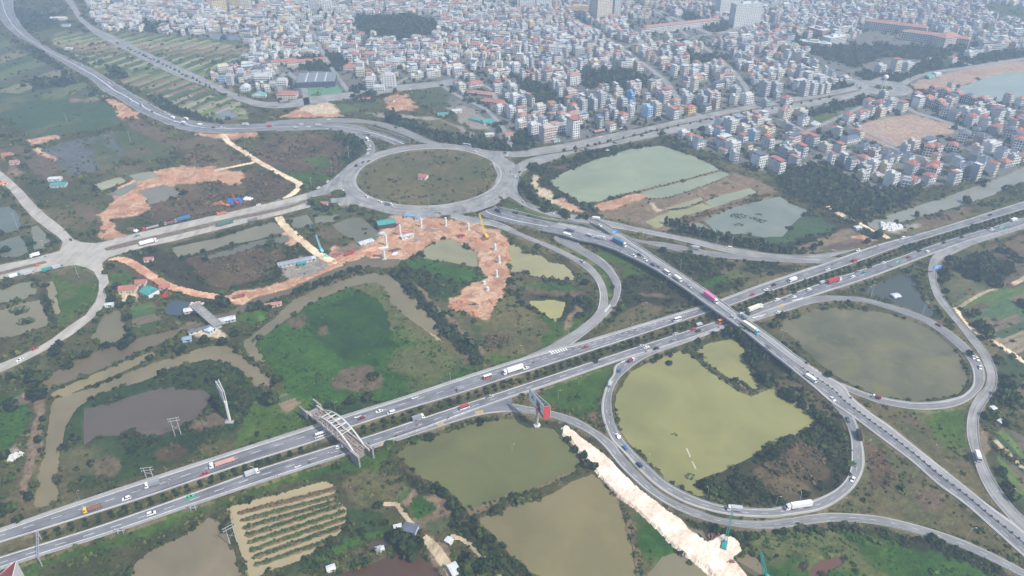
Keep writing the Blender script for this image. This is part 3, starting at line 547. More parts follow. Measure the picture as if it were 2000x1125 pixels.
# ramps on the west side of the overpass
road('SW', 'ramp_road', pts('880,414 930,426 960,430 988,439 1014,453 1042,465 1070,476 1102,490 1130,504 1154,518 1170,536 1182,556 1187,580 1185,604 1172,622 1152,642'),
     pts('880,425 930,437 950,439 970,444 1000,456 1030,468 1060,480 1090,494 1120,510 1142,526 1158,542 1168,560 1171,580 1167,603 1157,618 1133,638'), 1.0, M_OLD, (.8,.8), step=3)
road('RL', 'ramp_road', pts('1150,452 1120,454 1098,456 1084,462 1086,470 1110,483 1134,496 1156,510 1176,524 1190,540 1198,556 1199,572 1194,588 1182,604 1164,622'),
     pts('1165,460 1150,464 1135,468 1130,474 1138,483 1158,494 1174,503 1192,519 1205,537 1213,556 1212,572 1206,590 1197,602 1180,622 1165,635'), .85, M_RAMP, (.8,.8), step=3)
road('SWm', 'ramp_road', pts('1172,600 1167,604 1157,618 1133,638 1107,655 1067,678 1033,693 1000,707 960,721'), pts('1207,588 1197,602 1180,622 1153,645 1127,665 1110,676 1070,690 1040,700 1005,712'), 1.04, M_OLD, (.8,.5), step=3)
lines('SW', [(.9,.2,0,0),(-.9,.2,0,0)]); lines('RL', [(.9,.2,0,0),(-.9,.2,0,0)])
# western local roads
area('road', pts('-130,548 0,517 53,507 117,490 123,472 113,462 93,448 67,428 43,402 25,378 0,352 -60,310 -60,285 0,333 23,352 47,375 67,398 93,422 123,445 143,467 160,473 187,475 213,470 267,455 333,440 400,425 467,410 500,402 550,391 600,377 604,388 560,400 500,414 460,423 600,390 607,404 543,420 500,430 433,447 400,455 333,472 283,482 247,492 213,502 200,512 200,522 210,538 213,552 205,562 207,588 197,605 173,628 143,652 110,672 67,695 33,712 0,727 -130,780 -130,765 0,710 33,697 67,682 100,663 133,638 167,615 187,588 193,568 193,548 183,530 167,522 147,517 127,520 100,525 50,535 0,545 -130,577'), .8, M_CON)
area('median', pts('203,485 215,481 267,468 333,453 400,437 457,424 510,413 560,402 600,390 602,394 560,408 510,420 457,430 400,445 333,461 267,477 225,487 208,489'), 1.05, mat('median_soil', (.14,.11,.075), .95, .4, .3), skirt=.4, ground=False)
area('median', pts('-100,556 0,531 88,509 92,513 60,522 0,537 -100,562'), 1.05, MATS['median_soil'], skirt=.4, ground=False)
road('S2', 'road', pts('133,-14 150,15 165,38 190,56 213,66 250,83 287,103 320,117 353,132 383,145 417,162 450,178 500,196 550,199 600,190 680,180 760,168 850,159 890,153'),
     pts('118,-14 138,15 155,40 180,62 193,72 233,92 273,113 300,127 333,143 367,157 400,167 433,181 467,197 510,209 560,210 620,201 690,191 770,179 850,170 900,163'), .7, M_OLD, (.6,.6))
# roundabout and streets in the town
def disc(name, cx, cy, r, z, m, r0=0, skirt=.8, ground=True):
    c = P(cx, cy, z); k = 40
    return ribbon(name, np.array([c+np.array((r*math.cos(t), r*math.sin(t), 0)) for t in np.linspace(0, 2*math.pi, k)]), np.array([c+np.array((r0*math.cos(t), r0*math.sin(t), 0)) for t in np.linspace(0, 2*math.pi, k)]), m, skirt=skirt, ground=ground)
disc('roundabout_road', 1725, 171, 44, .84, M_OLD, 15)
def street(cl, wd, z=.7, m=None, name='street'):
    p = smooth([P(x, y, z) for x, y in cl], 8); p = resample(p, max(3, int(len(p)))); d = np.gradient(p, axis=0); d /= np.linalg.norm(d, axis=1)[:, None]
    nn = np.stack([-d[:, 1], d[:, 0], d[:, 2]*0], 1); return ribbon(name, p+nn*wd/2, p-nn*wd/2, m or M_OLD, skirt=.8, dz=.3)
STREETS = [('1700,166 1643,150 1610,143 1560,130 1500,118',16), ('1745,190 1783,217 1833,233 1883,253 1940,280 2060,330',9), ('1760,165 1790,150 1830,140 1900,130 2060,105',12),
 ('1700,160 1800,120 1840,112 1900,128',8), ('1375,230 1330,200 1290,150 1200,85 1130,42',10), ('1470,205 1450,160 1400,110 1330,60 1290,20',9), ('1500,30 1400,65 1330,40 1180,-10',14),
 ('1000,290 985,255 950,215 900,190 860,165',7), ('680,178 640,120 610,60',7), ('560,200 545,165 560,140 590,125',8), ('600,205 590,165 560,140',9), ('1480,290 1560,262 1640,228 1700,200',7), ('1560,325 1640,300 1720,285 1780,300 1900,330',6),
 ('1000,110 1100,118 1200,95 1400,65',7), ('760,172 800,150 880,130 1000,120',6), ('900,60 1000,70 1100,40',6), ('1600,270 1540,240 1500,225',6), ('1640,235 1700,262 1760,290',6), ('930,160 960,175 970,200',7)]
for s_, w_ in STREETS: street(pts(s_), w_)
# dirt tracks
M_TRK, M_TRK2, M_PATH = ((218,198,166),(190,166,136)), ((200,158,126),(168,122,96)), ((178,160,132),(146,130,104)); TRACKS = []
for s_, w_, m_ in [('737,546 757,563 776,590 800,612 830,638 858,664',2.5,M_PATH), ('434,262 447,278 470,292 500,312 540,335 570,350 585,360 575,375 555,388',7,M_TRK), ('420,333 455,325 490,318 505,312',5,M_TRK), ('540,418 555,440 580,462 610,487 640,505 660,512',8,M_TRK),
  ('208,502 250,510 290,535 330,558 380,572 430,580 470,585',8,M_TRK2), ('640,515 690,498 745,480 780,455',7,M_TRK2), ('1615,402 1655,425 1700,445 1735,465',6,M_TRK), ('880,1046 905,1052 930,1075 975,1120 1000,1150',3,M_PATH), ('825,1052 840,1060 870,1100 900,1140',6,M_PATH),
  ('750,983 775,985 790,1005 810,1030',3,M_PATH), ('1866,600 1880,625 1910,650 1940,665 1990,700 2060,745',4,M_TRK), ('1876,598 1920,572 1950,562',3,M_PATH), ('1945,860 1990,905 2060,970',3,M_PATH), ('1978,555 2010,538 2080,500',4,M_PATH), ('1500,172 1400,195',2,M_PATH)]:
    TRACKS.append((pts(s_), w_, m_))
EMB = pts('1097,836 1105,831 1118,840 1135,856 1158,872 1185,893 1205,912 1232,935 1260,958 1278,975 1300,998 1330,1015 1352,1040 1380,1060 1415,1043 1440,1055 1448,1075 1430,1090 1445,1110 1470,1140 1510,1200 1470,1200 1400,1140 1362,1105 1320,1070 1285,1035 1240,993 1205,970 1180,945 1160,915 1140,897 1122,870 1100,850')
# ------------------------------------------------------------------ ground sheet
und = (fbm(GX, GY, 18, 11)-.45)*.9
h = und.copy()
pb = np.maximum(blur(pondw.astype(float), 2), pondw*.75)
h = h*(1-pb)-1.7*pb
rm = roadm.astype(float); b1 = blur(rm, 10); rzb = blur(np.where(roadm, np.nan_to_num(roadz), 0), 10)/np.maximum(b1, 1e-4)
wgt = np.clip(b1*2.0, 0, 1); h = np.where(b1 > .02, h*(1-wgt)+rzb*wgt, h)
dirtm = np.isin(cls, [CN.index(k) for k in ('dirt','sand','soil')]) & ~pondw & ~roadm
h = h + np.where(dirtm, (fbm(GX, GY, 7, 401, 3)-.4)*1.8, 0)
dil = roadm.copy(); dz_ = np.where(roadm, roadz, 1e9)
for dy_ in (-1, 0, 1):
    for dx_ in (-1, 0, 1):
        s_ = np.roll(np.roll(roadm, dy_, 0), dx_, 1); zz = np.roll(np.roll(np.where(roadm, roadz, 1e9), dy_, 0), dx_, 1)
        dil |= s_; dz_ = np.minimum(dz_, zz)
h = np.where(dil, np.minimum(dz_, 50), h)
# colours
def lin(c): return np.array(srgb(*c))
GAIN = .84
CA = np.array([lin(COV[k][0]) for k in CN]); CB = np.array([lin(COV[k][1]) for k in CN]); CS = np.array([COV[k][2] for k in CN])
n1 = fbm(GX, GY, 42, 21, 5); n2 = fbm(GX, GY, 15, 31, 4); n3 = fbm(GX, GY, 5, 41, 3)
t = np.clip(((n1*.45+n2*.4+n3*.15)-.5)*3.4+.5, 0, 1)[..., None]
col = CA[cls]*(1-t)+CB[cls]*t
col = np.stack([blur(col[..., k], 2) for k in range(3)], -1)
# dry patches and bare spots in the greenery
veg = np.isin(cls, [CN.index(k) for k in ('mix','grass','olive','oliveb','dark','brush','cropd','crop','field','lush','swamp')])
dry = np.clip((fbm(GX, GY, 60, 77, 4)-.56)*5, 0, .5)*veg
col = col*(1-dry[..., None])+lin((112,100,70))*dry[..., None]
rut = (np.abs(fbm(GX, GY, 22, 501, 3)-.5) < .03) | (np.abs(fbm(GX, GY, 13, 511, 3)-.5) < .02)
isd = cls == CN.index('dirt'); dn = np.clip((fbm(GX, GY, 12, 521, 4)-.5)*5+.5, 0, 1)[..., None]
col = np.where(isd[..., None], lin((184,144,114))*dn+lin((164,122,96))*(1-dn), col)
col = np.where((isd & rut)[..., None], lin((194,160,132)), col)
smo = np.where(isd[..., None], .45, 1.0); tex = (.80+.4*vnoise(GX, GY, 3.1, 91))[..., None]*(.72+.56*vnoise(GX, GY, 1.3, 95))[..., None]; col = col*(1+(tex-1)*smo)*GAIN
# strips in the gardens
for poly, ax, wd, cs in [
   (pts('1868,592 1930,565 2060,480 2160,560 2160,760 1990,720 1940,660'), (1990,590,1870,640), 9, [(92,80,66),(60,82,52),(104,92,78),(76,96,50),(62,74,50),(128,116,94),(70,92,60),(86,72,58)]),
   (pts('1940,850 1965,835 2060,880 2160,960 2160,1090 2000,990 1950,900'), (1950,850,2020,920), 5, [(96,86,72),(56,78,48),(88,106,52),(70,80,52),(110,98,80)]),
   (pts('1925,730 1960,690 2100,730 2100,880 1990,800'), (1960,760,2000,700), 6, [(60,74,46),(54,68,44),(92,84,66),(66,84,50)]),
   (Z('A1','330,180 640,180 1150,220 1480,290 1300,400 1460,700 1200,700 740,500 300,250'), (250,100,330,75), 11, [(84,92,58),(62,80,48),(124,118,92),(70,82,54),(98,112,58),(118,96,80),(140,134,108)]),
   (Z('A1','-200,200 0,200 120,300 330,400 560,520 580,590 250,560 0,540 -200,560'), (40,110,100,90), 14, [(62,78,52),(86,96,62),(70,76,56),(112,108,84)]),
   (pts('255,597 290,590 320,630 290,645 260,650'), (270,600,300,592), 4, [(60,84,42),(104,92,76),(52,74,40),(74,98,48)]),
   (pts('535,780 560,768 590,785 560,808'), (540,785,570,775), 6, [(70,86,46),(128,110,88),(100,104,88)]),
   (Z('B2','-10,700 20,690 60,740 20,760'), (500,612,520,605), 3, [(60,96,40),(82,116,44)]),
   (Z('B4','320,325 490,270 640,290 420,345'), (1610,480,1680,462), 6, [(84,72,62),(78,92,54),(104,84,74)])]:
    mk = fill(gnd(poly))[wi, wj] if False else fill(gnd(poly))
    a, b = P(ax[0], ax[1]), P(ax[2], ax[3]); d = (b-a)[:2]; d = d/np.linalg.norm(d)   # direction along the beds
    cr = -GX*d[1]+GY*d[0]; al = GX*d[0]+GY*d[1]
    cell = np.floor(cr/wd+ .25*(fbm(GX, GY, 40, 7)-.5)); plot = np.floor(al/(wd*8)+cell*.37)
    k = ((cell*7+plot*13).astype(int)*2654435761 >> 7) % len(cs)
    sc_ = np.array([lin(c) for c in cs])[k]*(.8+.4*vnoise(cr, al*.2, 1.3, 5))[..., None]
    edge = (np.abs(cr/wd-np.round(cr/wd)) > .42)[..., None]; sc_ = np.where(edge, sc_*.62+lin((120,112,92))*.12, sc_)
    mk &= ~pondw
    col = np.where(mk[..., None], sc_, col)
# damp banks beside the water, bed under it
wet = np.clip(blur(pondw.astype(float), 5)*2, 0, 1)[..., None]*(1-pondw[..., None]*1.0)
col = np.where(pondw[..., None], lin((96,90,66)), col)
# road verges: dusty
ver = np.clip(blur(dil.astype(float), 3), 0, 1)[..., None]; vn = (fbm(GX, GY, 9, 61, 3)[..., None] > .5)
col = np.where((ver > .12) & vn & veg[..., None], col*.55+lin((124,112,86))*.45, col)
def padgrid():
    Ux = np.r_[-2.2, -1.35, Uc, 1.35, 2.2]; Yx = np.r_[-250, -60, 60, 140, Yr, 2900, 3600, 5000, 7500]
    X = Ux[None, :]*np.maximum(Yx[:, None]*CP+H*SP, 60); Y = np.repeat(Yx[:, None], len(Ux), 1)
    Zg = np.pad(h, ((4,4),(2,2)), mode='edge'); Zg[[0,1,2,3,-4,-3,-2,-1]] = np.minimum(Zg[[0,1,2,3,-4,-3,-2,-1]], -.3); C = np.pad(col, ((4,4),(2,2),(0,0)), mode='edge')
    far = np.zeros(Zg.shape, bool); far[-4:] = True; far[:, :2] = True; far[:, -2:] = True
    C[far] = C[far]*.3+lin((74,82,66))*.7
    return X, Y, Zg, C
X, Y, Zg, C = padgrid(); nr, nc = X.shape
me = bpy.data.meshes.new('ground'); nv = nr*nc
ii = (np.arange(nr-1)[:, None]*nc+np.arange(nc-1)[None, :]).ravel()
q = np.stack([ii, ii+1, ii+nc+1, ii+nc], 1).astype(np.int32); nf = len(q)
me.vertices.add(nv); me.vertices.foreach_set('co', np.stack([X, Y, Zg], -1).astype(np.float32).ravel())
me.loops.add(nf*4); me.loops.foreach_set('vertex_index', q.ravel()); me.polygons.add(nf)
me.polygons.foreach_set('loop_start', np.arange(0, nf*4, 4, dtype=np.int32)); me.polygons.foreach_set('loop_total', np.full(nf, 4, np.int32))
me.polygons.foreach_set('use_smooth', np.ones(nf, bool))
ca = me.color_attributes.new('cover', 'FLOAT_COLOR', 'POINT'); ca.data.foreach_set('color', np.concatenate([C, np.ones(C.shape[:2]+(1,))], -1).astype(np.float32).ravel())
me.update(); me.validate()
def cover_mat(name, attr='cover', rough=.95, scale=.9, lo=.62, hi=1.38, bump=.5):
    m = bpy.data.materials.new(name); m.use_nodes = True; n = m.node_tree.nodes; l = m.node_tree.links; b = n['Principled BSDF']
    b.inputs['Roughness'].default_value = rough; b.inputs['Specular IOR Level'].default_value = .1
    a = n.new('ShaderNodeAttribute'); a.attribute_name = attr; tc = n.new('ShaderNodeTexCoord')
    z = n.new('ShaderNodeTexNoise'); z.inputs['Scale'].default_value = scale; z.inputs['Detail'].default_value = 6; z.inputs['Roughness'].default_value = .7
    l.new(tc.outputs['Object'], z.inputs['Vector'])
    mr = n.new('ShaderNodeMapRange'); mr.inputs[1].default_value = .3; mr.inputs[2].default_value = .7; mr.inputs[3].default_value = lo; mr.inputs[4].default_value = hi
    l.new(z.outputs[0], mr.inputs[0]); mx = n.new('ShaderNodeVectorMath'); mx.operation = 'SCALE'
    l.new(a.outputs['Color'], mx.inputs[0]); l.new(mr.outputs[0], mx.inputs['Scale']); l.new(mx.outputs[0], b.inputs['Base Color'])
    if bump:
        bp = n.new('ShaderNodeBump'); bp.inputs['Strength'].default_value = bump; bp.inputs['Distance'].default_value = .6
        l.new(z.outputs[0], bp.inputs['Height']); l.new(bp.outputs[0], b.inputs['Normal'])
    return m
me.materials.append(cover_mat('ground_cover')); go = obj('ground', me); go['kind'] = 'structure'
def patch(name, mask, ca_, cb_, lift, rough=.6, seed=0, warp=.5):
    """a lumpy sheet of earth over the part of the ground in the mask, with an uneven border"""
    m = mask[np.clip(II+(WR*warp).astype(int), 0, NR-1), np.clip(JJ+(WC*warp).astype(int), 0, NC-1)] & ~dil
    q = m[:-1,:-1] | m[1:,:-1] | m[:-1,1:] | m[1:,1:]; q &= ~(dil[:-1,:-1] | dil[1:,1:]); i, j = np.nonzero(q); used = np.zeros((NR, NC), bool)
    for a, b in ((0,0),(1,0),(0,1),(1,1)): used[i+a, j+b] = True
    idx = np.cumsum(used.ravel()).reshape(NR, NC)-1; ins = np.clip(blur(m.astype(float), 2)*1.6-.35, 0, 1)
    z = h+.06+ins*lift+ins*(fbm(GX, GY, 5, 601+seed, 3)-.5)*rough*2; z = np.where(m, z, h-.15)
    k = np.clip((fbm(GX, GY, 9, 611+seed, 4)-.5)*4+.5, 0, 1)[..., None]; c = (lin(ca_)*k+lin(cb_)*(1-k))*(.88+.24*vnoise(GX, GY, 1.5, 77))[..., None]
    me = bpy.data.meshes.new(name); v = np.stack([GX, GY, z], -1)[used]; f = np.stack([idx[i, j], idx[i, j+1], idx[i+1, j+1], idx[i+1, j]], 1)
    me.from_pydata(v.tolist(), [], f.tolist()); at_ = me.color_attributes.new('cover', 'FLOAT_COLOR', 'POINT'); at_.data.foreach_set('color', np.concatenate([c[used], np.ones((int(used.sum()), 1))], 1).astype(np.float32).ravel())
    me.materials.append(M_EARTH); o = obj(name, me); o['kind'] = 'structure'; return m
M_EARTH = cover_mat('bare_earth', scale=.5, lo=.82, hi=1.18, bump=.4); bare = np.zeros((NR, NC), bool)
for k_, (pl, w_, (ca_, cb_)) in enumerate(TRACKS):
    p = smooth([P(x, y, .3) for x, y in pl], 6); mk = np.zeros((NR, NC), bool)
    for a, b in zip(p[:-1], p[1:]):
        d = (b-a)/max(np.linalg.norm(b-a), .01); n_ = np.array((-d[1], d[0], 0))*w_*.55; mk |= fill([a-n_-d*.5, b-n_+d*.5, b+n_+d*.5, a+n_-d*.5])
    bare |= patch('dirt_track', mk, ca_, cb_, .12, .12, k_, .22)
bare |= patch('embankment', fill(gnd(EMB)), (224,207,188), (206,186,166), 1.4, .5, 50, .4)
# ------------------------------------------------------------------ water
def water(name, c, spread=.12):
    m = bpy.data.materials.new(name); m.use_nodes = True; n = m.node_tree.nodes; l = m.node_tree.links; b = n['Principled BSDF']
    b.inputs['Roughness'].default_value = .12; b.inputs['Specular IOR Level'].default_value = .35
    tc = n.new('ShaderNodeTexCoord'); z = n.new('ShaderNodeTexNoise'); z.inputs['Scale'].default_value = .018; z.inputs['Detail'].default_value = 7; z.inputs['Roughness'].default_value = .62
    z.inputs['Distortion'].default_value = .8
    l.new(tc.outputs['Object'], z.inputs['Vector']); rp = n.new('ShaderNodeValToRGB'); e = rp.color_ramp.elements
    e[0].position = .32; e[1].position = .68; e[0].color = (c[0]*(1-spread), c[1]*(1-spread*.8), c[2]*(1-spread), 1); e[1].color = (c[0]*(1+spread), c[1]*(1+spread), c[2]*(1+spread*.6), 1)
    l.new(z.outputs[0], rp.inputs[0]); l.new(rp.outputs[0], b.inputs['Base Color'])
    if spread > .4:   # floating scum in drifts
        g = n.new('ShaderNodeTexNoise'); g.inputs['Scale'].default_value = .035; g.inputs['Detail'].default_value = 9; g.inputs['Roughness'].default_value = .72; l.new(tc.outputs['Object'], g.inputs['Vector'])
        r2 = n.new('ShaderNodeMapRange'); r2.inputs[1].default_value = .51; r2.inputs[2].default_value = .64; l.new(g.outputs[0], r2.inputs[0]); mx = n.new('ShaderNodeMix'); mx.data_type = 'RGBA'
        mx.inputs[7].default_value = tuple(c*.8 for c in srgb(114,112,62))+(1,); l.new(r2.outputs[0], mx.inputs[0]); l.new(rp.outputs[0], mx.inputs[6]); l.new(mx.outputs[2], b.inputs['Base Color'])
    y = n.new('ShaderNodeTexNoise'); y.inputs['Scale'].default_value = 1.2; y.inputs['Detail'].default_value = 3; l.new(tc.outputs['Object'], y.inputs['Vector'])
    bp = n.new('ShaderNodeBump'); bp.inputs['Strength'].default_value = .05; l.new(y.outputs[0], bp.inputs['Height']); l.new(bp.outputs[0], b.inputs['Normal'])
    return m
WM = {}
for wi_, (nm, cpx, pl) in enumerate(PONDS):
    k = cpx
    if k not in WM: WM[k] = water('water_%d' % len(WM), tuple(c*.72 for c in srgb(*cpx)), .42 if cpx == GREY((112,104,76)) else .17)
    p = np.array([P(x, y, -.5-.006*wi_) for x, y in pl]); c = p.mean(0)
    # a little wider than the shore, so that the bank cuts it
    a = p; nx = np.roll(p, -1, 0)-np.roll(p, 1, 0); nn = np.stack([nx[:, 1], -nx[:, 0]], 1); nn /= np.maximum(np.linalg.norm(nn, axis=1), 1e-6)[:, None]
    ar = sum(p[i-1][0]*p[i][1]-p[i][0]*p[i-1][1] for i in range(len(p)))
    q = p.copy(); q[:, :2] += nn*(3.2 if ar > 0 else -3.2)*(1.8 if nm in ('canal','river') else 1)
    if ar < 0: q = q[::-1]
    me = bpy.data.meshes.new(nm); me.from_pydata([tuple(v) for v in q], [], [tuple(range(len(q)))]); me.materials.append(WM[k]); o = obj(nm, me); o['kind'] = 'structure'
# ------------------------------------------------------------------ haze
hz = MB(); hz.box(-26000, -800, -6, 26000, 9000, 364, bottom=True); hm = bpy.data.materials.new('haze_air'); hm.use_nodes = True
n = hm.node_tree.nodes; n.remove(n['Principled BSDF']); pv = n.new('ShaderNodeVolumePrincipled'); pv.inputs['Color'].default_value = (.60,.79,1,1); pv.inputs['Density'].default_value = .00030
pv.inputs['Anisotropy'].default_value = .1
hm.node_tree.links.new(pv.outputs[0], n['Material Output'].inputs['Volume']); ho = hz.build('haze', hm); ho['kind'] = 'stuff'
hm.volume_intersection_method if False else None
# ------------------------------------------------------------------ low greenery that nobody could count
M_LEAF = cover_mat('leaves', scale=1.4, lo=.7, hi=1.3, bump=0)
for k_ in ('Subsurface Weight',): pass
def clump(k, rng, flat=.8, tall=1.0):
    """k leaf patches spread over a dome of radius 1: corner array (k,4,3)"""
    th = rng.uniform(0, 2*np.pi, k); u = rng.uniform(0.0, 1, k); el = np.arcsin(u**.8)
    r = rng.uniform(.55, 1.05, k); c = np.stack([np.cos(th)*np.cos(el)*r, np.sin(th)*np.cos(el)*r, np.sin(el)*r*tall], 1)
    nrm = c/np.linalg.norm(c, axis=1)[:, None]+rng.normal(0, .45, (k, 3)); nrm[:, 2] = np.abs(nrm[:, 2])+.2; nrm /= np.linalg.norm(nrm, axis=1)[:, None]
    a = np.cross(nrm, rng.normal(0, 1, (k, 3))); a /= np.linalg.norm(a, axis=1)[:, None]; b = np.cross(nrm, a)
    s = (rng.uniform(.30, .62, k)*flat)[:, None]; s2 = s*rng.uniform(.6, 1, (k, 1))
    return np.stack([c-a*s-b*s2, c+a*s-b*s2*.6, c+a*s*.7+b*s2, c-a*s*.8+b*s2], 1)
TEMPL = [clump(16, RNG) for _ in range(14)]; TEMPL_S = [clump(9, RNG, 1.15) for _ in range(10)]
def quads_mesh(name, V, Cc, material):
    """V (n,4,3) corners, Cc (n,3) a colour for each patch"""
    n = len(V); me = bpy.data.meshes.new(name); me.vertices.add(n*4); me.vertices.foreach_set('co', V.astype(np.float32).ravel())
    me.loops.add(n*4); me.loops.foreach_set('vertex_index', np.arange(n*4, dtype=np.int32)); me.polygons.add(n)
    me.polygons.foreach_set('loop_start', np.arange(0, n*4, 4, dtype=np.int32)); me.polygons.foreach_set('loop_total', np.full(n, 4, np.int32))
    ca = me.color_attributes.new('cover', 'FLOAT_COLOR', 'POINT'); cc = np.concatenate([Cc, np.ones((n, 1))], 1)
    ca.data.foreach_set('color', np.repeat(cc, 4, 0).astype(np.float32).ravel()); me.materials.append(material); me.update(); return me
def hgt(x, y):
    r, c = rc(x, y); r = np.clip(np.round(r).astype(int), 0, NR-1); c = np.clip(np.round(c).astype(int), 0, NC-1); return h[r, c]
def bushes(name, x, y, size, tint, tall=None, small=False, z=None):
    T = TEMPL_S if small else TEMPL; out = []; cols = []; z = hgt(x, y) if z is None else z
    which = RNG.integers(0, len(T), len(x)); ang = RNG.uniform(0, 2*np.pi, len(x)); tall = np.full(len(x), .9) if tall is None else tall
    for k in range(len(T)):
        i = np.where(which == k)[0]
        if not len(i): continue
        t = T[k][None]*size[i][:, None, None, None]; ca_, sa_ = np.cos(ang[i])[:, None, None], np.sin(ang[i])[:, None, None]
        v = np.stack([t[..., 0]*ca_-t[..., 1]*sa_+x[i][:, None, None], t[..., 0]*sa_+t[..., 1]*ca_+y[i][:, None, None], t[..., 2]*tall[i][:, None, None]+z[i][:, None, None]-.15], -1)
        out.append(v.reshape(-1, 4, 3)); m_ = T[k].shape[0]
        cols.append((tint[i][:, None, :]*RNG.uniform(.72, 1.28, (len(i), m_, 1))).reshape(-1, 3))
    o = obj(name, quads_mesh(name, np.concatenate(out), np.concatenate(cols), M_LEAF)); o['kind'] = 'stuff'; return o
BK = {'g': [(44,62,26),(70,82,36),(92,92,50)], 'l': [(40,68,26),(54,84,32),(72,92,38)], 'd': [(34,48,24),(48,60,30),(64,68,38)], 'b': [(92,80,56),(74,70,46),(108,94,70),(64,68,42)]}
dyc = np.gradient(Yr)[:, None]; dxc = (Yr[:, None]*CP+H*SP)*(2*U0/(NC-1)); AREA = dyc*dxc
DIST = np.sqrt(GX**2+GY**2+H*H)
lod = np.clip(480/DIST, .25, 1.0)
free = ~pondw & ~dil & ~bare
clumpy = np.clip((fbm(GX, GY, 16, 201, 3)-.36)*4.2, .04, 2.2)
DK = dict(g=22, l=40, d=10, b=24)
bank = (blur(pondw.astype(float), 4) > .06) & free
for kd, nm in (('g','scrub'), ('l','undergrowth'), ('d','shrubbery'), ('b','dry_scrub')):
    den = np.array([COV[k][3] if COV[k][4] == kd else 0 for k in CN])[cls]*clumpy
    if kd == 'd': den = np.where(bank & ~np.isin(cls, [CN.index(k) for k in ('dirt','sand','soil','plot','town','gravel','pave')]), np.maximum(den, 1.2*np.clip(clumpy, .2, 2)**1.6), den)
    lam = np.where(free, den, 0)*AREA/100*lod**2*DK[kd]; cnt = RNG.poisson(np.minimum(lam, 8)); r, c = np.nonzero(cnt)
    k = cnt[r, c]; r = np.repeat(r, k); c = np.repeat(c, k)
    x = GX[r, c]+RNG.uniform(-.5, .5, len(r))*np.broadcast_to(dxc, GX.shape)[r, c]; y = GY[r, c]+RNG.uniform(-.5, .5, len(r))*np.broadcast_to(dyc, GX.shape)[r, c]
    s = RNG.lognormal(0, .38, len(r))*{'g':.95,'l':.75,'d':1.5,'b':.9}[kd]/lod[r, c]**.75
    pal = np.array([lin(q) for q in BK[kd]]); f_ = fbm(x, y, 25, 301, 3)*1.2-.1+RNG.normal(0, .3, len(r)); f_ = np.clip(f_, 0, .999)*(len(pal)-1); a = f_.astype(int)
    tint = pal[a]*(1-(f_-a))[:, None]+pal[a+1]*(f_-a)[:, None]
    print(nm, len(x)); bushes(nm, x, y, s, tint*.86*RNG.uniform(.7, 1.35, (len(tint), 1)), small=(kd in 'gb'))
# far groves inside the town: dark masses between the houses
def grove(poly, n, s=4.0):
    p = np.array(gnd(poly))[:, :2]; lo, hi = p.min(0), p.max(0); m = fill(gnd(poly)); out = []
    while len(out) < n:
        q = RNG.uniform(lo, hi); r, c = rc(q[0], q[1]); r, c = int(round(float(r))), int(round(float(c)))
        if 0 <= r < NR and 0 <= c < NC and m[r, c] and not dil[r, c]: out.append(q)
        elif RNG.random() < .0005: break
    return np.array(out).reshape(-1, 2)
WOODS = [(COVERS[i][1]) for i in range(len(COVERS)) if COVERS[i][0] == 'wood']
gx = []
for pl in WOODS:
    p = np.array(gnd(pl)); ar = abs(sum(p[i-1][0]*p[i][1]-p[i][0]*p[i-1][1] for i in range(len(p))))/2
    g_ = grove(pl, int(min(420, ar/55)))
    if len(g_): gx.append(g_)
gx = np.concatenate(gx); pal = np.array([lin(q) for q in [(34,48,32),(44,58,36),(56,68,42),(50,60,44)]])
x, y = gx[:, 0], gx[:, 1]; far_ = np.sqrt(x*x+y*y) > 950
sz = RNG.lognormal(1.15, .3, len(x))
bushes('distant_woods', x[far_], y[far_], sz[far_]*1.25, pal[RNG.integers(0, 4, far_.sum())], tall=RNG.uniform(1.1, 1.9, far_.sum()))
bushes('thicket', x[~far_], y[~far_], sz[~far_], pal[RNG.integers(0, 4, (~far_).sum())], tall=RNG.uniform(1.0, 1.7, (~far_).sum()))
print('grove', len(x))
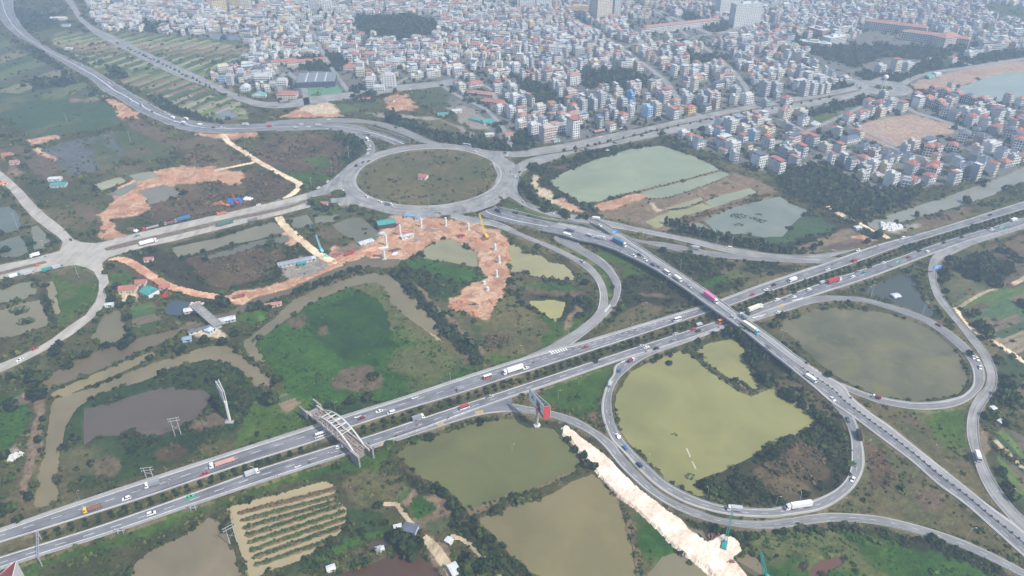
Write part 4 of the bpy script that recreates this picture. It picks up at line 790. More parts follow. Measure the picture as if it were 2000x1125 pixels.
# ------------------------------------------------------------------ labels from landmarks
ORD = ['', 'second ', 'third ', 'fourth ', 'fifth ', 'sixth ', 'seventh ', 'eighth ', 'ninth ', 'tenth ', 'eleventh ', 'twelfth ', 'thirteenth ', 'fourteenth ', 'fifteenth ', 'sixteenth ', 'seventeenth ', 'eighteenth ', 'nineteenth ', 'twentieth '] 
ORD += [a+b for a in ('twenty-', 'thirty-', 'forty-', 'fifty-') for b in ('first ', 'second ', 'third ', 'fourth ', 'fifth ', 'sixth ', 'seventh ', 'eighth ', 'ninth ', 'tenth ')]
LM = [('the grassy roundabout',(838,345)), ('the white arch bridge',(665,845)), ('the red-ended billboard',(1047,825)), ('the lime green pond',(1400,830)), ('the oval brown pond',(1710,690)),
 ('the pink container truck',(1392,585)), ('the left road junction',(165,500)), ('the yellow crawler crane',(945,470)), ('the teal crane by the pale embankment',(1415,1065)), ('the striped orchard pond',(560,1030)),
 ('the square green pond',(1230,335)), ('the teal weedy pond',(1470,425)), ('the bare earth plot',(1780,255)), ('the sandy lake shore',(1800,165)), ('the water tower roundabout',(1725,172)),
 ('the netted sports hall',(612,165)), ('the tall beige tower block',(1175,38)), ('the twin white tower blocks',(1440,50)), ('the long cream school block',(1780,70)), ('the far road bend above the fields',(20,40)),
 ('the red and green farm roofs',(265,570)), ('the straw-coloured L-shaped canal',(95,850)), ('the tall white billboard by the marsh',(447,822)), ('the yellow-cabbed truck',(183,995)), ('the lush green field',(700,650)),
 ('the yellow triangle pond',(1070,605)), ('the canal beside the highway',(1860,390)), ('the striped vegetable beds',(1980,640)), ('the bare strip garden',(825,1005)), ('the brown pond at the bottom',(760,1110)),
 ('the tan pond by the pale embankment',(1130,1050)), ('the red-bordered winding dirt bank',(280,370)), ('the purple weedy field',(170,290)), ('the pale dirt track',(520,325)), ('the top left groves',(80,60)),
 ('the bright blue house',(1232,205)), ('the white six-storey house by the avenue',(1121,265)), ('the green L-shaped shed',(940,232)), ('the cream yellow apartment block',(430,15)), ('the red-roofed school wings',(590,120)), ('the white blank-walled house',(759,165)), ('the sunken main road',(1000,425)), ('the red container truck',(1628,552)), ('the fork of the ramps below the overpass',(1670,790)), ('the green pitch',(640,180))]
LMW = np.array([P(*q)[:2] for _, q in LM])
LABELLED = []
def queue(o, desc, cat, xy, group=None): LABELLED.append((o, desc, cat, xy, group))
def settle():
    """give each queued thing a label that singles it out: its look and where it stands"""
    G = {}
    for it in LABELLED:
        d = np.hypot(*(LMW-np.array(it[3])[:2]).T); k = int(d.argmin()); G.setdefault((it[1], k), []).append((d[k], it))
    for (desc, k), L_ in G.items():
        L_.sort(key=lambda q: q[0])
        for i, (d, it) in enumerate(L_):
            o = it[0]; o['category'] = it[2]
            if it[4]: o['group'] = it[4]
            if len(L_) == 1: o['label'] = '%s near %s' % (desc, LM[k][0])
            else: o['label'] = '%s, %snearest to %s' % (desc, ORD[min(i, len(ORD)-1)], LM[k][0])
            if len(o['label'].split()) > 16: o['label'] = o['label'].replace('carriageway', 'side').replace('the near highway side', 'the near lanes').replace('the far highway side', 'the far lanes').replace(' above the fields', '').replace(' by the pale embankment', '').replace('nearest to ', 'nearest ').replace(' by the marsh', '').replace(' of the ramps below the overpass', ' below the overpass')
            if len(o['label'].split()) > 16: o['label'] = o['label'].replace(' and ', ' ').replace(' with ', ', ').replace('on the far main road', 'on the main road').replace(' in the middle', '').replace('the far road bend', 'the far bend').replace('the pale dirt track', 'the dirt track').replace('the cream yellow apartment block', 'the yellow apartments').replace('carriageway', 'side')
            if len(o['label'].split()) > 16: print('LONG', o['label'])
# ------------------------------------------------------------------ trees
M_BARK = mat('bark', (.09,.07,.05), .95, .3, 1.5)
def crown_mesh(name, blobs, k, pal, q=1.0, seed=0):
    rng = np.random.default_rng(seed); V = []; Cc = []; pal = np.array([lin(c) for c in pal])
    for (bx, by, bz, br, bh) in blobs:
        n = int(k*br*br); th = rng.uniform(0, 2*np.pi, n); cz = rng.uniform(-.55, 1, n); rr = np.sqrt(np.maximum(0, 1-cz*cz)); r = rng.uniform(.62, 1.05, n)
        c = np.stack([np.cos(th)*rr*r, np.sin(th)*rr*r, cz*r], 1); nr_ = c+rng.normal(0, .5, (n, 3)); nr_[:, 2] += .35; nr_ /= np.linalg.norm(nr_, axis=1)[:, None]
        a = np.cross(nr_, rng.normal(0, 1, (n, 3))); a /= np.linalg.norm(a, axis=1)[:, None]; b = np.cross(nr_, a); s = (rng.uniform(.10, .22, n)*q)[:, None]
        c = c*np.array((br, br, bh))+np.array((bx, by, bz)); V.append(np.stack([c-a*s-b*s, c+a*s-b*s*.7, c+a*s*.8+b*s, c-a*s*.9+b*s*.9], 1))
        base = pal[rng.integers(0, len(pal))]; Cc.append(base*rng.uniform(.75, 1.3, (n, 1))*np.array((1, 1, 1)))
    return quads_mesh(name, np.concatenate(V), np.concatenate(Cc), M_LEAF)
def trunk_mesh(hh, r, limbs, top):
    mb = MB(); mb.bar((0,0,-.4), (.05,.03,hh), r, 6, r2=r*.6)
    for (x, y, z) in limbs: mb.bar((.04,.02,hh*.75), (x, y, z), r*.45, 4, r2=r*.18)
    return mb.mesh('trunk', M_BARK)
PALS = {'dark': [(30,44,24),(40,54,28),(54,64,34)], 'mid': [(44,62,28),(60,76,32),(78,86,42)], 'pale': [(72,86,50),(88,98,58),(60,76,46)], 'dry': [(104,86,62),(90,80,54),(118,98,72)]}
TREEM = {}
def tree_mesh(shape, pal, v):
    key = (shape, pal, v)
    if key in TREEM: return TREEM[key]
    rng = random.Random(hash((shape, pal, v)) % 9999 if False else (len(shape)*31+len(pal)*7+v))
    if shape == 'broad':
        bl = [(0,0,.72,.42,.34)]; lim = []
        for i in range(7):
            a = 2*math.pi*i/7+rng.uniform(-.3,.3); r = rng.uniform(.3,.55); z = rng.uniform(.42,.72); bl.append((r*math.cos(a), r*math.sin(a), z, rng.uniform(.26,.38), rng.uniform(.2,.3))); lim.append((r*.8*math.cos(a), r*.8*math.sin(a), z))
        cm = crown_mesh('crown', bl, 210, PALS[pal], 1.0, v+3); tm = trunk_mesh(.45, .05, lim, .5)
    elif shape == 'tall':
        bl = []; lim = []
        for i in range(7):
            a = rng.uniform(0, 6.28); z = .28+.11*i; r = rng.uniform(.05,.16); br = .2*(1.05-.09*i); bl.append((r*math.cos(a), r*math.sin(a), z, br, .15)); lim.append((r*math.cos(a), r*math.sin(a), z))
        cm = crown_mesh('crown', bl, 560, PALS[pal], .62, v+40); tm = trunk_mesh(.8, .022, lim, .8)
    elif shape == 'shrub':
        bl = [(0,0,.42,.42,.42)]+[(.28*math.cos(i*2.1+v), .28*math.sin(i*2.1+v), rng.uniform(.25,.45), rng.uniform(.24,.32), .28) for i in range(3)]
        cm = crown_mesh('crown', bl, 170, PALS[pal], 1.35, v+80); tm = trunk_mesh(.25, .04, [], .3)
    else:   # palm
        rr = np.random.default_rng(v); mb = MB()
        for i in range(13):
            a = i*2.4; l = rr.uniform(.42,.55); up = rr.uniform(.05,.3); pr = Vector((0,0,.9)); wd = .05
            for j in range(1, 5):
                t = j/4; p = Vector((l*t*math.cos(a), l*t*math.sin(a), .9+up*t*1.5-.45*t*t)); s = Vector((-math.sin(a), math.cos(a), 0))*wd*(1.25-t)
                mb.face([pr-s, pr+s, p+s*.8, p-s*.8]); pr = p
        cm = mb.mesh('crown', mat('palm_fronds', lin((58,78,40)), .8, .25, 3)); tm = trunk_mesh(.92, .022, [], .9)
    TREEM[key] = (cm, tm); return cm, tm
DESC = {('broad','dark'):'broad dark green tree', ('broad','mid'):'rounded mid green tree', ('broad','pale'):'pale olive green tree', ('broad','dry'):'bare brownish tree', ('tall','dark'):'slender dark roadside tree', ('tall','mid'):'slender green tree', ('tall','pale'):'slender pale tree', ('shrub','dark'):'small round dark shrub', ('palm','mid'):'feathery palm tree'}
NT = [0]; TREEQ = []
def tree(*a, **k):
    if len(a) > 5 and a[5] == 'shrub': return plant(*a, **k)
    TREEQ.append((math.hypot(a[0], a[1])-a[3]*14, a, k))
def plant(x, y, z, r, hh, shape='broad', pal='dark', group=None, desc=None, name=None):
    NT[0] += 1; cm, tm = tree_mesh(shape, pal, NT[0] % 4); o = obj(name or {'broad':'tree','tall':'roadside_tree','shrub':'shrub','palm':'palm_tree'}[shape], None, None, (x, y, z), random.uniform(0, 6.28))
    s = {'broad':1/.85, 'tall':1/.28, 'shrub':1/.65, 'palm':1/.5}[shape]*r
    for nm, me in (('trunk', tm), ('crown', cm)):
        c = obj(nm, me, o); c.scale = (s, s, hh)
    queue(o, desc or DESC[(shape, pal)], 'shrub' if shape == 'shrub' else 'tree', (x, y), group); return o
def treepx(px, py, r, hh, shape='broad', pal='dark', group=None):
    p = P(px, py, .3); return tree(p[0], p[1], float(hgt(np.array(p[0]), np.array(p[1])))-.2, r, hh, shape, pal, group)
def row(s, n, r, hh, shape, pals, group, jit=2.0):
    p = resample(smooth([P(x, y, .3) for x, y in pts(s)], 4), n)
    for q in p:
        a, b = q[0]+random.uniform(-jit, jit), q[1]+random.uniform(-jit, jit); k = random.uniform(.75, 1.25)
        tree(a, b, float(hgt(np.array(a), np.array(b)))-.2, r*k, hh*random.uniform(.8, 1.2), shape, random.choice(pals), group)
# single trees: tile pixel (base), crown radius, height
SINGLE = {
 'C1': '230,80,10,14 60,140,9,8 255,215,3.5,5 245,262,3.5,5 230,340,4,6 170,670,4,6 200,600,4,5 110,805,4,5 20,760,7,8 70,740,6,7 30,430,5,6 60,560,5,6 610,600,2,3',
 'C2': '90,110,8.5,11 830,910,7,9 915,990,9.5,12 870,960,6,7 720,720,4,5 1250,1060,6,8 1330,1090,7,8 1230,1110,6,7 1420,1080,7,9 1020,315,5,6 930,335,5,5 660,90,6,7 560,105,6,6 480,490,4,5 780,360,4,4 1080,130,3,3 640,1050,4,5 590,1060,4,5 440,1000,3,4 1100,650,5,6 1150,720,5,6 1200,770,5,6 1060,610,4,5 1310,880,5,6 1370,930,5,6',
 'C3': '420,430,4,5 440,480,4,5 480,490,4,5 330,330,3.5,4 370,390,3.5,4 1180,640,5,6 1130,600,5,6 1240,660,4,5 1330,905,4,5 1200,860,4,5 1260,880,4,5 1400,900,4,5 1040,1040,3,2',
 'C4': '1300,200,6,8 1390,240,4,5 200,130,5,6 260,170,5,7 300,200,5,6 340,240,5,7 400,280,5,6 430,330,5,6 240,300,5,5 200,90,5,6 130,90,6,7 90,60,6,7 1370,80,6,9 1440,100,6,9 1420,30,6,8 1370,520,4,5 1400,620,5,6 1430,680,5,7 220,650,4,4 60,680,4,4 960,910,4,4 1010,940,4,4',
 'B1': '330,950,6.5,9 440,975,5,7 500,960,5.5,7 400,1020,6,6 250,1100,7,8 200,1100,8,9 640,590,5,7 660,640,6,7 690,560,5,6 770,650,6,8 710,670,5,6 740,750,4.5,7 760,810,4.5,7 730,900,8,9 1060,930,7,8 990,900,6,7 1200,880,6,7 1310,890,6,7 1320,670,6.5,9 1290,640,6,7 880,980,4,5 960,950,4,5 1480,690,6,8 540,250,6,7 650,445,5,6 620,480,4,5 480,830,4,4 560,760,4,4 900,350,5,5 830,370,5,5 60,1090,4,5 100,1085,4,5 160,1060,4,5 1460,1110,4,4 1380,840,5,6 30,340,7,6 110,700,6,3 150,760,6,3 350,900,5,6 590,720,4,5 640,700,4,5 760,740,4,6',
 'B2': '20,680,6,8 330,75,7,10 370,100,6,8 410,110,6,7 570,110,8,8 630,130,6,7 690,170,7,6 240,600,5,7 270,580,5,6 310,570,5.5,8 350,560,5.5,8 390,540,5.5,8 430,530,5.5,8 475,500,5,6 510,490,5,6 550,470,5,6 600,460,5,6 150,650,4,5 70,690,5,5 810,480,5,6 850,500,5,6 690,1090,6,6 120,1110,6,6 640,240,2,3',
 'B3': '1270,830,6,8 1330,840,7,9 1360,870,6,8 1300,790,5,7 1400,975,6,8 1430,1030,5,6 1390,1000,5,6 1460,1080,5,6 1490,1110,7,9 640,690,5,6 750,630,5,5 400,640,6,7 430,540,5,6 150,330,5,6 260,40,5,6 150,50,5,5 210,70,5,6 110,40,5,5 420,85,5,7 450,90,5,6 490,1000,3,3 880,350,5,6 920,1000,4,4 860,970,4,4 1090,880,4,4 1190,840,4,4 1380,720,3,3 400,730,5,5 590,560,3,3',
 'B4': '640,270,6,9 205,360,5,7 265,335,4.5,8 305,315,3.5,6 870,140,3.5,8 800,70,6,9 820,40,6,9 1160,60,6,10 750,180,3,6 580,300,4,6 820,470,4,6 1030,530,5,8 1020,480,5,7 1040,590,4,5 1210,730,6,8 1240,790,6,9 1280,830,6.5,10 1290,860,5,7 1100,420,6,8 1130,460,6,8 1180,480,6,8 1220,420,6,9 1260,450,6,9 1290,480,6,8 1340,470,6,9 1380,480,6,8 1300,420,6,8 1240,500,5,7 1320,530,5,7 1350,560,5,6 1180,420,5,7 1400,360,5,7 1440,390,5,7 1350,350,5,6 1480,410,5,6 1060,400,5,6 80,740,5,6 30,790,4,5 90,900,4,5 160,960,4,5 230,1020,4,5 350,1090,4,5 1180,960,4,5 1500,680,5,6 1480,660,5,6',
 'A1': '540,560,7,9 590,365,8,9 1250,370,7,8 1460,250,11,13 1400,280,8,9 200,480,6,8 500,350,6,7 430,340,6,7 800,410,5,6 940,320,6,7 100,830,6,7 160,890,5,6 160,930,5,6 140,980,5,6 200,1080,6,7 490,1070,6,6 560,1115,5,6 1010,900,5,6 900,180,8,9 1060,190,9,10 1020,900,4,4',
 'A2': '570,570,7,9 610,570,7,9 650,560,7,9 680,580,6,8 590,540,7,9 640,530,7,8 815,540,5,9 300,370,7,8 270,390,7,8 390,380,8,9 430,390,8,9 460,360,8,9 480,410,7,8 200,410,5,7 1230,560,5,10 1150,540,6,10 1260,600,7,8 1310,610,7,8 1350,620,7,8 1220,590,6,7 1340,810,4,6 1410,820,4.5,7 1460,820,4.5,7 1400,740,8,11 1440,730,8,11 1425,770,7,9 1330,660,5,7 560,390,5,6 730,320,5,6',
 'A3': '20,830,8,9 60,850,8,9 100,840,7,9 20,870,6,7 90,880,6,7 160,570,7,8 60,540,7,8 110,530,7,8 560,830,3,5 490,850,3,4 430,880,3,4 370,890,3,4 600,840,3,4 710,800,3.5,5 760,800,3,5 690,840,3,5 300,930,3.5,6 880,790,7,9 920,810,7,9 970,830,7,9 1010,850,7,8 890,830,6,7 960,870,6,7 1030,810,6,8 1110,760,7,9 1160,770,6,8 1250,920,6,8 1380,980,6,8 1430,1000,6,8 640,640,6,7 1000,640,6,8 1100,660,6,8 1210,620,6,8 1290,600,7,8 700,560,7,8 450,720,4,5',
 'A4': '380,600,3.5,6 560,560,3.5,6 515,570,3,5 485,590,3,5 330,610,3,5 220,640,3,5 700,590,6,8 640,670,6,8 610,700,6,8 660,640,6,8 1000,800,5,5 930,870,6,7 800,890,5,6 290,930,7,9 340,960,7,9 400,960,7,9 450,980,7,9 250,980,7,9 130,1000,7,9 500,1000,7,8 1000,940,5,7 1090,1050,6,7 1270,1020,5,7 1350,900,5,7 1180,590,5,6 1350,610,5,7 1420,630,6,8 1470,640,6,8 540,520,4,6 460,470,4,6 900,430,6,7 1000,400,6,7 1100,390,6,7 1200,370,6,7 1300,340,7,8 1400,320,7,8 450,340,8,9 400,330,8,9 350,350,8,9 520,350,7,8 600,280,7,8 700,310,8,8 800,300,8,9 850,320,8,9 960,290,8,9',
}
TREEST = []
for tl, s_ in SINGLE.items():
    for q in s_.split():
        zx, zy, r, hh = map(float, q.split(',')); px, py = zoom(tl, '%f,%f' % (zx, zy))[0]
        treepx(px, py, r*.8, hh*.9, 'broad', random.choice(['dark','dark','mid']), 'scattered broadleaf trees')
for a in ('370,935 300,850 385,920','250,905 200,860 240,880'): pass
for px, py in ((867,1122),(720,1060),(1005,470)): treepx(px, py, 3.2, 7, 'palm', 'mid', 'palm trees')
for zx, zy in ((530,470),(600,500),(640,440),(700,520),(580,540)): treepx(500+zx*.42, 750+zy*.3, 2.5, 2.5, 'broad', 'dry', 'dry bushes beside the bridge') if False else None
row('752,232 775,242 800,248 830,256 860,268 890,276 925,284 960,289 1000,292', 44, 3.0, 9, 'tall', ['dark','dark','mid'], 'tree screen beside the roundabout ramp', 5)
row('1305,438 1330,446 1360,456 1400,466 1450,478 1500,490 1540,496', 40, 2.6, 9, 'tall', ['dark','mid'], 'tree screen beside the eastern ramp', 4)
row('1062,412 1085,418 1110,425 1150,430', 9, 3, 7, 'tall', ['dark','mid'], 'trees beside the eastern ramp', 3)
row('1090,322 1120,312 1150,302 1180,295 1220,290 1260,282', 18, 3.6, 6, 'broad', ['dark','mid'], 'trees along the avenue pond', 4)
row('1026,352 1024,365 1030,378 1042,390 1055,398', 8, 4, 7, 'broad', ['dark','mid'], 'trees inside the ramp bend', 2)
row('1100,296 1140,287 1180,278 1250,263 1330,246 1420,228 1520,210 1620,192', 26, 2.2, 5, 'broad', ['dark','mid'], 'street trees on the avenue median', 1)
row('250,95 290,113 330,132 370,152 410,172 440,186', 24, 2.4, 5, 'broad', ['dark','mid'], 'street trees along the far local road', 2)
row('390,232 420,238 440,240', 8, 3, 8, 'tall', ['dark'], 'trees beside the far main road', 3)
row('292,190 320,203 350,218 380,229', 14, 3.5, 8, 'tall', ['dark','mid'], 'trees beside the far main road', 4)
TREEQ.sort(key=lambda q: q[0])
for d_, a, k in TREEQ[:298]: plant(*a, **k)
fr_ = [q[1] for q in TREEQ[298:]]; fa = np.array([(a[0], a[1], a[2], a[3], a[4]) for a in fr_]); lo_ = np.repeat(fa, 5, 0); lo_[:, 0] += RNG.normal(0, .35, len(lo_))*lo_[:, 3]; lo_[:, 1] += RNG.normal(0, .35, len(lo_))*lo_[:, 3]
bushes('distant_trees', lo_[:, 0], lo_[:, 1], lo_[:, 3]*RNG.uniform(.5, .8, len(lo_)), np.tile(lin((44,60,36)), (len(lo_), 1))*RNG.uniform(.8, 1.25, (len(lo_), 1)), tall=lo_[:, 4]/lo_[:, 3]*RNG.uniform(.6, 1.2, len(lo_)), z=lo_[:, 2])
# clipped shrubs in two rows on the highway median
Au, Bu = ROADS['U']; Al, Bl = ROADS['L']
m0 = resample(Bu, 400); m1 = resample(Al, 400); n_ = 0
late = []
sU = np.r_[0, np.cumsum(np.linalg.norm(np.diff(m0, axis=0), axis=1))]
for t_ in np.arange(55, sU[-1]-30, 7.4):
    for f_ in (.3, .68):
        a = np.array([np.interp(t_+f_*3, sU, m0[:, k])*(1-f_)+np.interp(t_+f_*3, sU, m1[:, k])*f_ for k in range(3)]); px, py = PX(a[0], a[1])
        if px < -20 or px > 2015 or (600 < px < 690 and py > 800) or random.random() < .06: continue
        late.append((a, py))
late.sort(key=lambda q: -q[1])
for a, py in late[:290]:
    r = random.uniform(1.25, 1.75) if py < 860 else random.uniform(1.3, 1.9)
    tree(a[0]+random.uniform(-.5,.5), a[1]+random.uniform(-.4,.4), .75, r, r*1.7, 'shrub', 'dark', 'clipped shrubs on the highway median', 'small round dark median shrub')
if len(late) > 290:
    R_ = np.array([q[0] for q in late[290:]]); bushes('median_hedge', R_[:, 0], R_[:, 1], np.full(len(R_), 1.6), np.tile(lin((40,58,34)), (len(R_), 1)), tall=np.full(len(R_), 1.3), z=np.full(len(R_), .8))
# shrub rows on the dykes of the orchard pond
Ov = []
for k in range(8):
    a = np.array(P(463+k*4.5, 1002+k*14.5, 0)); b = np.array(P([662,666,667,670,676,682,676,654][k], [951,964,975,984,997,1008,1024,1050][k], 0))
    L_ = np.linalg.norm(b-a); n_ = int(L_/1.0)
    mb = MB(); d = (b-a)/L_; u = np.array((-d[1], d[0], 0)); rngk = np.random.default_rng(k)
    sec = [a+d*L_*i/24+u*(rngk.normal(0, .25)) for i in range(25)]; wd = [1.6+rngk.normal(0, .25) if 0 < i < 24 else .3 for i in range(25)]
    for i in range(24):
        p, q_ = sec[i], sec[i+1]; w0, w1 = wd[i], wd[i+1]
        z0 = np.array((0,0,-1.2)); zt = np.array((0,0,-.25))
        mb.face([p-u*w0*1.5+z0, q_-u*w1*1.5+z0, q_-u*w1+zt, p-u*w0+zt]); mb.face([p-u*w0+zt, q_-u*w1+zt, q_+u*w1+zt, p+u*w0+zt]); mb.face([p+u*w0+zt, q_+u*w1+zt, q_+u*w1*1.5+z0, p+u*w0*1.5+z0])
    o = mb.build('dyke', mat('dyke_soil', srgb(104,88,64), .95, .25, .4)); o['kind'] = 'structure'
    for i in range(n_*3):
        t_ = rngk.uniform(.02, .98); p = a+(b-a)*t_+u*rngk.normal(0, .65); Ov.append((p[0], p[1], rngk.uniform(.5, 1.1), k))
Ov = np.array(Ov); tn = np.array([lin([(92,80,56),(74,84,48),(58,76,40),(56,76,38),(60,80,40),(66,84,42),(56,74,38),(62,80,40)][int(k)]) for k in Ov[:, 3]])*RNG.uniform(.75, 1.25, (len(Ov), 1))
bushes('dyke_shrubbery', Ov[:, 0], Ov[:, 1], Ov[:, 2], tn, z=np.full(len(Ov), -.2))
# ------------------------------------------------------------------ buildings
WALLC = {'white':(.62,.62,.60), 'cream':(.58,.53,.42), 'grey':(.30,.31,.33), 'palegrey':(.43,.44,.45), 'brick':(.38,.25,.19), 'pink':(.55,.42,.38), 'blue':(.30,.52,.68), 'brightblue':(.08,.33,.66), 'yellow':(.64,.52,.28), 'ochre':(.58,.38,.16)}
ROOFC = {'flat':(.36,.36,.35), 'red':(.34,.13,.10), 'rust':(.33,.17,.13), 'slate':(.10,.12,.16), 'teal':(.10,.33,.30), 'bluetin':(.20,.26,.33), 'tin':(.48,.50,.50)}
M_W = {k: mat('wall_'+k, v, .85, .14, .12) for k, v in WALLC.items()}; M_R = {k: mat('roof_'+k, v, .7, .2, .25) for k, v in ROOFC.items()}
M_GLS = mat('window_glass', (.035,.045,.055), .25, .2, .5, .5); M_TANK = mat('steel_tank', (.6,.61,.62), .35, .05, 1, .5, .6); M_TRIM = mat('white_trim', (.72,.71,.68), .8, .1, .4)
WN, RN = list(WALLC), list(ROOFC); ALLM = [M_W[k] for k in WN]+[M_R[k] for k in RN]+[M_GLS, M_TANK, M_TRIM]
GLS, TANK, TRIM = len(WN)+len(RN), len(WN)+len(RN)+1, len(WN)+len(RN)+2
TH = math.atan2(215, 420)
class TMB(MB):
    """MB with a placement: everything added is turned by rz and moved to loc"""
    def __init__(s): super().__init__(); s.T = (1, 0, 0, 0, 0); s.k = 0
    def place(s, loc, rz): s.T = (math.cos(rz), math.sin(rz), loc[0], loc[1], loc[2]); s.k = len(s.v)
    def done(s):
        c, n, x, y, z = s.T
        for i in range(s.k, len(s.v)):
            a, b, d = s.v[i]; s.v[i] = (a*c-b*n+x, a*n+b*c+y, d+z)
        s.k = len(s.v)
def win(mb, x0, x1, z0, z1, y, m=None): mb.face([(x0,y,z0),(x1,y,z0),(x1,y,z1),(x0,y,z1)], GLS if m is None else m)
def hip(mb, x0, y0, x1, y1, z, hh, m):
    w, d = x1-x0, y1-y0; k = min(w, d)/2
    a, b = ((x0+k, y0+d/2), (x1-k, y0+d/2)) if w >= d else ((x0+w/2, y0+k), (x0+w/2, y1-k))
    A_, B_ = (a[0], a[1], z+hh), (b[0], b[1], z+hh); p = [(x0,y0,z),(x1,y0,z),(x1,y1,z),(x0,y1,z)]
    if w >= d: mb.face([p[0],p[1],B_,A_], m); mb.face([p[1],p[2],B_], m); mb.face([p[2],p[3],A_,B_], m); mb.face([p[3],p[0],A_], m)
    else: mb.face([p[0],p[1],A_], m); mb.face([p[1],p[2],B_,A_], m); mb.face([p[2],p[3],B_], m); mb.face([p[3],p[0],A_,B_], m)
def gable(mb, x0, y0, x1, y1, z, hh, m, wm):
    c = (x0+x1)/2
    mb.face([(x0-.4,y0-.5,z-.1),(c,y0-.5,z+hh),(c,y1+.5,z+hh),(x0-.4,y1+.5,z-.1)][::-1], m); mb.face([(c,y0-.5,z+hh),(x1+.4,y0-.5,z-.1),(x1+.4,y1+.5,z-.1),(c,y1+.5,z+hh)][::-1], m)
    mb.face([(x0,y0,z),(x1,y0,z),(c,y0,z+hh*.95)], wm); mb.face([(x1,y1,z),(x0,y1,z),(c,y1,z+hh*.95)], wm)
def house_geo(wall, roof, w, d, n, wallc, roofc, front, style, r, near=False, windows=None, balc=None):
    """fills mesh builders for the walls and the roof; windows(list) takes one builder per window when they are parts"""
    fh = 3.35; hh = n*fh; wm = WN.index(wallc); rm = len(WN)+RN.index(roofc); fm = WN.index(front)
    wall.box(-w/2, 0, -.6, w/2, d, hh, wm)
    wall.face([(-w/2,-.02,0),(w/2,-.02,0),(w/2,-.02,hh),(-w/2,-.02,hh)], fm)
    nb = max(1, int(round(w/3.4))); bw = w/nb
    for f in range(n):
        z = f*fh
        for b in range(nb):
            x = -w/2+bw*(b+.5); ww = bw*r.uniform(.24, .36)
            tgt = wall
            if windows is not None: tgt = TMB(); windows.append(tgt)
            win(tgt, x-ww, x+ww, z+(.3 if (f == 0 or r.random() < .4) else .9), z+2.6, -.06)
            if windows is not None:
                tgt.box(x-ww-.12, -.10, z+2.6, x+ww+.12, -.02, z+2.75, TRIM)
        if f and (style == 'balcony'):
            t = wall
            if balc is not None: t = TMB(); balc.append(t)
            t.box(-w/2+.15, -1.0, z-.12, w/2-.15, -.03, z+.02, TRIM); t.box(-w/2+.15, -1.0, z+.02, w/2-.15, -.92, z+.85, fm if r.random() < .5 else TRIM)
        elif f: wall.box(-w/2-.05, -.16, z-.1, w/2+.05, -.03, z+.1, TRIM)
    if style == 'sidewin' or near:      # windows down the side walls
        ns = int(d/4.2)
        for f in range(n):
            for b in range(ns):
                if style != 'sidewin' and r.random() < .8: continue
                y = d*(b+.5)/ns; z = f*fh
                for sx in (-1, 1):
                    x = sx*(w/2+.04); q = [(x,y-.6,z+1),(x,y+.6,z+1),(x,y+.6,z+2.4),(x,y-.6,z+2.4)]
                    wall.face(q if sx > 0 else q[::-1], GLS)
    if roofc in ('red','rust','slate') and style in ('villa','hip'):
        roof.box(-w/2-.5, -.6, hh, w/2+.5, d+.5, hh+.22, TRIM, bottom=True); hip(roof, -w/2-.45, -.55, w/2+.45, d+.45, hh+.23, min(w, d)*.32, rm)
        if style == 'villa': 
            gw = w*.22; roof.taper(-gw, -.9, gw, 2, hh-.4, -gw, -.9, gw, 2.6, hh+1.2, fm); gable(roof, -gw, -.9, gw, 4, hh+1.2, 1.5, rm, fm)
    elif style == 'gable': gable(roof, -w/2, 0, w/2, d, hh, w*.22, rm, wm)
    else:
        p = .9
        roof.box(-w/2-.03, -.05, hh, w/2+.03, d+.03, hh+.12, len(WN)); 
        for (a, b, c_, e) in ((-w/2, 0, w/2, .18), (-w/2, d-.18, w/2, d), (-w/2, .18, -w/2+.18, d-.18), (w/2-.18, .18, w/2, d-.18)): roof.box(a, b, hh+.12, c_, e, hh+p, fm)
        sx = w*.42; sy = d*r.uniform(.3, .5)
        roof.box(-sx, sy, hh+.12, sx*r.uniform(.1, .9), sy+min(5, d*.35), hh+2.9, wm, top=rm)
        if roofc != 'flat':
            roof.taper(-w/2+.1, sy-3.5 if r.random() < .5 else .4, w/2-.1, d-.3, hh+2.95, -w/2+.2, sy-3.4 if r.random() < .5 else .5, w/2-.2, d-.4, hh+3.25, rm)
def tank(x, y, z):
    mb = MB(); mb.bar((x-.9, y, z+.9), (x+.9, y, z+.9), .6, 8); mb.bar((x-.6,y,z), (x-.6,y,z+.5), .12); mb.bar((x+.6,y,z), (x+.6,y,z+.5), .12); return mb
NUMW = {1:'one', 2:'two', 3:'three', 4:'four', 5:'five', 6:'six', 7:'seven', 8:'eight', 9:'nine'}
COLW = {'white':'white', 'cream':'cream', 'grey':'grey', 'palegrey':'pale grey', 'brick':'bare brick', 'pink':'pinkish', 'blue':'pale blue', 'brightblue':'bright blue', 'yellow':'yellow', 'ochre':'orange ochre'}
ROOFW = {'flat':'flat-roofed', 'red':'red-roofed', 'rust':'rusty-roofed', 'slate':'dark-roofed', 'teal':'teal-roofed', 'bluetin':'blue-roofed', 'tin':'tin-roofed'}
PLACED = []
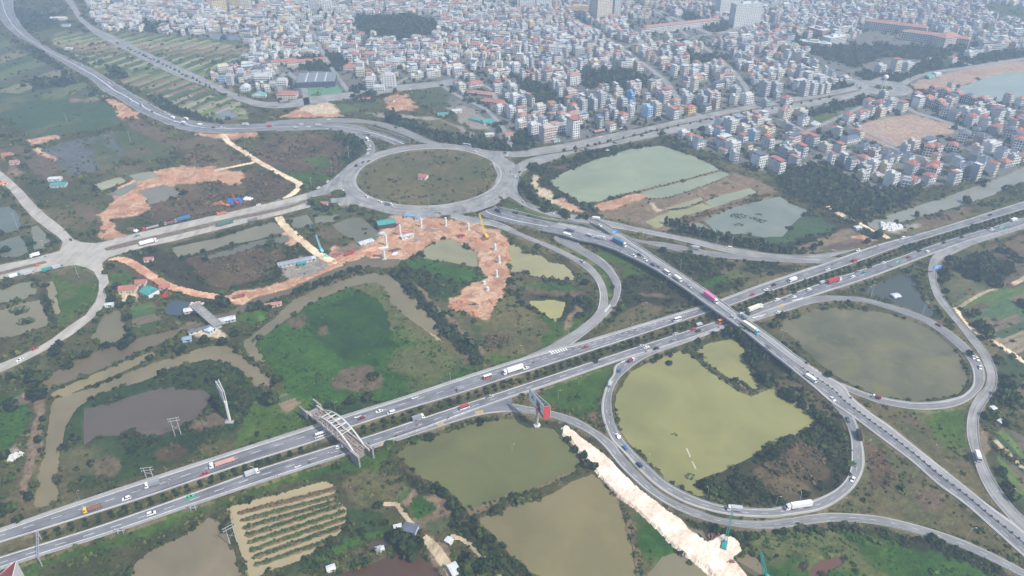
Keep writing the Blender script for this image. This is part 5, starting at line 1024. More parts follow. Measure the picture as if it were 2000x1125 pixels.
def house(x, y, rz, w, d, n, wallc, roofc, front='white', style='plain', detail=1, desc=None, cat='house', group='houses of the town', z=.15, name=None):
    """front centre at (x, y), depth going back from it"""
    r = random.Random(int(x*7+y*13)); wall, roof = TMB(), TMB(); wl = [] if detail == 2 else None; bl = [] if detail == 2 else None
    house_geo(wall, roof, w, d, n, wallc, roofc, front, style, r, detail == 2, wl, bl)
    root = obj(name or ('villa' if style == 'villa' else 'town_house'), None, None, (x, y, z), rz)
    wall.build('wall', ALLM, root); rf = roof.build('roof', ALLM, root)
    for b in wl or []: b.build('window', ALLM, root)
    for b in bl or []: b.build('balcony', ALLM, root)
    if detail and style in ('plain','balcony','sidewin'): tank(w*.15, d*.75, n*3.35+.12).build('water_tank', M_TANK, rf)
    queue(root, desc or '%s %s-storey %s %s' % (COLW[wallc], NUMW.get(n, str(n)), ROOFW[roofc], 'villa' if style == 'villa' else 'house'), cat, (x, y), group)
    c, s = math.cos(rz), math.sin(rz); PLACED.append((x-s*d/2, y+c*d/2, max(w, d)*.5)); return root
HOUSES = [  # px py width depth floors wall roof front style
 '1125,270,11,17,7,white,red,white,sidewin','1074,277,19,14,6,pink,flat,pink,balcony','1047,266,14,13,5,white,flat,white,sidewin','1197,257,10,12,3,white,rust,white,villa','1102,228,6,16,4,palegrey,flat,white,balcony',
 '1058,224,14,12,4,cream,flat,cream,balcony','1022,243,10,10,4,white,red,white,hip','1002,233,8,12,5,white,flat,white,balcony','1010,207,12,12,5,white,flat,white,plain','979,221,11,9,3,white,flat,white,plain','973,184,11,10,4,palegrey,flat,palegrey,plain',
 '1163,216,6,18,5,grey,flat,white,balcony','1178,212,9,15,7,palegrey,flat,palegrey,plain','1142,218,9,16,5,grey,flat,palegrey,plain','1118,198,16,14,5,brick,flat,pink,balcony','1235,207,6,14,6,brightblue,flat,brightblue,balcony','1220,211,9,14,4,grey,flat,palegrey,balcony',
 '1221,237,10,13,3,palegrey,red,pink,hip','1196,228,8,14,4,grey,flat,palegrey,plain','1172,243,11,9,3,grey,slate,grey,plain','1269,231,8,16,5,blue,flat,blue,balcony','1285,229,9,16,6,palegrey,flat,cream,balcony','1320,235,9,18,4,palegrey,rust,white,balcony',
 '1351,223,14,10,3,ochre,red,ochre,villa','1358,182,9,11,7,cream,flat,cream,plain','1462,206,15,12,5,white,flat,white,balcony','1497,190,9,17,7,grey,flat,palegrey,balcony','1440,194,9,15,5,grey,flat,palegrey,plain','1389,206,8,16,6,grey,flat,pink,balcony','1401,203,8,15,5,pink,flat,pink,balcony','1376,210,7,16,5,grey,flat,palegrey,plain',
 '1340,267,13,10,2,white,flat,white,balcony','1369,290,13,10,3,white,slate,white,hip','1352,274,10,9,2,white,red,white,hip','1432,263,11,18,6,palegrey,flat,white,balcony','1410,269,8,14,3,blue,red,palegrey,plain','1420,298,6,18,4,palegrey,red,palegrey,balcony','1436,303,14,13,5,white,flat,white,balcony',
 '1488,331,13,15,5,white,slate,white,plain','1526,339,9,20,4,palegrey,red,white,balcony','1558,327,7,14,3,palegrey,rust,palegrey,plain','1540,310,8,16,4,grey,flat,cream,balcony','1571,309,8,16,4,palegrey,red,palegrey,plain','1557,318,6,12,4,palegrey,flat,white,balcony','1506,292,8,16,4,palegrey,red,white,balcony','1548,278,9,12,3,palegrey,flat,white,balcony','1576,280,15,12,3,cream,rust,palegrey,plain',
 '1592,289,9,15,4,palegrey,red,palegrey,balcony','1618,298,9,14,3,cream,flat,cream,plain','1645,300,9,12,3,palegrey,red,cream,plain','1536,233,14,12,4,cream,rust,cream,villa','1572,247,12,10,4,white,slate,white,villa','1598,247,15,8,1,white,tin,white,gable','1662,238,12,12,3,white,red,white,villa','1684,234,12,11,3,white,red,white,villa','1700,209,12,11,3,white,red,white,villa','1722,212,12,11,3,white,red,white,villa','1736,222,10,11,4,white,slate,white,villa',
 '1638,265,10,13,3,white,red,white,villa','1666,281,26,12,2,white,slate,white,hip','1692,300,14,11,3,palegrey,slate,palegrey,villa','1672,326,9,10,2,white,flat,white,balcony','1694,340,10,12,3,grey,flat,palegrey,balcony','1477,276,9,14,4,blue,flat,palegrey,balcony','1455,283,8,12,3,palegrey,red,white,plain',
 '1842,230,10,11,4,white,slate,white,villa','1868,237,10,12,4,grey,slate,pink,villa','1884,242,9,12,4,grey,slate,palegrey,villa','1902,246,13,12,4,palegrey,red,white,villa','1926,243,11,12,3,white,red,white,villa','1950,231,13,12,4,palegrey,red,white,villa','1974,230,12,12,3,white,flat,white,balcony','1950,262,12,12,3,grey,red,palegrey,villa','1968,271,13,12,4,grey,slate,palegrey,villa','1992,243,12,12,3,palegrey,red,white,villa','1995,270,13,12,3,palegrey,red,white,villa','1986,293,13,13,4,palegrey,red,white,villa',
 '1876,279,12,12,4,white,slate,white,villa','1902,272,9,11,4,grey,slate,palegrey,villa','1922,286,14,13,4,brick,slate,grey,villa','1809,306,11,12,4,cream,red,cream,villa','1834,300,11,12,3,white,red,white,villa','1857,298,11,12,3,white,red,white,villa','1712,303,12,12,3,palegrey,slate,palegrey,villa','1738,314,12,12,3,palegrey,slate,white,villa','1756,316,11,12,3,white,slate,white,villa','1779,319,11,12,3,white,slate,white,villa',
 '1786,341,11,12,4,palegrey,red,palegrey,villa','1814,347,12,12,4,cream,red,palegrey,villa','1830,341,11,12,4,white,red,white,villa','1747,366,10,13,5,white,flat,white,plain','1767,369,10,13,3,palegrey,flat,palegrey,balcony','1789,367,10,12,3,pink,red,white,villa','1712,337,12,13,4,white,flat,white,plain','1731,334,9,10,2,pink,red,pink,plain','1719,353,12,10,2,pink,flat,pink,plain',
 '1866,320,11,12,3,palegrey,slate,white,villa','1875,345,13,13,4,brick,slate,grey,villa','1897,343,12,12,4,grey,slate,pink,villa','1928,327,14,12,3,white,slate,white,villa','1912,318,12,12,3,grey,slate,palegrey,villa','1961,312,11,12,4,white,slate,white,villa','1981,311,10,11,3,white,slate,white,villa',
 '478,180,14,18,2,white,tin,white,gable','449,168,9,12,5,palegrey,flat,palegrey,balcony','471,158,13,12,4,palegrey,flat,palegrey,balcony','512,161,26,20,3,white,flat,white,balcony','551,169,15,12,3,white,flat,white,balcony','533,171,12,10,2,palegrey,flat,palegrey,plain','505,190,22,9,1,white,teal,white,gable','434,161,11,9,2,blue,bluetin,blue,plain',
 '682,139,20,14,2,cream,red,cream,hip','723,175,12,14,5,palegrey,flat,white,balcony','742,139,14,12,4,white,flat,white,balcony','740,178,18,11,2,white,flat,white,balcony','704,151,14,12,4,cream,flat,cream,plain','904,177,12,12,3,cream,flat,cream,plain','930,171,24,12,2,palegrey,red,white,hip','972,165,9,20,4,palegrey,flat,cream,balcony',
 '786,128,12,10,3,white,flat,white,balcony','802,131,12,10,3,white,red,white,balcony','816,131,10,10,3,cream,red,white,villa','827,133,12,10,3,white,red,white,balcony','846,133,13,10,3,white,red,white,villa','858,134,9,10,2,white,rust,white,plain','1080,235,8,10,2,grey,rust,grey,plain','1330,225,9,14,3,palegrey,red,palegrey,hip','1345,205,9,14,4,palegrey,flat,palegrey,plain','1300,205,9,15,5,grey,flat,pink,balcony','1288,190,9,15,4,pink,flat,pink,balcony','1245,190,10,14,4,palegrey,flat,pink,plain',
 '1500,210,9,12,3,grey,flat,grey,plain','1540,205,13,12,3,palegrey,red,white,villa','1573,190,9,13,7,grey,flat,palegrey,balcony','1590,188,9,13,6,palegrey,flat,white,balcony','1604,186,6,11,5,grey,flat,white,balcony','1616,184,8,11,5,palegrey,flat,white,balcony','1520,184,14,12,5,grey,flat,palegrey,balcony','1510,155,14,12,5,white,flat,palegrey,balcony','1525,152,12,10,4,white,flat,white,balcony','1548,148,10,12,3,white,red,white,villa','1580,165,10,13,5,grey,tin,white,balcony','1722,147,14,12,5,palegrey,flat,white,balcony','1752,142,14,12,6,palegrey,red,cream,balcony','1776,138,14,12,4,palegrey,flat,white,balcony','1862,128,13,11,4,palegrey,red,white,villa','1895,116,14,11,4,white,flat,white,plain']
for i, s_ in enumerate(HOUSES):
    q = s_.split(','); px, py, w_, d_ = map(float, q[:4]); p = P(px, py, .3); near = py > 195
    ang = TH+random.uniform(-.05, .05) if px > 860 else random.uniform(-.02,.12)
    if px > 1690 and py > 190: ang = TH-1.0 if random.random() < .3 else TH+random.uniform(-.06,.06)
    dsc = {'1125,270':'white seven-storey avenue house with red roof sheet','1235,207':'bright blue six-storey narrow house','1269,231':'pale blue blank-sided five-storey house','1351,223':'orange ochre villa with red roof','1358,182':'cream blank-walled seven-storey tower house'}.get(','.join(q[:2]))
    house(p[0], p[1], ang, w_, d_, int(q[4]), q[5], q[6], q[7], q[8], 2 if (near and i < 62) else 1, dsc)
# rows of villas by the lake
for (a, b, n_) in (((1778,198),(1838,217),8), ((1812,185),(1932,214),15)):
    A_, B_ = P(*a), P(*b); rz = math.atan2((B_-A_)[1], (B_-A_)[0])
    for i in range(n_):
        p = A_+(B_-A_)*(i+.5)/n_; house(p[0], p[1], rz, 9.5, 12, 3+(i % 3 == 0), ['palegrey','grey','white'][i % 3], ['red','red','rust','slate'][(i*7) % 4], ['palegrey','white'][i % 2], 'villa', 1, None, group='terraced villas by the lake')
def big(px, py, w, d, n, wallc, roofc, name, label, cat, rz=TH, style='sidewin', front=None):
    p = P(px, py, .3); fr = front or wallc; r = random.Random(3); wall, roof = TMB(), TMB()
    fh = 3.3; hh = n*fh; wm = WN.index(wallc); rm = len(WN)+RN.index(roofc); wall.box(-w/2, 0, -.5, w/2, d, hh, wm)
    nb = int(w/4.2); ns = int(d/4.2); wd = TMB()
    for f in range(n):
        for b in range(nb):
            x = -w/2+w*(b+.5)/nb; ww_ = .8 if n > 8 else 1.2; win(wd, x-ww_, x+ww_, f*fh+.9, f*fh+2.5, -.06)
        for b in range(ns):
            y = d*(b+.5)/ns
            for sx in (-1, 1):
                x = sx*(w/2+.05); q = [(x,y-1,f*fh+.9),(x,y+1,f*fh+.9),(x,y+1,f*fh+2.5),(x,y-1,f*fh+2.5)]; wd.face(q if sx > 0 else q[::-1], GLS)
        if style == 'ribbed': wall.box(-w/2-.1, -.3, f*fh-.15, w/2+.1, -.02, f*fh+.15, TRIM)
    if style == 'ribbed' or n > 8:
        for b in range(nb+1):
            x = -w/2+w*b/nb; wall.box(x-.35, -.5, 0, x+.35, -.02, hh, WN.index(fr))
    if roofc in ('red','rust','slate'): roof.box(-w/2-.7, -.9, hh, w/2+.7, d+.7, hh+.25, TRIM, bottom=True); hip(roof, -w/2-.6, -.8, w/2+.6, d+.6, hh+.26, min(w, d)*.25, rm)
    else:
        roof.box(-w/2-.1, -.1, hh, w/2+.1, d+.1, hh+.3, rm); roof.box(-w*.2, d*.3, hh+.3, w*.1, d*.7, hh+4, wm, top=rm); roof.box(w*.2, d*.3, hh+.3, w*.35, d*.6, hh+3, wm, top=rm)
    o = obj(name, None, None, (p[0], p[1], .1), rz); wall.build('wall', ALLM, o); roof.build('roof', ALLM, o); we = wd.build('windows_pattern', ALLM, o); we.name = 'facade_windows'; we['kind'] = 'stuff'
    tag(o, label, cat, 'large buildings of the town'); c, s = math.cos(rz), math.sin(rz); PLACED.append((p[0]-s*d/2, p[1]+c*d/2, max(w, d)*.62)); return o
big(1180,41,38,30,24,'cream','flat','tower_block','tall beige residential tower rising past the upper edge of the town','tower block')
big(1205,36,16,22,20,'palegrey','flat','tower_block','slim grey tower directly behind the tall beige tower','tower block')
big(1458,52,62,24,14,'white','flat','tower_block','nearer bright white slab block of the twin blocks','tower block', TH-.2)
big(1425,30,52,24,15,'white','flat','tower_block','farther white slab block of the twin blocks','tower block', TH-.2)
big(1030,20,34,20,13,'white','flat','tower_block','ribbed white tower block left of the tall beige tower','tower block', .1, 'ribbed')
big(1063,14,36,20,12,'white','flat','tower_block','white stepped tower block beside the ribbed white tower','tower block', .1)
big(1128,24,52,14,4,'ochre','flat','apartment_block','low orange block beside the tall beige tower','apartment block', .15)
big(430,20,34,16,7,'yellow','red','apartment_block','cream yellow apartment block wing with red roof, left wing','apartment block', .45)
big(465,16,40,14,7,'yellow','red','apartment_block','cream yellow apartment block centre with red roof','apartment block', .0)
big(479,21,22,18,8,'cream','flat','apartment_block','cream yellow end block right of the red-roofed yellow apartments','apartment block', .0)
big(1745,64,120,16,5,'palegrey','rust','school','long ribbed cream school block west half','school', -.62, 'ribbed', 'cream')
big(1822,86,120,16,5,'palegrey','rust','school','long ribbed cream school block east half facing the lake road','school', -.62, 'ribbed', 'cream')
big(1857,93,46,26,6,'cream','rust','school','cream end pavilion of the long school block','school', TH, 'ribbed')
big(1636,86,44,22,4,'white','tin','gymnasium','dark red and white hall with broad pale roof','hall', TH, 'ribbed')
big(1612,72,22,40,4,'brick','tin','gymnasium','dark brick side wing of the pale-roofed hall','hall', TH)
big(1590,90,60,18,2,'cream','tin','storage_hall','long low hall with buff roof left of the pale-roofed hall','hall', -.5)
big(1538,94,36,18,2,'cream','teal','storage_hall','small cream hall with greenish roof','hall', -.3)
big(1335,58,190,12,4,'white','rust','row_block','very long white arcaded terrace with thin roof in mid town','terrace', TH-.05, 'ribbed')
big(560,193,30,16,2,'cream','red','office_building','cream two-storey office with red hipped roof beside the local road','office', .03)
big(556,126,44,10,2,'cream','red','school','left cream school wing with long red roof','school', .30)
big(600,126,70,11,2,'cream','red','school','right cream school wing with long red roof','school', .42)
big(759,171,22,15,6,'white','flat','blank_building','bright white blank-walled six-storey block','apartment block', .0)
big(938,187,42,12,1,'palegrey','rust','storage_shed','long grey shed with rusty red roof by the left end of the avenue','shed', -.35)
big(960,203,36,12,1,'cream','red','storage_shed','cream shed with red roof in front of the long grey shed','shed', -.35)
big(640,26,20,18,8,'white','flat','apartment_block','white stepped apartment tower above the old town roofs','apartment block', .1)
big(612,24,16,18,9,'palegrey','flat','apartment_block','grey and white apartment tower left of the stepped white tower','apartment block', .1)
big(668,25,24,16,4,'white','flat','apartment_block','low white gallery block right of the stepped white tower','apartment block', .1)
# ---- random fill in blocks
PLA = np.array(PLACED); TOWN = fill(gnd(COVERS[0][1])) | fill(gnd(COVERS[1][1]))
nogo = dil.copy(); 
for pl in WOODS: nogo |= fill(gnd(pl))
for nm, pl in COVERS:
    if nm in ('dirt','plot','sand','crop','cropd','grass','field','gravel','oliveb'): nogo |= fill(gnd(pl))
for nm, c_, pl in PONDS: nogo |= fill(gnd(pl))
for pl_ in ('572,140 640,130 700,150 685,190 600,195 570,160', '690,182 770,172 880,160 880,215 780,235 700,215', '1010,265 1120,262 1130,285 1000,300','1640,90 1700,60 1860,110 1860,160 1700,160 1560,120','880,190 1000,230 1000,285 930,275 880,240'): nogo |= fill(gnd(pts(pl_)))
cand = []; rr = random.Random(11)
def okat(x, y, rad=5):
    r, c = rc(x, y); r, c = int(round(float(r))), int(round(float(c)))
    if not (2 <= r < NR-2 and 2 <= c < NC-2) or not TOWN[r, c]: return False
    for a, b in ((0,0),(rad,0),(-rad,0),(0,rad),(0,-rad)):
        r2, c2 = rc(x+a, y+b); r2, c2 = int(round(float(r2))), int(round(float(c2)))
        if 0 <= r2 < NR and 0 <= c2 < NC and nogo[r2, c2]: return False
    return True
for bx in np.arange(-1500, 1700, 105):
    for by in np.arange(860, 2560, 95):
        ax, ay = bx+rr.uniform(-15,15), by+rr.uniform(-15,15); px, py = PX(ax, ay)
        if px < 120 or px > 2120: continue
        old = (px < 1000 and py < 130); base = (rr.uniform(-.35,.35) if old else TH+rr.choice([0,0,0,.08,-.08,-.25])) if px < 1050 or py > 60 else TH+rr.uniform(-.3,.3)
        ca_, sa_ = math.cos(base), math.sin(base); v = -48
        while v < 48:
            u = -54; dp = rr.uniform(11,15)
            while u < 54:
                w_ = rr.choice([4.8,5.4,5.4,6,6,7,7,9,9,12,12,20]) if not old else rr.choice([5.5,7,7,8.5,8.5,10,13,22])
                x = ax+ca_*(u+w_/2)-sa_*v; y = ay+sa_*(u+w_/2)+ca_*v; u += w_+(.12 if rr.random() < .62 else rr.uniform(1.5,9))
                pyv = PX(x, y)[1]
                if rr.random() < (.36 if not old else .42) + (.33 if pyv > 165 and px > 1000 else 0): continue
                cand.append((x, y, base, w_-.05, dp*rr.uniform(.75,1)))
            v += dp+(rr.choice([1.0,7.5]))
good = []
for (x, y, b, w_, d_) in cand:
    cx, cy = x-math.sin(b)*d_/2, y+math.cos(b)*d_/2
    if not okat(cx, cy, 6): continue
    if len(PLA) and (np.hypot(PLA[:, 0]-cx, PLA[:, 1]-cy) < PLA[:, 2]+max(w_, d_)*.5+.5).any(): continue
    good.append((math.hypot(x, y), x, y, b, w_, d_))
good.sort()
# thin out overlaps between neighbouring blocks
cellh = {}; keep = []
for g in good:
    _, x, y, b, w_, d_ = g; cx, cy = x-math.sin(b)*d_/2, y+math.cos(b)*d_/2; k = (int(cx//20), int(cy//20)); bad = False
    for a in (-1,0,1):
        for c in (-1,0,1):
            for (qx, qy, qb, qw, qd) in cellh.get((k[0]+a, k[1]+c), ()):
                dx, dy = cx-qx, cy-qy; u_ = abs(dx*math.cos(b)+dy*math.sin(b)); v_ = abs(-dx*math.sin(b)+dy*math.cos(b))
                if u_ < (w_+qw)/2-.08 and v_ < (d_+qd)/2-.3: bad = True
    if bad: continue
    cellh.setdefault(k, []).append((cx, cy, b, w_, d_)); keep.append(g)
def pick(px, py, r):
    old = px < 1000
    n = r.choice([1,2,2,3,3,3] if old else [2,3,3,4,4,5]) if py > 40 else r.choice([2,2,3,3,4])
    wc = r.choice(['white','palegrey','palegrey','grey','grey','cream','white','pink','palegrey','yellow','brick'] if not old else ['white','palegrey','cream','pink','grey','white','yellow'])
    rf = r.choice(['flat','flat','flat','flat','flat','flat','red','rust','rust','bluetin','tin','slate'] if not old else ['red','rust','flat','flat','flat','flat','flat','tin','slate'])
    st = r.choice(['plain','balcony','balcony','plain']); 
    if rf in ('red','rust') and r.random() < .45: st = 'hip'
    fr = r.choice(['white','white',wc,'cream','palegrey']); return n, wc, rf, fr, st
nh = 300-len(HOUSES); far_wall = TMB(); nfar = 0
for i, (dd, x, y, b, w_, d_) in enumerate(keep):
    px, py = PX(x, y); r = random.Random(i); n, wc, rf, fr, st = pick(px, py, r)
    if i < nh: house(x, y, b, w_, d_, n, wc, rf, fr, st, 1)
    else:
        if px < -60 or px > 2090 or dd > 2900: continue
        far_wall.place((x, y, .15), b); house_geo(far_wall, far_wall, w_, d_, n, wc, rf, fr, st, r); far_wall.done(); nfar += 1
o = far_wall.build('distant_town', ALLM); o['kind'] = 'stuff'; tag(o, 'closely packed far town houses fading into the haze', None)
print('houses', len(keep), nfar)
# street greenery between the houses
tx = []
while len(tx) < 9500:
    x, y = RNG.uniform(-1300, 1700), RNG.uniform(900, 2450)
    if okat(x, y, 1): tx.append((x, y))
tx = np.array(tx); bushes('town_greenery', tx[:, 0], tx[:, 1], RNG.lognormal(.95, .3, len(tx)), pal[RNG.integers(0, 4, len(tx))]*.9, tall=RNG.uniform(1.1, 2.0, len(tx)))
# ------------------------------------------------------------------ vehicles
PAINT = {'white':(.72,.72,.71), 'silver':(.42,.43,.44), 'grey':(.24,.25,.27), 'black':(.02,.02,.025), 'navy':(.03,.05,.11), 'red':(.42,.035,.04), 'maroon':(.20,.03,.05), 'blue':(.04,.13,.38), 'teal':(.03,.27,.25), 'green':(.03,.42,.20), 'cyan':(.20,.55,.62), 'yellow':(.72,.48,.02), 'orange':(.62,.20,.06), 'pink':(.80,.16,.38), 'salmon':(.58,.32,.26), 'cream':(.68,.64,.50), 'brown':(.20,.11,.08), 'skyblue':(.18,.45,.66), 'rust':(.30,.12,.07), 'darkgreen':(.08,.16,.14), 'darkblue':(.04,.16,.30)}
M_P = {k: mat('paint_'+k, v, .35, .05, 1.5, .5) for k, v in PAINT.items()}
M_TY = mat('rubber', (.025,.025,.026), .9, .1, 3); M_CG = mat('car_glass', (.02,.025,.03), .12, .1, 2, .6); M_CH = mat('chassis', (.05,.05,.055), .7, .2, 2)
VM = {}
def vmesh(key, fn):
    if key not in VM:
        mb = MB(); m = fn(mb); VM[key] = mb.mesh(key[0], m)
    return VM[key]
def extr(mb, prof, hw, hw2=None, m=0):
    """side profile (x, z) extruded across y, narrower towards the top when hw2 is given"""
    zs = [p[1] for p in prof]; z0, z1 = min(zs), max(zs); f = lambda z: hw if hw2 is None else hw+(hw2-hw)*(z-z0)/(z1-z0); n = len(prof); i = len(mb.v)
    for s in (-1, 1):
        for (x, z) in prof: mb.v.append((x, s*f(z), z))
    mb.f.append(tuple(range(i, i+n))); mb.m.append(m); mb.f.append(tuple(reversed(range(i+n, i+2*n)))); mb.m.append(m)
    for k in range(n): mb.f.append((i+(k+1) % n, i+k, i+n+k, i+n+(k+1) % n)); mb.m.append(m)
def wheel_mesh(r, w): 
    def f(mb): mb.bar((0,-w/2,0), (0,w/2,0), r, 10, 0); mb.bar((0,-w/2-.015,0), (0,w/2+.015,0), r*.5, 8, 1); return [M_TY, M_P['silver']]
    return vmesh(('wheel', r, w), f)
CARS = {'sedan': ([(-2.3,.3),(-2.32,.8),(-1.75,.95),(1.0,.93),(2.1,.78),(2.32,.55),(2.3,.3)], [(-1.75,.94),(-1.15,1.42),(.35,1.44),(1.15,.94)], 1.46, (-1.1,.3), 4.6),
        'suv': ([(-2.3,.35),(-2.34,1.0),(-2.2,1.08),(1.1,1.06),(2.15,.95),(2.34,.65),(2.32,.35)], [(-2.2,1.07),(-1.95,1.68),(.35,1.72),(1.15,1.06)], 1.74, (-1.9,.3), 4.6),
        'van': ([(-2.5,.35),(-2.52,1.15),(1.5,1.15),(2.4,1.0),(2.5,.7),(2.5,.35)], [(-2.5,1.14),(-2.42,1.98),(1.0,2.0),(1.75,1.14)], 2.02, (-2.4,.95), 5.0),
        'minibus': ([(-3.4,.4),(-3.42,1.3),(3.1,1.3),(3.38,1.0),(3.4,.4)], [(-3.42,1.29),(-3.35,2.5),(2.7,2.55),(3.15,1.29)], 2.58, (-3.3,2.65), 6.8),
        'bus': ([(-5.4,.45),(-5.42,1.5),(5.35,1.5),(5.42,1.0),(5.4,.45)], [(-5.42,1.49),(-5.38,2.9),(5.1,2.95),(5.38,1.49)], 3.0, (-5.3,5.0), 10.8)}
VS = 1.14
COUNTV = {}
def vehicle(kind, colour, loc, rz, desc, cat, group=None, col2=None, name=None):
    root = obj(name or {'sedan':'car','suv':'car','van':'van','minibus':'minibus','bus':'bus','pickup':'pickup_truck','boxtruck':'box_truck','opentruck':'open_truck','semi':'container_truck','flatsemi':'trailer_truck','smalltruck':'light_truck','moto':'motorbike'}[kind], None, None, loc, rz, VS)
    P_ = M_P[colour]; Q_ = M_P[col2] if col2 else P_
    def part(nm, fn, at=None):
        o = obj(nm, vmesh((nm, kind, colour, col2), fn), root); 
        if at is not None: o.location = at
        return o
    def wheels(xs, hw, r, w):
        for x in xs:
            for s in (-1, 1): obj('wheel', wheel_mesh(r, w), root, (x, s*hw, r))
    if kind in CARS:
        b, c, zt, rx, L_ = CARS[kind]; hw = {'sedan':.9,'suv':.95,'van':.95,'minibus':1.05,'bus':1.25}[kind]
        def body(mb): extr(mb, b, hw, hw-.08); return [P_]
        def glass(mb): extr(mb, c, hw-.06, hw-.2 if kind in ('sedan','suv') else hw-.1); return [M_CG]
        def roof(mb):
            hw2 = hw-.16 if kind in ('sedan','suv') else hw-.08; mb.box(rx[0], -hw2, zt-.06, rx[1], hw2, zt+.02)
            for x in ((rx[0]+rx[1])/2,) if kind in ('sedan','suv') else np.linspace(rx[0]+.1, rx[1]-.1, 5): mb.taper(x-.06, -hw+.04, x+.06, hw-.04, c[0][1], x-.06, -hw2, x+.06, hw2, zt-.05)
            if kind in ('van','minibus','bus'): mb.box(c[0][0]-.02, -hw+.05, c[0][1], c[0][0]+.1, hw-.05, c[0][1]+.35)
            return [Q_]
        part('body', body); part('window', glass); part('roof', roof)
        k = {'sedan':1.4,'suv':1.4,'van':1.6,'minibus':2.2,'bus':3.4}[kind]; wheels((-k, k), hw-.08, .33 if kind in ('sedan','suv','van') else .45, .24)
    elif kind == 'moto':
        def fr(mb): mb.bar((-.55,0,.5), (.5,0,.62), .13, 6); mb.bar((.5,0,.6), (.42,0,1.0), .05, 5); mb.bar((.42,-.33,1.0), (.42,.33,1.0), .03, 4); mb.box(-.75,-.14,.68,.05,.14,.8); return [P_]
        part('frame', fr)
        for x in (-.6, .62): obj('wheel', wheel_mesh(.3, .1), root, (x, 0, .3))
    else:
        n = {'pickup':(-2.5,2.6), 'smalltruck':(-2.6,2.7), 'boxtruck':(-4.0,3.9), 'opentruck':(-4.6,4.4), 'semi':(-7.6,7.4), 'flatsemi':(-7.4,7.2)}[kind]; x0, x1 = n
        if kind == 'pickup':
            def body(mb): extr(mb, [(x0,.4),(x0,1.05),(1.2,1.05),(2.4,.95),(x1,.7),(x1,.4)], .93, .88); return [P_]
            def glass(mb): extr(mb, [(-.7,1.04),(-.45,1.62),(.6,1.64),(1.25,1.04)], .86, .72); return [M_CG]
            def roof(mb): mb.box(-.42,-.74,1.6,.55,.74,1.68); return [P_]
            def bed(mb): mb.box(x0+.12,-.78,1.051,-.8,.78,1.08); return [M_CH]
            part('body', body); part('window', glass); part('roof', roof); part('bed', bed); wheels((-1.5,1.6), .85, .38, .26); return root
        cw = 1.2 if kind != 'smalltruck' else 1.0; ch = {'smalltruck':2.15,'boxtruck':2.75,'opentruck':2.8,'semi':3.1,'flatsemi':3.1}[kind]; cl = {'smalltruck':1.6,'boxtruck':1.9,'opentruck':2.0,'semi':2.4,'flatsemi':2.4}[kind]
        def cab(mb): extr(mb, [(x1-cl,.55),(x1-cl,ch),(x1-.5,ch),(x1-.08,ch*.6),(x1,ch*.5),(x1,.55)], cw, cw-.06); return [P_]
        def ws(mb): mb.face([(x1-.44,-cw+.16,ch-.1),(x1-.44,cw-.16,ch-.1),(x1-.06,cw-.1,ch*.6),(x1-.06,-cw+.1,ch*.6)][::-1]); mb.box(x1-1.3,-cw-.02,ch*.58,x1-.45,cw+.02,ch*.86); return [M_CG]
        def chs(mb): mb.box(x0+.1,-.45,.55,x1-.3,.45,.95); return [M_CH]
        part('cab', cab); part('window', ws); part('chassis', chs); bx = x1-cl-(.15 if kind in ('smalltruck','boxtruck','opentruck') else .7); fl = 1.0 if kind != 'semi' else 1.25
        if kind in ('boxtruck','semi') or (kind == 'smalltruck'):
            tp = {'smalltruck':2.35,'boxtruck':3.1,'semi':3.85}[kind]
            def cargo(mb):
                mb.box(x0,-cw-.02,fl,bx,cw+.02,tp,bottom=True)
                k = int((bx-x0)/1.1)
                for i in range(k+1):
                    x = x0+(bx-x0)*i/k; mb.box(x-.05,-cw-.07,fl+.05,x+.05,cw+.07,tp+.04)
                return [Q_]
            part('cargo_box', cargo)
            if kind == 'semi' and colour in ('white','skyblue') :
                def dfl(mb): mb.taper(x1-cl+.1,-1,x1-.6,1,ch,x1-cl+.1,-.95,x1-cl+.5,.95,ch+.75); return [P_]
                part('roof_deflector', dfl)
        else:
            def bedf(mb):
                mb.box(x0,-cw,fl,bx,cw,fl+.15,bottom=True)
                for (a, b, c, d) in ((x0,-cw,bx,-cw+.1),(x0,cw-.1,bx,cw),(x0,-cw+.1,x0+.1,cw-.1),(bx-.1,-cw+.1,bx,cw-.1)): mb.box(a, b, fl+.15, c, d, fl+1.05)
                k = int((bx-x0)/1.2)
                for i in range(1, k): x = x0+(bx-x0)*i/k; mb.box(x-.06,-cw-.05,fl,x+.06,-cw+.12,fl+1.15); mb.box(x-.06,cw-.12,fl,x+.06,cw+.05,fl+1.15)
                return [Q_]
            part('bed', bedf)
            def load(mb):
                rr_ = random.Random(4); k = 8
                for i in range(k): x = x0+.3+(bx-x0-.6)*i/k; mb.taper(x,-cw+.15,x+(bx-x0-.6)/k,cw-.15,fl+.16,x+.15,-cw+.4,x+(bx-x0-.6)/k-.05,cw-.4,fl+.75+rr_.uniform(0,.35))
                return [M_P['rust' if kind == 'opentruck' else 'salmon']]
            part('load', load)
        wheels({'smalltruck':(-1.5,1.9),'boxtruck':(-2.6,-1.5,2.7),'opentruck':(-3.2,-2.1,2.2,3.2),'semi':(-6.3,-5.1,-3.9,3.2,4.4,6.3),'flatsemi':(-6.1,-4.9,-3.7,3.0,4.2,6.1)}[kind], cw-.18, .5 if kind != 'smalltruck' else .4, .3)
    return root
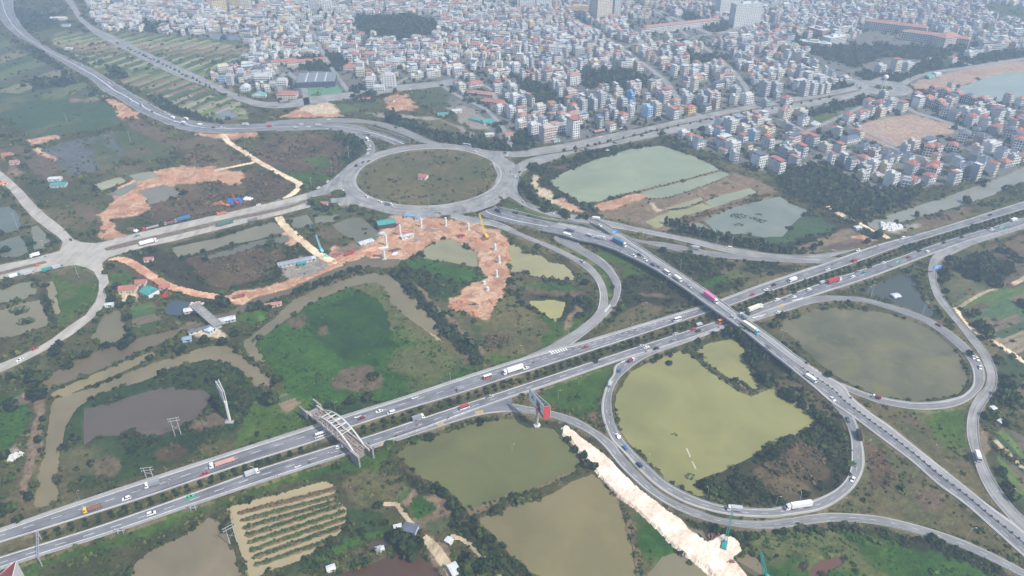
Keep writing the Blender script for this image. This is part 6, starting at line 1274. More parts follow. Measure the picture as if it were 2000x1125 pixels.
def onroad(key, px, py, sgn):
    A, B = ROADS[key]; Cn = (A+B)/2; z = float(Cn[:, 2].mean())
    for _ in range(3):
        p = P(px, py, z+.5); i = int(np.argmin(((Cn[:, :2]-p[:2])**2).sum(1))); z = float(Cn[i, 2])
    a, b = Cn[max(0, i-1)], Cn[min(len(Cn)-1, i+1)]; d = (b-a)*sgn
    return (p[0], p[1], z+.03), math.atan2(d[1], d[0])
VT = {'sedan':'car','suv':'car','van':'van','minibus':'minibus','bus':'bus','pickup':'pickup','boxtruck':'truck','opentruck':'truck','semi':'container truck','flatsemi':'truck','smalltruck':'truck','moto':'motorbike'}
VD = {'sedan':'car','suv':'tall car','van':'van','minibus':'minibus','bus':'bus','pickup':'pickup','boxtruck':'box truck','opentruck':'open truck','semi':'container truck','flatsemi':'trailer truck','smalltruck':'light truck','moto':'motorbike'}
CW_ = dict(grey='dark grey', navy='navy blue', cyan='pale cyan', darkgreen='dark green', darkblue='deep blue', skyblue='sky blue')
RDN = {'U':'on the far highway carriageway','L':'on the near highway carriageway','R1':'on the loop ramp','R2':'on the outer ramp','RO':'on the oval ramp','RR':'on the right ramp','OV':'on the overpass','ME1':'on the sunken road','ME3':'below the overpass','SL':'on the slip road','SE':'on the eastern ramp','SE2':'on the lower eastern road','SW':'on the western ramp','ring':'on the roundabout ring','MW':'on the far main road','RT':'on the far curved ramp','RB':'on the inner curved ramp','S2':'on the far local road','AU':'on the avenue','AL':'on the avenue'}
def cw(c): return CW_.get(c, c)
VEH = '''U -1 C1
opentruck yellow 540,735 brown|yellow-cabbed truck with red-brown open bed on the far carriageway
suv white 742,672
boxtruck white 893,593 grey
flatsemi white 1303,467 salmon|white-cabbed trailer truck with a salmon load on the far carriageway
sedan red 1198,528
U -1 C2
minibus white 375,303 -|white minibus emerging from under the arch bridge
sedan maroon 618,202
sedan white 722,160
van white 793,170
smalltruck grey 1198,35 grey
U -1 B2
minibus red 1355,1088 white|red and white minivan behind the long white truck
U -1 B3
semi white 5,1050 white|long white container truck on the far highway carriageway
sedan white 82,1032
moto black 125,1000
sedan red 430,910
minibus white 968,750
sedan red 1410,602
sedan white 1490,572
U -1 B4
sedan black 33,545
boxtruck white 142,520
sedan white 352,455
smalltruck red 507,405 red
sedan white 530,342
van white 788,272
sedan teal 852,252
sedan black 1300,135
moto black 640,315
moto black 375,430
L 1 C1
suv white 887,760
sedan green 1113,662
boxtruck white 1480,527 silver
L 1 C2
suv white 488,370 -|white car passing under the end of the arch bridge
moto black 312,460
moto white 118,535
moto black 495,408
boxtruck white 952,203 grey|white-cabbed truck with dark covered bed on the near carriageway
moto red 942,243
moto black 822,305
moto black 658,348
moto white 885,255
moto red 1127,200
minibus white 1222,140 red|white minibus with red roof before the ramp exit
pickup silver 1372,75
L 1 B3
sedan silver 757,902
sedan white 788,910
sedan black 845,917
sedan grey 945,873
sedan silver 957,832
sedan red 1063,805
sedan black 1092,814
smalltruck silver 1097,780 silver
bus orange 1240,758 -|orange bus in the shade under the overpass
moto black 785,935
moto black 1210,795
semi white 1425,687 cream|long white container truck with cream box beside the overpass
sedan white 1560,705
suv white 1555,632
sedan grey 1608,626
L 1 B4
sedan white 50,634
sedan white 153,616
sedan black 155,590
suv white 240,572
smalltruck silver 318,533 silver
semi white 388,525 red|red container truck with white cab on the near carriageway
sedan grey 432,495
sedan white 497,495
sedan teal 565,472
sedan grey 525,467
sedan black 595,440
sedan white 677,415
sedan maroon 825,382
sedan black 887,345
suv white 935,350
sedan black 1033,297
sedan black 1137,265
sedan white 1312,221
sedan maroon 1290,213
boxtruck white 1440,168 white
R1 -1 B3
smalltruck white 697,990 maroon
sedan blue 630,1048
R1 -1 C3
smalltruck silver 575,5 silver
moto black 580,183
sedan white 620,305
sedan blue 662,375
suv navy 745,475
boxtruck white 1303,737 silver|white box truck passing under the teal crane boom
R1 -1 C4
semi white 175,722 white|long white container truck at the bottom of the loop ramp
sedan white 497,560
sedan darkgreen 508,468
boxtruck black 533,308 black
suv navy 467,213
moto black 485,82
OV 1 B3
boxtruck grey 345,228 grey
boxtruck white 325,257 white
smalltruck silver 455,258 silver
boxtruck white 523,273 silver
semi white 630,303 darkblue|deep blue container truck with white cab entering the overpass
moto black 632,345
sedan white 714,373
suv black 747,370
sedan white 781,397
suv navy 825,428
sedan grey 862,438
minibus white 907,474
boxtruck white 972,513 cream|cream box truck behind the pink container truck
sedan silver 1040,555
semi white 1165,627 pink|bright pink container truck with white cab on the overpass
sedan silver 1293,735
semi skyblue 1398,805 cream|cream container truck with sky blue cab on the overpass
OV -1 B3
boxtruck white 1356,735 grey|grey covered truck with white cab coming up the overpass
ME3 1 B4
boxtruck white 252,1100 white
ME3 1 C4
sedan white 378,88
SE -1 B3
sedan silver 68,58
sedan white 231,122
sedan black 330,146
boxtruck white 490,160 white|white box truck on the ramp before the overpass
van white 1272,328
SL 1 B3
sedan white 514,196
SE2 -1 B3
boxtruck grey 1069,332 silver
SW 1 B3
suv silver 412,410
ME1 1 B2
boxtruck grey 1422,117 black
smalltruck black 1520,128 black
sedan black 1600,140
ring 1 A2
sedan white 660,875
sedan maroon 660,945
ring 1 B2
sedan white 648,28
suv white 726,58
boxtruck white 780,76 grey|dark covered truck with white cab on the ring
moto black 1080,128
ring 1 A2
bus silver 1236,855
sedan white 1284,888
RB 1 A2
boxtruck white 652,820 white|white box truck on the inner curved ramp
sedan white 668,853
sedan white 656,900
sedan grey 635,918
sedan black 626,952
boxtruck black 594,970 grey
moto black 646,852
RT -1 A2
sedan white 428,700
suv navy 818,747
MW 1 A2
boxtruck silver 85,742 red|grey truck with a red load front on the far main road
sedan white 265,728
smalltruck silver 235,752 silver
sedan white 305,742
boxtruck silver 368,738 silver
sedan white 425,757
MW 1 A1
sedan white 75,165
sedan white 248,290
smalltruck white 640,488 grey
sedan white 757,575
van white 770,592
boxtruck white 830,618 teal
sedan black 890,655
sedan white 1018,710
boxtruck white 1080,725 white
boxtruck silver 1178,737 white
sedan black 1250,748
van white 1303,750
boxtruck white 1440,732 silver
MW -1 A1
sedan white 18,70
sedan black 122,158
sedan white 480,385
sedan black 405,345
sedan silver 762,550
sedan white 963,655
sedan white 985,668
sedan teal 875,603
boxtruck white 1090,700 cream
boxtruck white 1012,693 white
sedan silver 905,632
S2 1 A1
bus silver 885,345
boxtruck brown 690,255 brown
boxtruck darkgreen 920,322 teal
sedan black 1210,460
sedan white 1290,505
sedan black 1400,560
S2 -1 A2
boxtruck black 150,600 grey
sedan white 905,523
AU -1 A3
sedan white 210,272
sedan white 517,802
sedan white 1176,690
sedan black 1140,698
sedan white 640,752
AL 1 A3
sedan maroon 405,882
sedan black 816,765
sedan white 560,880
AU -1 A4
sedan white 90,596
sedan white 135,592
RO 1 C4
smalltruck white 635,80 maroon|white-cabbed light truck with maroon bed on the oval ramp
RO 1 B4
sedan maroon 1000,780
suv black 1186,942
sedan white 1202,968
sedan white 1225,978
sedan white 1243,1028
RR 1 C4
boxtruck silver 1228,432 white|pale grey box truck on the right ramp'''
cur = None; nrider = []
for ln in VEH.split('\n'):
    q = ln.split()
    if q[0] in ROADS: cur = (q[0], int(q[1]), q[2]); continue
    body, _, dsc = ln.partition('|'); q = body.split(); kind, colr = q[0], q[1]; zx, zy = q[2].split(','); c2 = q[3] if len(q) > 3 and q[3] != '-' else None
    px, py = zoom(cur[2], zx+' '+zy)[0]
    if cur[0] == 'ring':
        p = P(px, py, 1.4); a = math.atan2(p[1]-RY, p[0]-RX); loc, rz = (p[0], p[1], 1.04), a+math.pi/2
    else: loc, rz = onroad(cur[0], px, py, cur[1])
    vcat = VT[kind]; d_ = dsc or '%s %s%s %s' % (cw(colr), VD[kind], '' if not c2 or c2 == colr else ' with %s %s' % (cw(c2), 'roof' if kind in CARS else ('bed' if kind in ('opentruck','flatsemi') else 'box')), RDN[cur[0]])
    v = vehicle(kind, colr, loc, rz, d_, vcat, None, c2)
    g_ = {'car':'cars on the roads','truck':'trucks on the roads','motorbike':'motorbikes on the roads','van':'vans on the roads','container truck':'container trucks on the roads'}.get(vcat)
    if dsc: tag(v, d_, vcat, g_)
    else: queue(v, d_, vcat, loc[:2], g_)
    if kind == 'moto': nrider.append((loc, rz, cur[0]))
# parked and waiting on the western local roads: px, heading as a pixel vector
for kind, colr, c2, px, py, hx, hy, dsc in [('sedan','black',None,138,468,-18,-22,'black car leaving the left junction up the side road'), ('boxtruck','white','white',68,500,-30,8,'white box truck west of the left junction'), ('moto','black',None,88,501,30,-8,None),
  ('pickup','grey',None,268,461,-30,8,'grey pickup on the far lane of the dusty road'), ('semi','white','white',291,475,30,-8,'white long truck alone on the near lane of the dusty road'), ('flatsemi','red','grey',294,446,-30,8,'red-cabbed trailer truck parked at the end of the lorry line'), ('opentruck','grey','brown',330,437,-30,8,'grey open truck parked in the middle of the lorry line'),
  ('semi','grey','darkblue',356,430,-30,8,'dark blue container truck parked first in the lorry line'), ('semi','darkgreen','darkgreen',440,438,30,-8,'dark green covered truck on the dusty road'), ('opentruck','orange','orange',432,418,-30,8,'orange open truck by the piling yard'), ('sedan','white',None,505,400,-30,8,'white car on the dusty road before the roundabout'), ('sedan','grey',None,543,391,-30,8,'grey car on the dusty road before the roundabout'), ('opentruck','grey','grey',494,430,30,-8,'grey open truck halting on the near lane by the pale track'),
  ('sedan','white',None,39,703,-30,14,'white car on the curving road at the left edge'), ('sedan','red',None,68,681,30,-14,'red car on the curving road at the left edge'), ('boxtruck','teal','white',30,540,30,-8,'white-boxed truck with teal cab parked at the left edge'), ('boxtruck','silver','silver',57,535,30,-8,'silver box truck in the line parked at the left edge'), ('boxtruck','darkgreen','teal',93,528,30,-8,'teal box truck in the line parked at the left edge'), ('boxtruck','grey','silver',114,523,30,-8,'grey-cabbed truck nearest the curving road in the parked line'), ('pickup','orange',None,73,519,30,-8,'small orange pickup beside the western median'),
  ('sedan','white',None,668,371,20,6,'white car by the triangular island west of the ring'), ('sedan','black',None,674,379,18,14,'black car by the triangular island west of the ring'), ('sedan','white',None,622,367,-20,10,'white car entering the dusty road from the ring'), ('sedan','white',None,640,355,-12,10,'white car at the verge of the ring exit'), ('sedan','grey',None,694,401,30,4,'grey car parked on the sandy verge below the ring'), ('pickup','silver',None,659,400,30,2,'silver pickup parked by the red roof stall'), ('sedan','black',None,986,299,-20,-3,'black car between the ring and the avenue'), ('sedan','silver',None,999,334,-6,-14,'silver car on the ring exit toward the avenue'), ('sedan','white',None,1006,344,-5,-14,'white car on the ring exit toward the avenue'), ('sedan','cyan',None,1012,347,-4,-14,'pale cyan car on the ring exit toward the avenue'), ('sedan','black',None,1015,336,8,-9,'black car on the ring exit toward the avenue'), ('opentruck','red','red',682,496,20,-7,'red open truck parked beside the red steel pile'), ('opentruck','red','rust',467,580,25,-5,'red truck on the red earth track by the river')]:
    a, b = P(px, py, 1.3), P(px+hx, py+hy, 1.3); z = float(hgt(np.array(a[0]), np.array(a[1])))+.38; v = vehicle(kind, colr, (a[0], a[1], max(z, .83)), math.atan2(b[1]-a[1], b[0]-a[0]), None, VT[kind], None, c2)
    if dsc: tag(v, dsc, VT[kind])
    else: queue(v, '%s %s on the local road' % (cw(colr), VD[kind]), VT[kind], a[:2], 'motorbikes on the roads'); 
    if kind == 'moto': nrider.append(((a[0], a[1], .83), math.atan2(b[1]-a[1], b[0]-a[0]), 'x'))
# riders: one continuous body in a riding pose
def rider_mesh():
    J = [((-.25,0,.86),.17),((-.2,0,1.12),.18),((-.12,0,1.36),.19),((-.08,0,1.5),.08),((-.03,0,1.62),.115),((0,0,1.72),.11), ((-.1,.2,1.38),.075),((.12,.27,1.18),.055),((.4,.28,1.05),.045), ((-.1,-.2,1.38),.075),((.12,-.27,1.18),.055),((.4,-.28,1.05),.045), ((.18,.17,.86),.09),((.2,.18,.42),.06),((.34,.19,.36),.05), ((.18,-.17,.86),.09),((.2,-.18,.42),.06),((.34,-.19,.36),.05)]
    E = [(0,1),(1,2),(2,3),(3,4),(4,5),(2,6),(6,7),(7,8),(2,9),(9,10),(10,11),(0,12),(12,13),(13,14),(0,15),(15,16),(16,17)]
    me = bpy.data.meshes.new('person'); me.from_pydata([j[0] for j in J], E, []); o = bpy.data.objects.new('person', me); sc.collection.objects.link(o); md = o.modifiers.new('s', 'SKIN')
    for i, j in enumerate(J): me.skin_vertices[0].data[i].radius = (j[1], j[1]); 
    me.skin_vertices[0].data[0].use_root = True; sb = o.modifiers.new('d', 'SUBSURF'); sb.levels = sb.render_levels = 1
    dg = bpy.context.evaluated_depsgraph_get(); m2 = bpy.data.meshes.new_from_object(o.evaluated_get(dg)); bpy.data.objects.remove(o); m2.name = 'person'
    m2.materials.clear(); 
    for c in ((.10,.12,.18), (.30,.20,.15), (.06,.06,.07)): m2.materials.append(mat('clothes_%d' % (c[0]*100), c, .9, .1, 3))
    for p in m2.polygons: p.material_index = 1 if p.center.z > 1.5 and p.center.x > .0 else (2 if p.center.z < .9 or p.center.z > 1.66 else 0)
    return m2
RM = rider_mesh()
for loc, rz, k in nrider:
    o = obj('person', RM, None, (loc[0], loc[1], loc[2]-.02), rz, VS); queue(o, 'dark-clothed rider seated on a motorbike %s' % RDN.get(k, 'on the local road'), 'person', loc[:2], 'motorbike riders')
# ------------------------------------------------------------------ bridges and site structures
M_CONC = mat('bridge_concrete', (.36,.35,.32), .9, .22, .25); M_CONCD = mat('stained_concrete', (.24,.235,.22), .9, .3, .3); M_STEEL = mat('white_steel', (.55,.54,.51), .5, .1, .6); M_GALV = mat('galvanised_steel', (.42,.43,.44), .45, .1, 1, .5, .3)
M_RUSTS = mat('weathered_beams', (.24,.19,.16), .9, .35, .5)
def gz(x, y): return float(hgt(np.array(x), np.array(y)))
def root(name, loc, label, cat, rz=0, group=None): return tag(obj(name, None, None, loc, rz), label, cat, group)
def strip(mb, A, B, z0, z1, m=0):
    """a wall along the line A[i]->, thickness towards B"""
    for i in range(len(A)-1):
        a, b, c, d = A[i], A[i+1], B[i+1], B[i]; u = lambda p, z: (p[0], p[1], p[2]+z)
        mb.face([u(a,z1), u(b,z1), u(c,z1), u(d,z1)], m); mb.face([u(a,z0), u(b,z0), u(b,z1), u(a,z1)], m); mb.face([u(c,z0), u(d,z0), u(d,z1), u(c,z1)], m); mb.face([u(d,z0), u(c,z0), u(b,z0), u(a,z0)], m)
    for i, j in ((0, 0), (len(A)-1, 1)):
        a, d = A[i], B[i]; mb.face([(a[0],a[1],a[2]+z0),(d[0],d[1],d[2]+z0),(d[0],d[1],d[2]+z1),(a[0],a[1],a[2]+z1)], m)
def offs(A, B, o):
    W = np.linalg.norm(B-A, axis=1)[:, None]; return A+(B-A)/W*o
M_PAR = mat('pale_parapet', (.46,.45,.42), .9, .15, .3)
# overpass carrying the main road over the highway
A, B = ROADS['OV']; ov = root('overpass_bridge', tuple((A[0]+B[0])/2*np.array((1,1,0))), 'grey concrete flyover carrying lorries diagonally over the highway', 'bridge')
R0 = np.array(ov.location); A_, B_ = A-R0, B-R0
ribbon('road_deck', A_, B_, M_DUAL, (.7,.7), M_CONC, skirt=.6, ground=False, kind=None, parent=ov)
mb = MB(); strip(mb, offs(A_, B_, .9), offs(B_, A_, .9), -2.2, -.62); mb.build('girder', M_CONCD, ov)
for s in (0, 1):
    X_, Y_ = (A_, B_) if s == 0 else (B_, A_); mb = MB(); strip(mb, offs(X_, Y_, -.35), offs(X_, Y_, .05), -.5, 1.0); mb.build('parapet', M_PAR, ov)
mb = MB(); mid0, mid1 = offs(A_, B_, 0)+(B_-A_)*.487, offs(A_, B_, 0)+(B_-A_)*.503; strip(mb, mid0, mid1, .01, .85); mb.build('median_barrier', M_CONC, ov)
sO = np.r_[0, np.cumsum(np.linalg.norm(np.diff((A+B)/2, axis=0), axis=1))]
for px, py in ((1077,462),(1115,472),(1180,480),(1215,490),(1298,540),(1348,572),(1396,606),(1411,618),(1437,640),(1466,660)):
    loc, a = onroad('OV', px, py, 1); Cn = (A+B)/2; i = int(np.argmin(((Cn[:, :2]-np.array(loc)[:2])**2).sum(1))); c = Cn[i]; w_ = np.linalg.norm(B[i]-A[i]); u = (B[i]-A[i])/w_; g = gz(c[0], c[1])-.8
    mb = MB(); 
    for t in (-.28, .28): p = c+u*w_*t-R0; mb.bar((p[0], p[1], g), (p[0], p[1], c[2]-3.1), 1.0, 10)
    p, q = c-u*w_*.46-R0, c+u*w_*.46-R0; d = np.array((-u[1], u[0], 0))*.9; zt, zb = c[2]-2.22, c[2]-3.4
    cs = [p-d, q-d, q+d, p+d]; top = [(x[0], x[1], zt) for x in cs]; bot = [(x[0]*.8+(p[0]+q[0])*.1, x[1]*.8+(p[1]+q[1])*.1, zb) for x in cs]; mb.face(top)
    for k in range(4): mb.face([bot[k], bot[(k+1) % 4], top[(k+1) % 4], top[k]])
    mb.build('pier', M_CONC, ov)
for i, nm in ((0, 'abutment'), (len(A)-1, 'abutment')):
    mb = MB(); a, b = A_[i], B_[i]; d = (A_[1]-A_[0]) if i == 0 else (A_[-2]-A_[-1]); d = d/np.linalg.norm(d)*1.5; q = [a, b, b+d, a+d]; zt = A[i][2]-.62
    mb.face([(p[0], p[1], zt) for p in q]); 
    for k in range(4): p, r_ = q[k], q[(k+1) % 4]; mb.face([(p[0],p[1],-1.5),(r_[0],r_[1],-1.5),(r_[0],r_[1],zt),(p[0],p[1],zt)])
    mb.build(nm, M_CONCD, ov)
A, B = ROADS['SL']; R1_ = A[0]*np.array((1,1,0)); sl_ = root('slip_bridge', tuple(R1_), 'narrow slip deck joining the flyover from the eastern ramp', 'bridge'); mb = MB(); strip(mb, offs(A-R1_, B-R1_, .4), offs(B-R1_, A-R1_, .4), -2.4, -.55); mb.build('girder', M_CONCD, sl_)
for X_, Y_ in ((A, B), (B, A)): mb = MB(); strip(mb, offs(X_-R1_, Y_-R1_, -.2), offs(X_-R1_, Y_-R1_, .1), -.6, .9); mb.build('parapet', M_CONC, sl_)
# embankment barriers of the main road and its median
for key, f0, f1, lab in (('ME3', 0, 1, 'concrete median barrier with dark planters running down to the lower right'),):
    A, B = ROADS[key]; R2_ = A[0]*np.array((1,1,0)); rt = root('median_barrier', tuple(R2_), lab, 'barrier'); mb = MB(); a = A-R2_+(B-A)*.488; b = A-R2_+(B-A)*.505; strip(mb, a, b, .01, .8); mb.build('wall', M_CONC, rt)
    mb = MB(); L_ = resample((a+b)/2, 46)
    for k in range(0, 45): p = L_[k]*.7+L_[k+1]*.3; q = L_[k]*.45+L_[k+1]*.55; mb.bar((p[0],p[1],p[2]+1.0),(q[0],q[1],q[2]+1.0), .5, 6)
    o = mb.build('planter', mat('dark_planters', (.06,.065,.05), .9, .3, 1), rt); o['kind'] = 'stuff'
# retaining walls of the cut
def wall_thing(pl, z0, z1, th, name, label, m=M_CONC, cat='wall', gr=None):
    p = np.array(smooth([P(x, y, z) for x, y, z in pl], 4)); d = np.gradient(p, axis=0); d /= np.linalg.norm(d, axis=1)[:, None]; n_ = np.stack([-d[:, 1], d[:, 0], d[:, 2]*0], 1); mb = MB(); strip(mb, p-n_*th/2, p+n_*th/2, z0, z1)
    return tag(mb.build(name, m), label, cat, gr)
wall_thing([(974,405,1.2),(1010,413,1.2),(1034,419,1.2),(1058,425,1.2),(1092,430,1.4),(1130,436,1.8)], -6.2, .9, .6, 'retaining_wall', 'stained retaining wall between the sunken road and the eastern ramp')
wall_thing([(1131,437,1.9),(1150,443,2.2),(1166,450,2.4)], -3, 1.2, .6, 'retaining_wall', 'bright pale end of the retaining wall where the lower road opens', M_SHO)
wall_thing([(926,424,1.1),(958,432,1.1),(990,442,1.1)], -6, .8, .6, 'retaining_wall', 'low wall between the sunken road and the western ramp', M_CONC)
wall_thing([(720,247,1.0),(760,258,1.0),(800,272,1.0)], -5, .8, .6, 'retaining_wall', 'far retaining wall leading the main road down under the ring', M_CONC)
wall_thing([(700,262,1.0),(740,272,1.0),(768,282,1.0)], -5, .8, .6, 'retaining_wall', 'near retaining wall leading the main road down under the ring', M_CONC)
# steel arch bridge across the highway
z_ = 8.2; c0, c1 = P(617.5,804,z_), P(704,878,z_); wv = P(630.7,801,z_)-P(612,808,z_); Wb = float(np.linalg.norm(wv[:2])); dv = (c1-c0); Lb = float(np.linalg.norm(dv[:2])); ab_ = root('arch_bridge', (c0[0], c0[1], 0), 'white steel tied-arch bridge over both carriageways with open deck', 'bridge', math.atan2(dv[1], dv[0]))
hw = 4.2; AH = 8.6
for s in (-1, 1): 
    mb = MB(); mb.box(-6, s*hw-.5, z_-1.6, Lb+4, s*hw+.5, z_-.1, bottom=True); mb.box(-6, s*hw*1.17-.3, z_-.5, Lb+3, s*hw*1.17+.3, z_-.2, bottom=True); mb.build('deck_girder', mat('pinkish_concrete', (.40,.33,.29), .9, .2, .4), ab_)
arc = lambda t: z_+AH*4*t*(1-t)
for s in (-1, 1):
    mb = MB(); k = 16
    for i in range(k): mb.bar((Lb*(.05+.9*i/k), s*hw, arc(i/k)), (Lb*(.05+.9*(i+1)/k), s*hw, arc((i+1)/k)), .55, 6)
    mb.build('arch_rib', M_STEEL, ab_)
    for i in range(2, 15, 2):
        mb = MB(); x = Lb*(.05+.9*i/16); mb.bar((x, s*hw, z_-.2), (x, s*hw, arc(i/16)), .26, 5); mb.build('hanger', M_STEEL, ab_)
for i in range(4, 13):
    mb = MB(); t, t2 = i/16, (i+1)/16; x, x2 = Lb*(.05+.9*t), Lb*(.05+.9*t2)
    if i % 2 == 0: mb.bar((x,-hw,arc(t)), (x,hw,arc(t)), .28, 5)
    else: mb.bar((x,-hw,arc(t)), (x2 if i < 12 else x,hw,arc(t2 if i < 12 else t)), .2, 5)
    mb.build('cross_brace', M_STEEL, ab_)
mb = MB(); 
for i in range(26): x = Lb*i/25; mb.box(x-.45, -hw+.52, z_-1.0, x+.45, hw-.52, z_-.45, bottom=True)
for y in (-2.4, 0, 2.4): mb.box(0, y-.5, z_-.42, Lb, y+.5, z_-.15, bottom=True)
mb.build('deck_beams', M_RUSTS, ab_)
for x0, x1, s in ((-13,-3,1), (Lb-3.5,Lb+6,1)):
    mb = MB(); mb.box(x0 if x0 > 0 else x1-2.5, -hw-2, -.5, x0+2.5 if x0 > 0 else x1, hw+.6, z_-1.65)
    for y in (-hw-1.9, hw+.9): mb.box(x0, y, -.5 if x0 > 0 else 2.5, x1, y+1.2, z_+.7, bottom=True)
    mb.build('abutment', M_CONCD, ab_)
# guard rails
def rail(key, side, lab, f0=0, f1=1, o=.25, hh=.85):
    A, B = ROADS[key]; X_, Y_ = (A, B) if side == 0 else (B, A); n = len(A); i0, i1 = int(f0*n), int(f1*n); a = offs(X_, Y_, o)[i0:i1]; b = offs(X_, Y_, o+.22)[i0:i1]; mb = MB(); strip(mb, a, b, hh-.42, hh)
    for k in range(0, len(a), 2): p = (a[k]+b[k])/2; mb.box(p[0]-.1, p[1]-.1, p[2]-.3, p[0]+.1, p[1]+.1, p[2]+hh-.45)
    tag(mb.build('guard_rail', M_GALV), lab, 'guard rail')
rail('U', 0, 'steel guard rail along the outer edge of the far highway carriageway', 0, .62); rail('L', 1, 'steel guard rail along the outer edge of the near highway carriageway beside the orchard', 0, .33)
rail('R1', 1, 'guard rail on the inner edge of the loop ramp around the lime pond', .1, .97); rail('R2', 1, 'guard rail on the outer edge of the lower outer ramp', .05, 1); rail('R2', 0, 'low barrier between the loop ramp and the outer ramp', .3, .62)
rail('RO', 1, 'guard rail around the oval brown pond', .12, .95); rail('RR', 1, 'guard rail on the garden side of the right ramp', 0, 1); rail('SW', 1, 'guard rail beside the construction side of the western ramp', .2, .9); rail('SE', 1, 'guard rail along the pond side of the eastern ramp', .1, .95)
# ---- billboards
def panel(a, b, z0, z1, th, m, name, par, marks=None):
    d = (b-a)[:2]/np.linalg.norm((b-a)[:2]); n = np.array((d[1], -d[0])); mb = MB(); q = [(a[0],a[1]),(b[0],b[1]),(b[0]-n[0]*th,b[1]-n[1]*th),(a[0]-n[0]*th,a[1]-n[1]*th)]
    for k in range(4): p, r_ = q[k], q[(k+1) % 4]; mb.face([(p[0],p[1],z0),(r_[0],r_[1],z0),(r_[0],r_[1],z1),(p[0],p[1],z1)], 0 if k == 0 else 1)
    mb.face([(p[0],p[1],z1) for p in q], 1); mb.face([(p[0],p[1],z0) for p in q[::-1]], 1)
    L_ = np.linalg.norm((b-a)[:2])
    for (u0, u1, v0, v1, mi) in marks or []:
        e = n*.05; f = lambda u, v: (a[0]+d[0]*L_*u+e[0], a[1]+d[1]*L_*u+e[1], z0+(z1-z0)*v); mb.face([f(u0,v0), f(u1,v0), f(u1,v1), f(u0,v1)], mi)
    return mb.build(name, m, par)
M_BW, M_BR, M_BD, M_BB, M_BM, M_BK = mat('sign_white', (.72,.73,.72), .5, .06, .5), mat('sign_red', (.56,.06,.06), .5, .1, .5), mat('sign_dark', (.03,.03,.05), .6, .1, .5), mat('sign_blue', (.10,.36,.55), .5, .35, .15), mat('sign_maroon', (.22,.05,.06), .5, .1, .5), mat('sign_brown', (.22,.15,.10), .6, .3, .4)
N1, F1, N2, F2 = P(1062.7,794,26), P(1033.3,757,26), P(1075.3,817,15), P(1041.5,763,26)
bb = root('billboard', (0,0,0), 'three-sided billboard on a thick grey pole with a red end face', 'billboard'); bp = P(1049,830,0)
m_ = [M_BW, M_GALV, M_BR, M_BK, M_BD]; off = np.array((bp[0], bp[1], 0)); bb.location = tuple(off)
panel(F1-off, N1-off, 15, 26, .4, m_, 'ad_panel', bb, [(.18,.24,.42,.66,4),(.25,.29,.55,.72,4),(.30,.34,.44,.60,4),(.50,.74,.30,.82,3),(.62,.78,.22,.48,4),(.40,.99,.0,.13,2),(.55,.99,.13,.24,2)])
panel(N1-off, N2-off, 15, 26, .4, [M_BR, M_GALV], 'ad_panel', bb); panel(N2-off, F2-off, 15, 26, .4, [M_BD, M_GALV], 'back_panel', bb)
mb = MB(); 
for t in np.linspace(.08, .92, 6): a, b = (F1*(1-t)+N1*t)-off, (F2*(1-t)+N2*t)-off; mb.bar((a[0]-0,a[1],24.6),(b[0],b[1],24.6), .12, 4); mb.bar((a[0],a[1],16.5),(b[0],b[1],16.5), .14, 4)
mb.build('frame', M_GALV, bb); mb = MB(); mb.bar((0,0,-1),(0,0,16.4), 1.0, 14); mb.build('pole', M_GALV, bb); mb = MB()
for k in range(9): a = k*.7; mb.box(1.7*math.cos(a)-.8, 1.7*math.sin(a)-.8, -1, 1.7*math.cos(a)+.7, 1.7*math.sin(a)+.7, .1+.25*(k % 3))
mb.build('rubble_base', mat('rubble', (.55,.53,.5), .95, .25, .8), bb)
b0 = P(449.5,823,0); b2 = root('billboard', tuple(b0), 'tall narrow billboard edge-on beside the marsh on a pale pole', 'billboard'); far_ = P(427,741,27)-b0; fl_ = P(420,744,27)-b0; nr = np.array((0,1.2,0))
panel(np.array((fl_[0],fl_[1],0)), np.array((-.9,1.0,0)), 14.5, 27, .4, [M_BW, M_STEEL, M_BM], 'ad_panel', b2, [(.05,.30,.05,.5,2),(.05,.55,.0,.06,2)]); panel(np.array((.9,1.0,0)), np.array((far_[0],far_[1],0)), 14.5, 27, .4, [M_GALV, M_STEEL], 'back_panel', b2)
mb = MB(); 
for t in np.linspace(.05, .95, 7):
    a = np.array((.9,1.0))*(1-t)+far_[:2]*t; b = np.array((-.9,1.0))*(1-t)+fl_[:2]*t
    for z in (15.5, 21, 26.5): mb.bar((a[0],a[1],z),(b[0],b[1],z), .16, 4)
    mb.bar((a[0],a[1],15),(a[0],a[1],27.3), .16, 4)
mb.build('frame', M_STEEL, b2); mb = MB(); mb.bar((0,0,-.5),(0,.4,18), 1.0, 12); mb.build('pole', M_STEEL, b2); mb = MB(); mb.box(-3,-2.5,-.5,3,2.5,.9); mb.build('footing', M_SHO, b2)
t3 = P(30,1096,26); b3 = root('billboard', (t3[0]-2, t3[1]-14, 0), 'maroon and blue wedge-shaped billboard cut by the bottom left corner', 'billboard'); o3 = np.array(b3.location); 
pa, pl_, pr_ = t3-o3, np.array((-3.4,0,0)), np.array((7.6,-1,0)); panel(np.array((pl_[0],pl_[1],0)), np.array((pa[0],pa[1],0)), 13, 26, .3, [M_BM, M_STEEL], 'back_panel', b3); panel(np.array((pa[0]+.3,pa[1],0)), np.array((pr_[0],pr_[1],0)), 13, 26, .3, [M_BB, M_STEEL, M_BW], 'ad_panel', b3, [(.35,.9,.55,.92,2),(.5,.8,.1,.3,2)])
mb = MB(); mb.bar((1,4,-.5),(1,4,14), .9, 10); mb.build('pole', M_STEEL, b3)
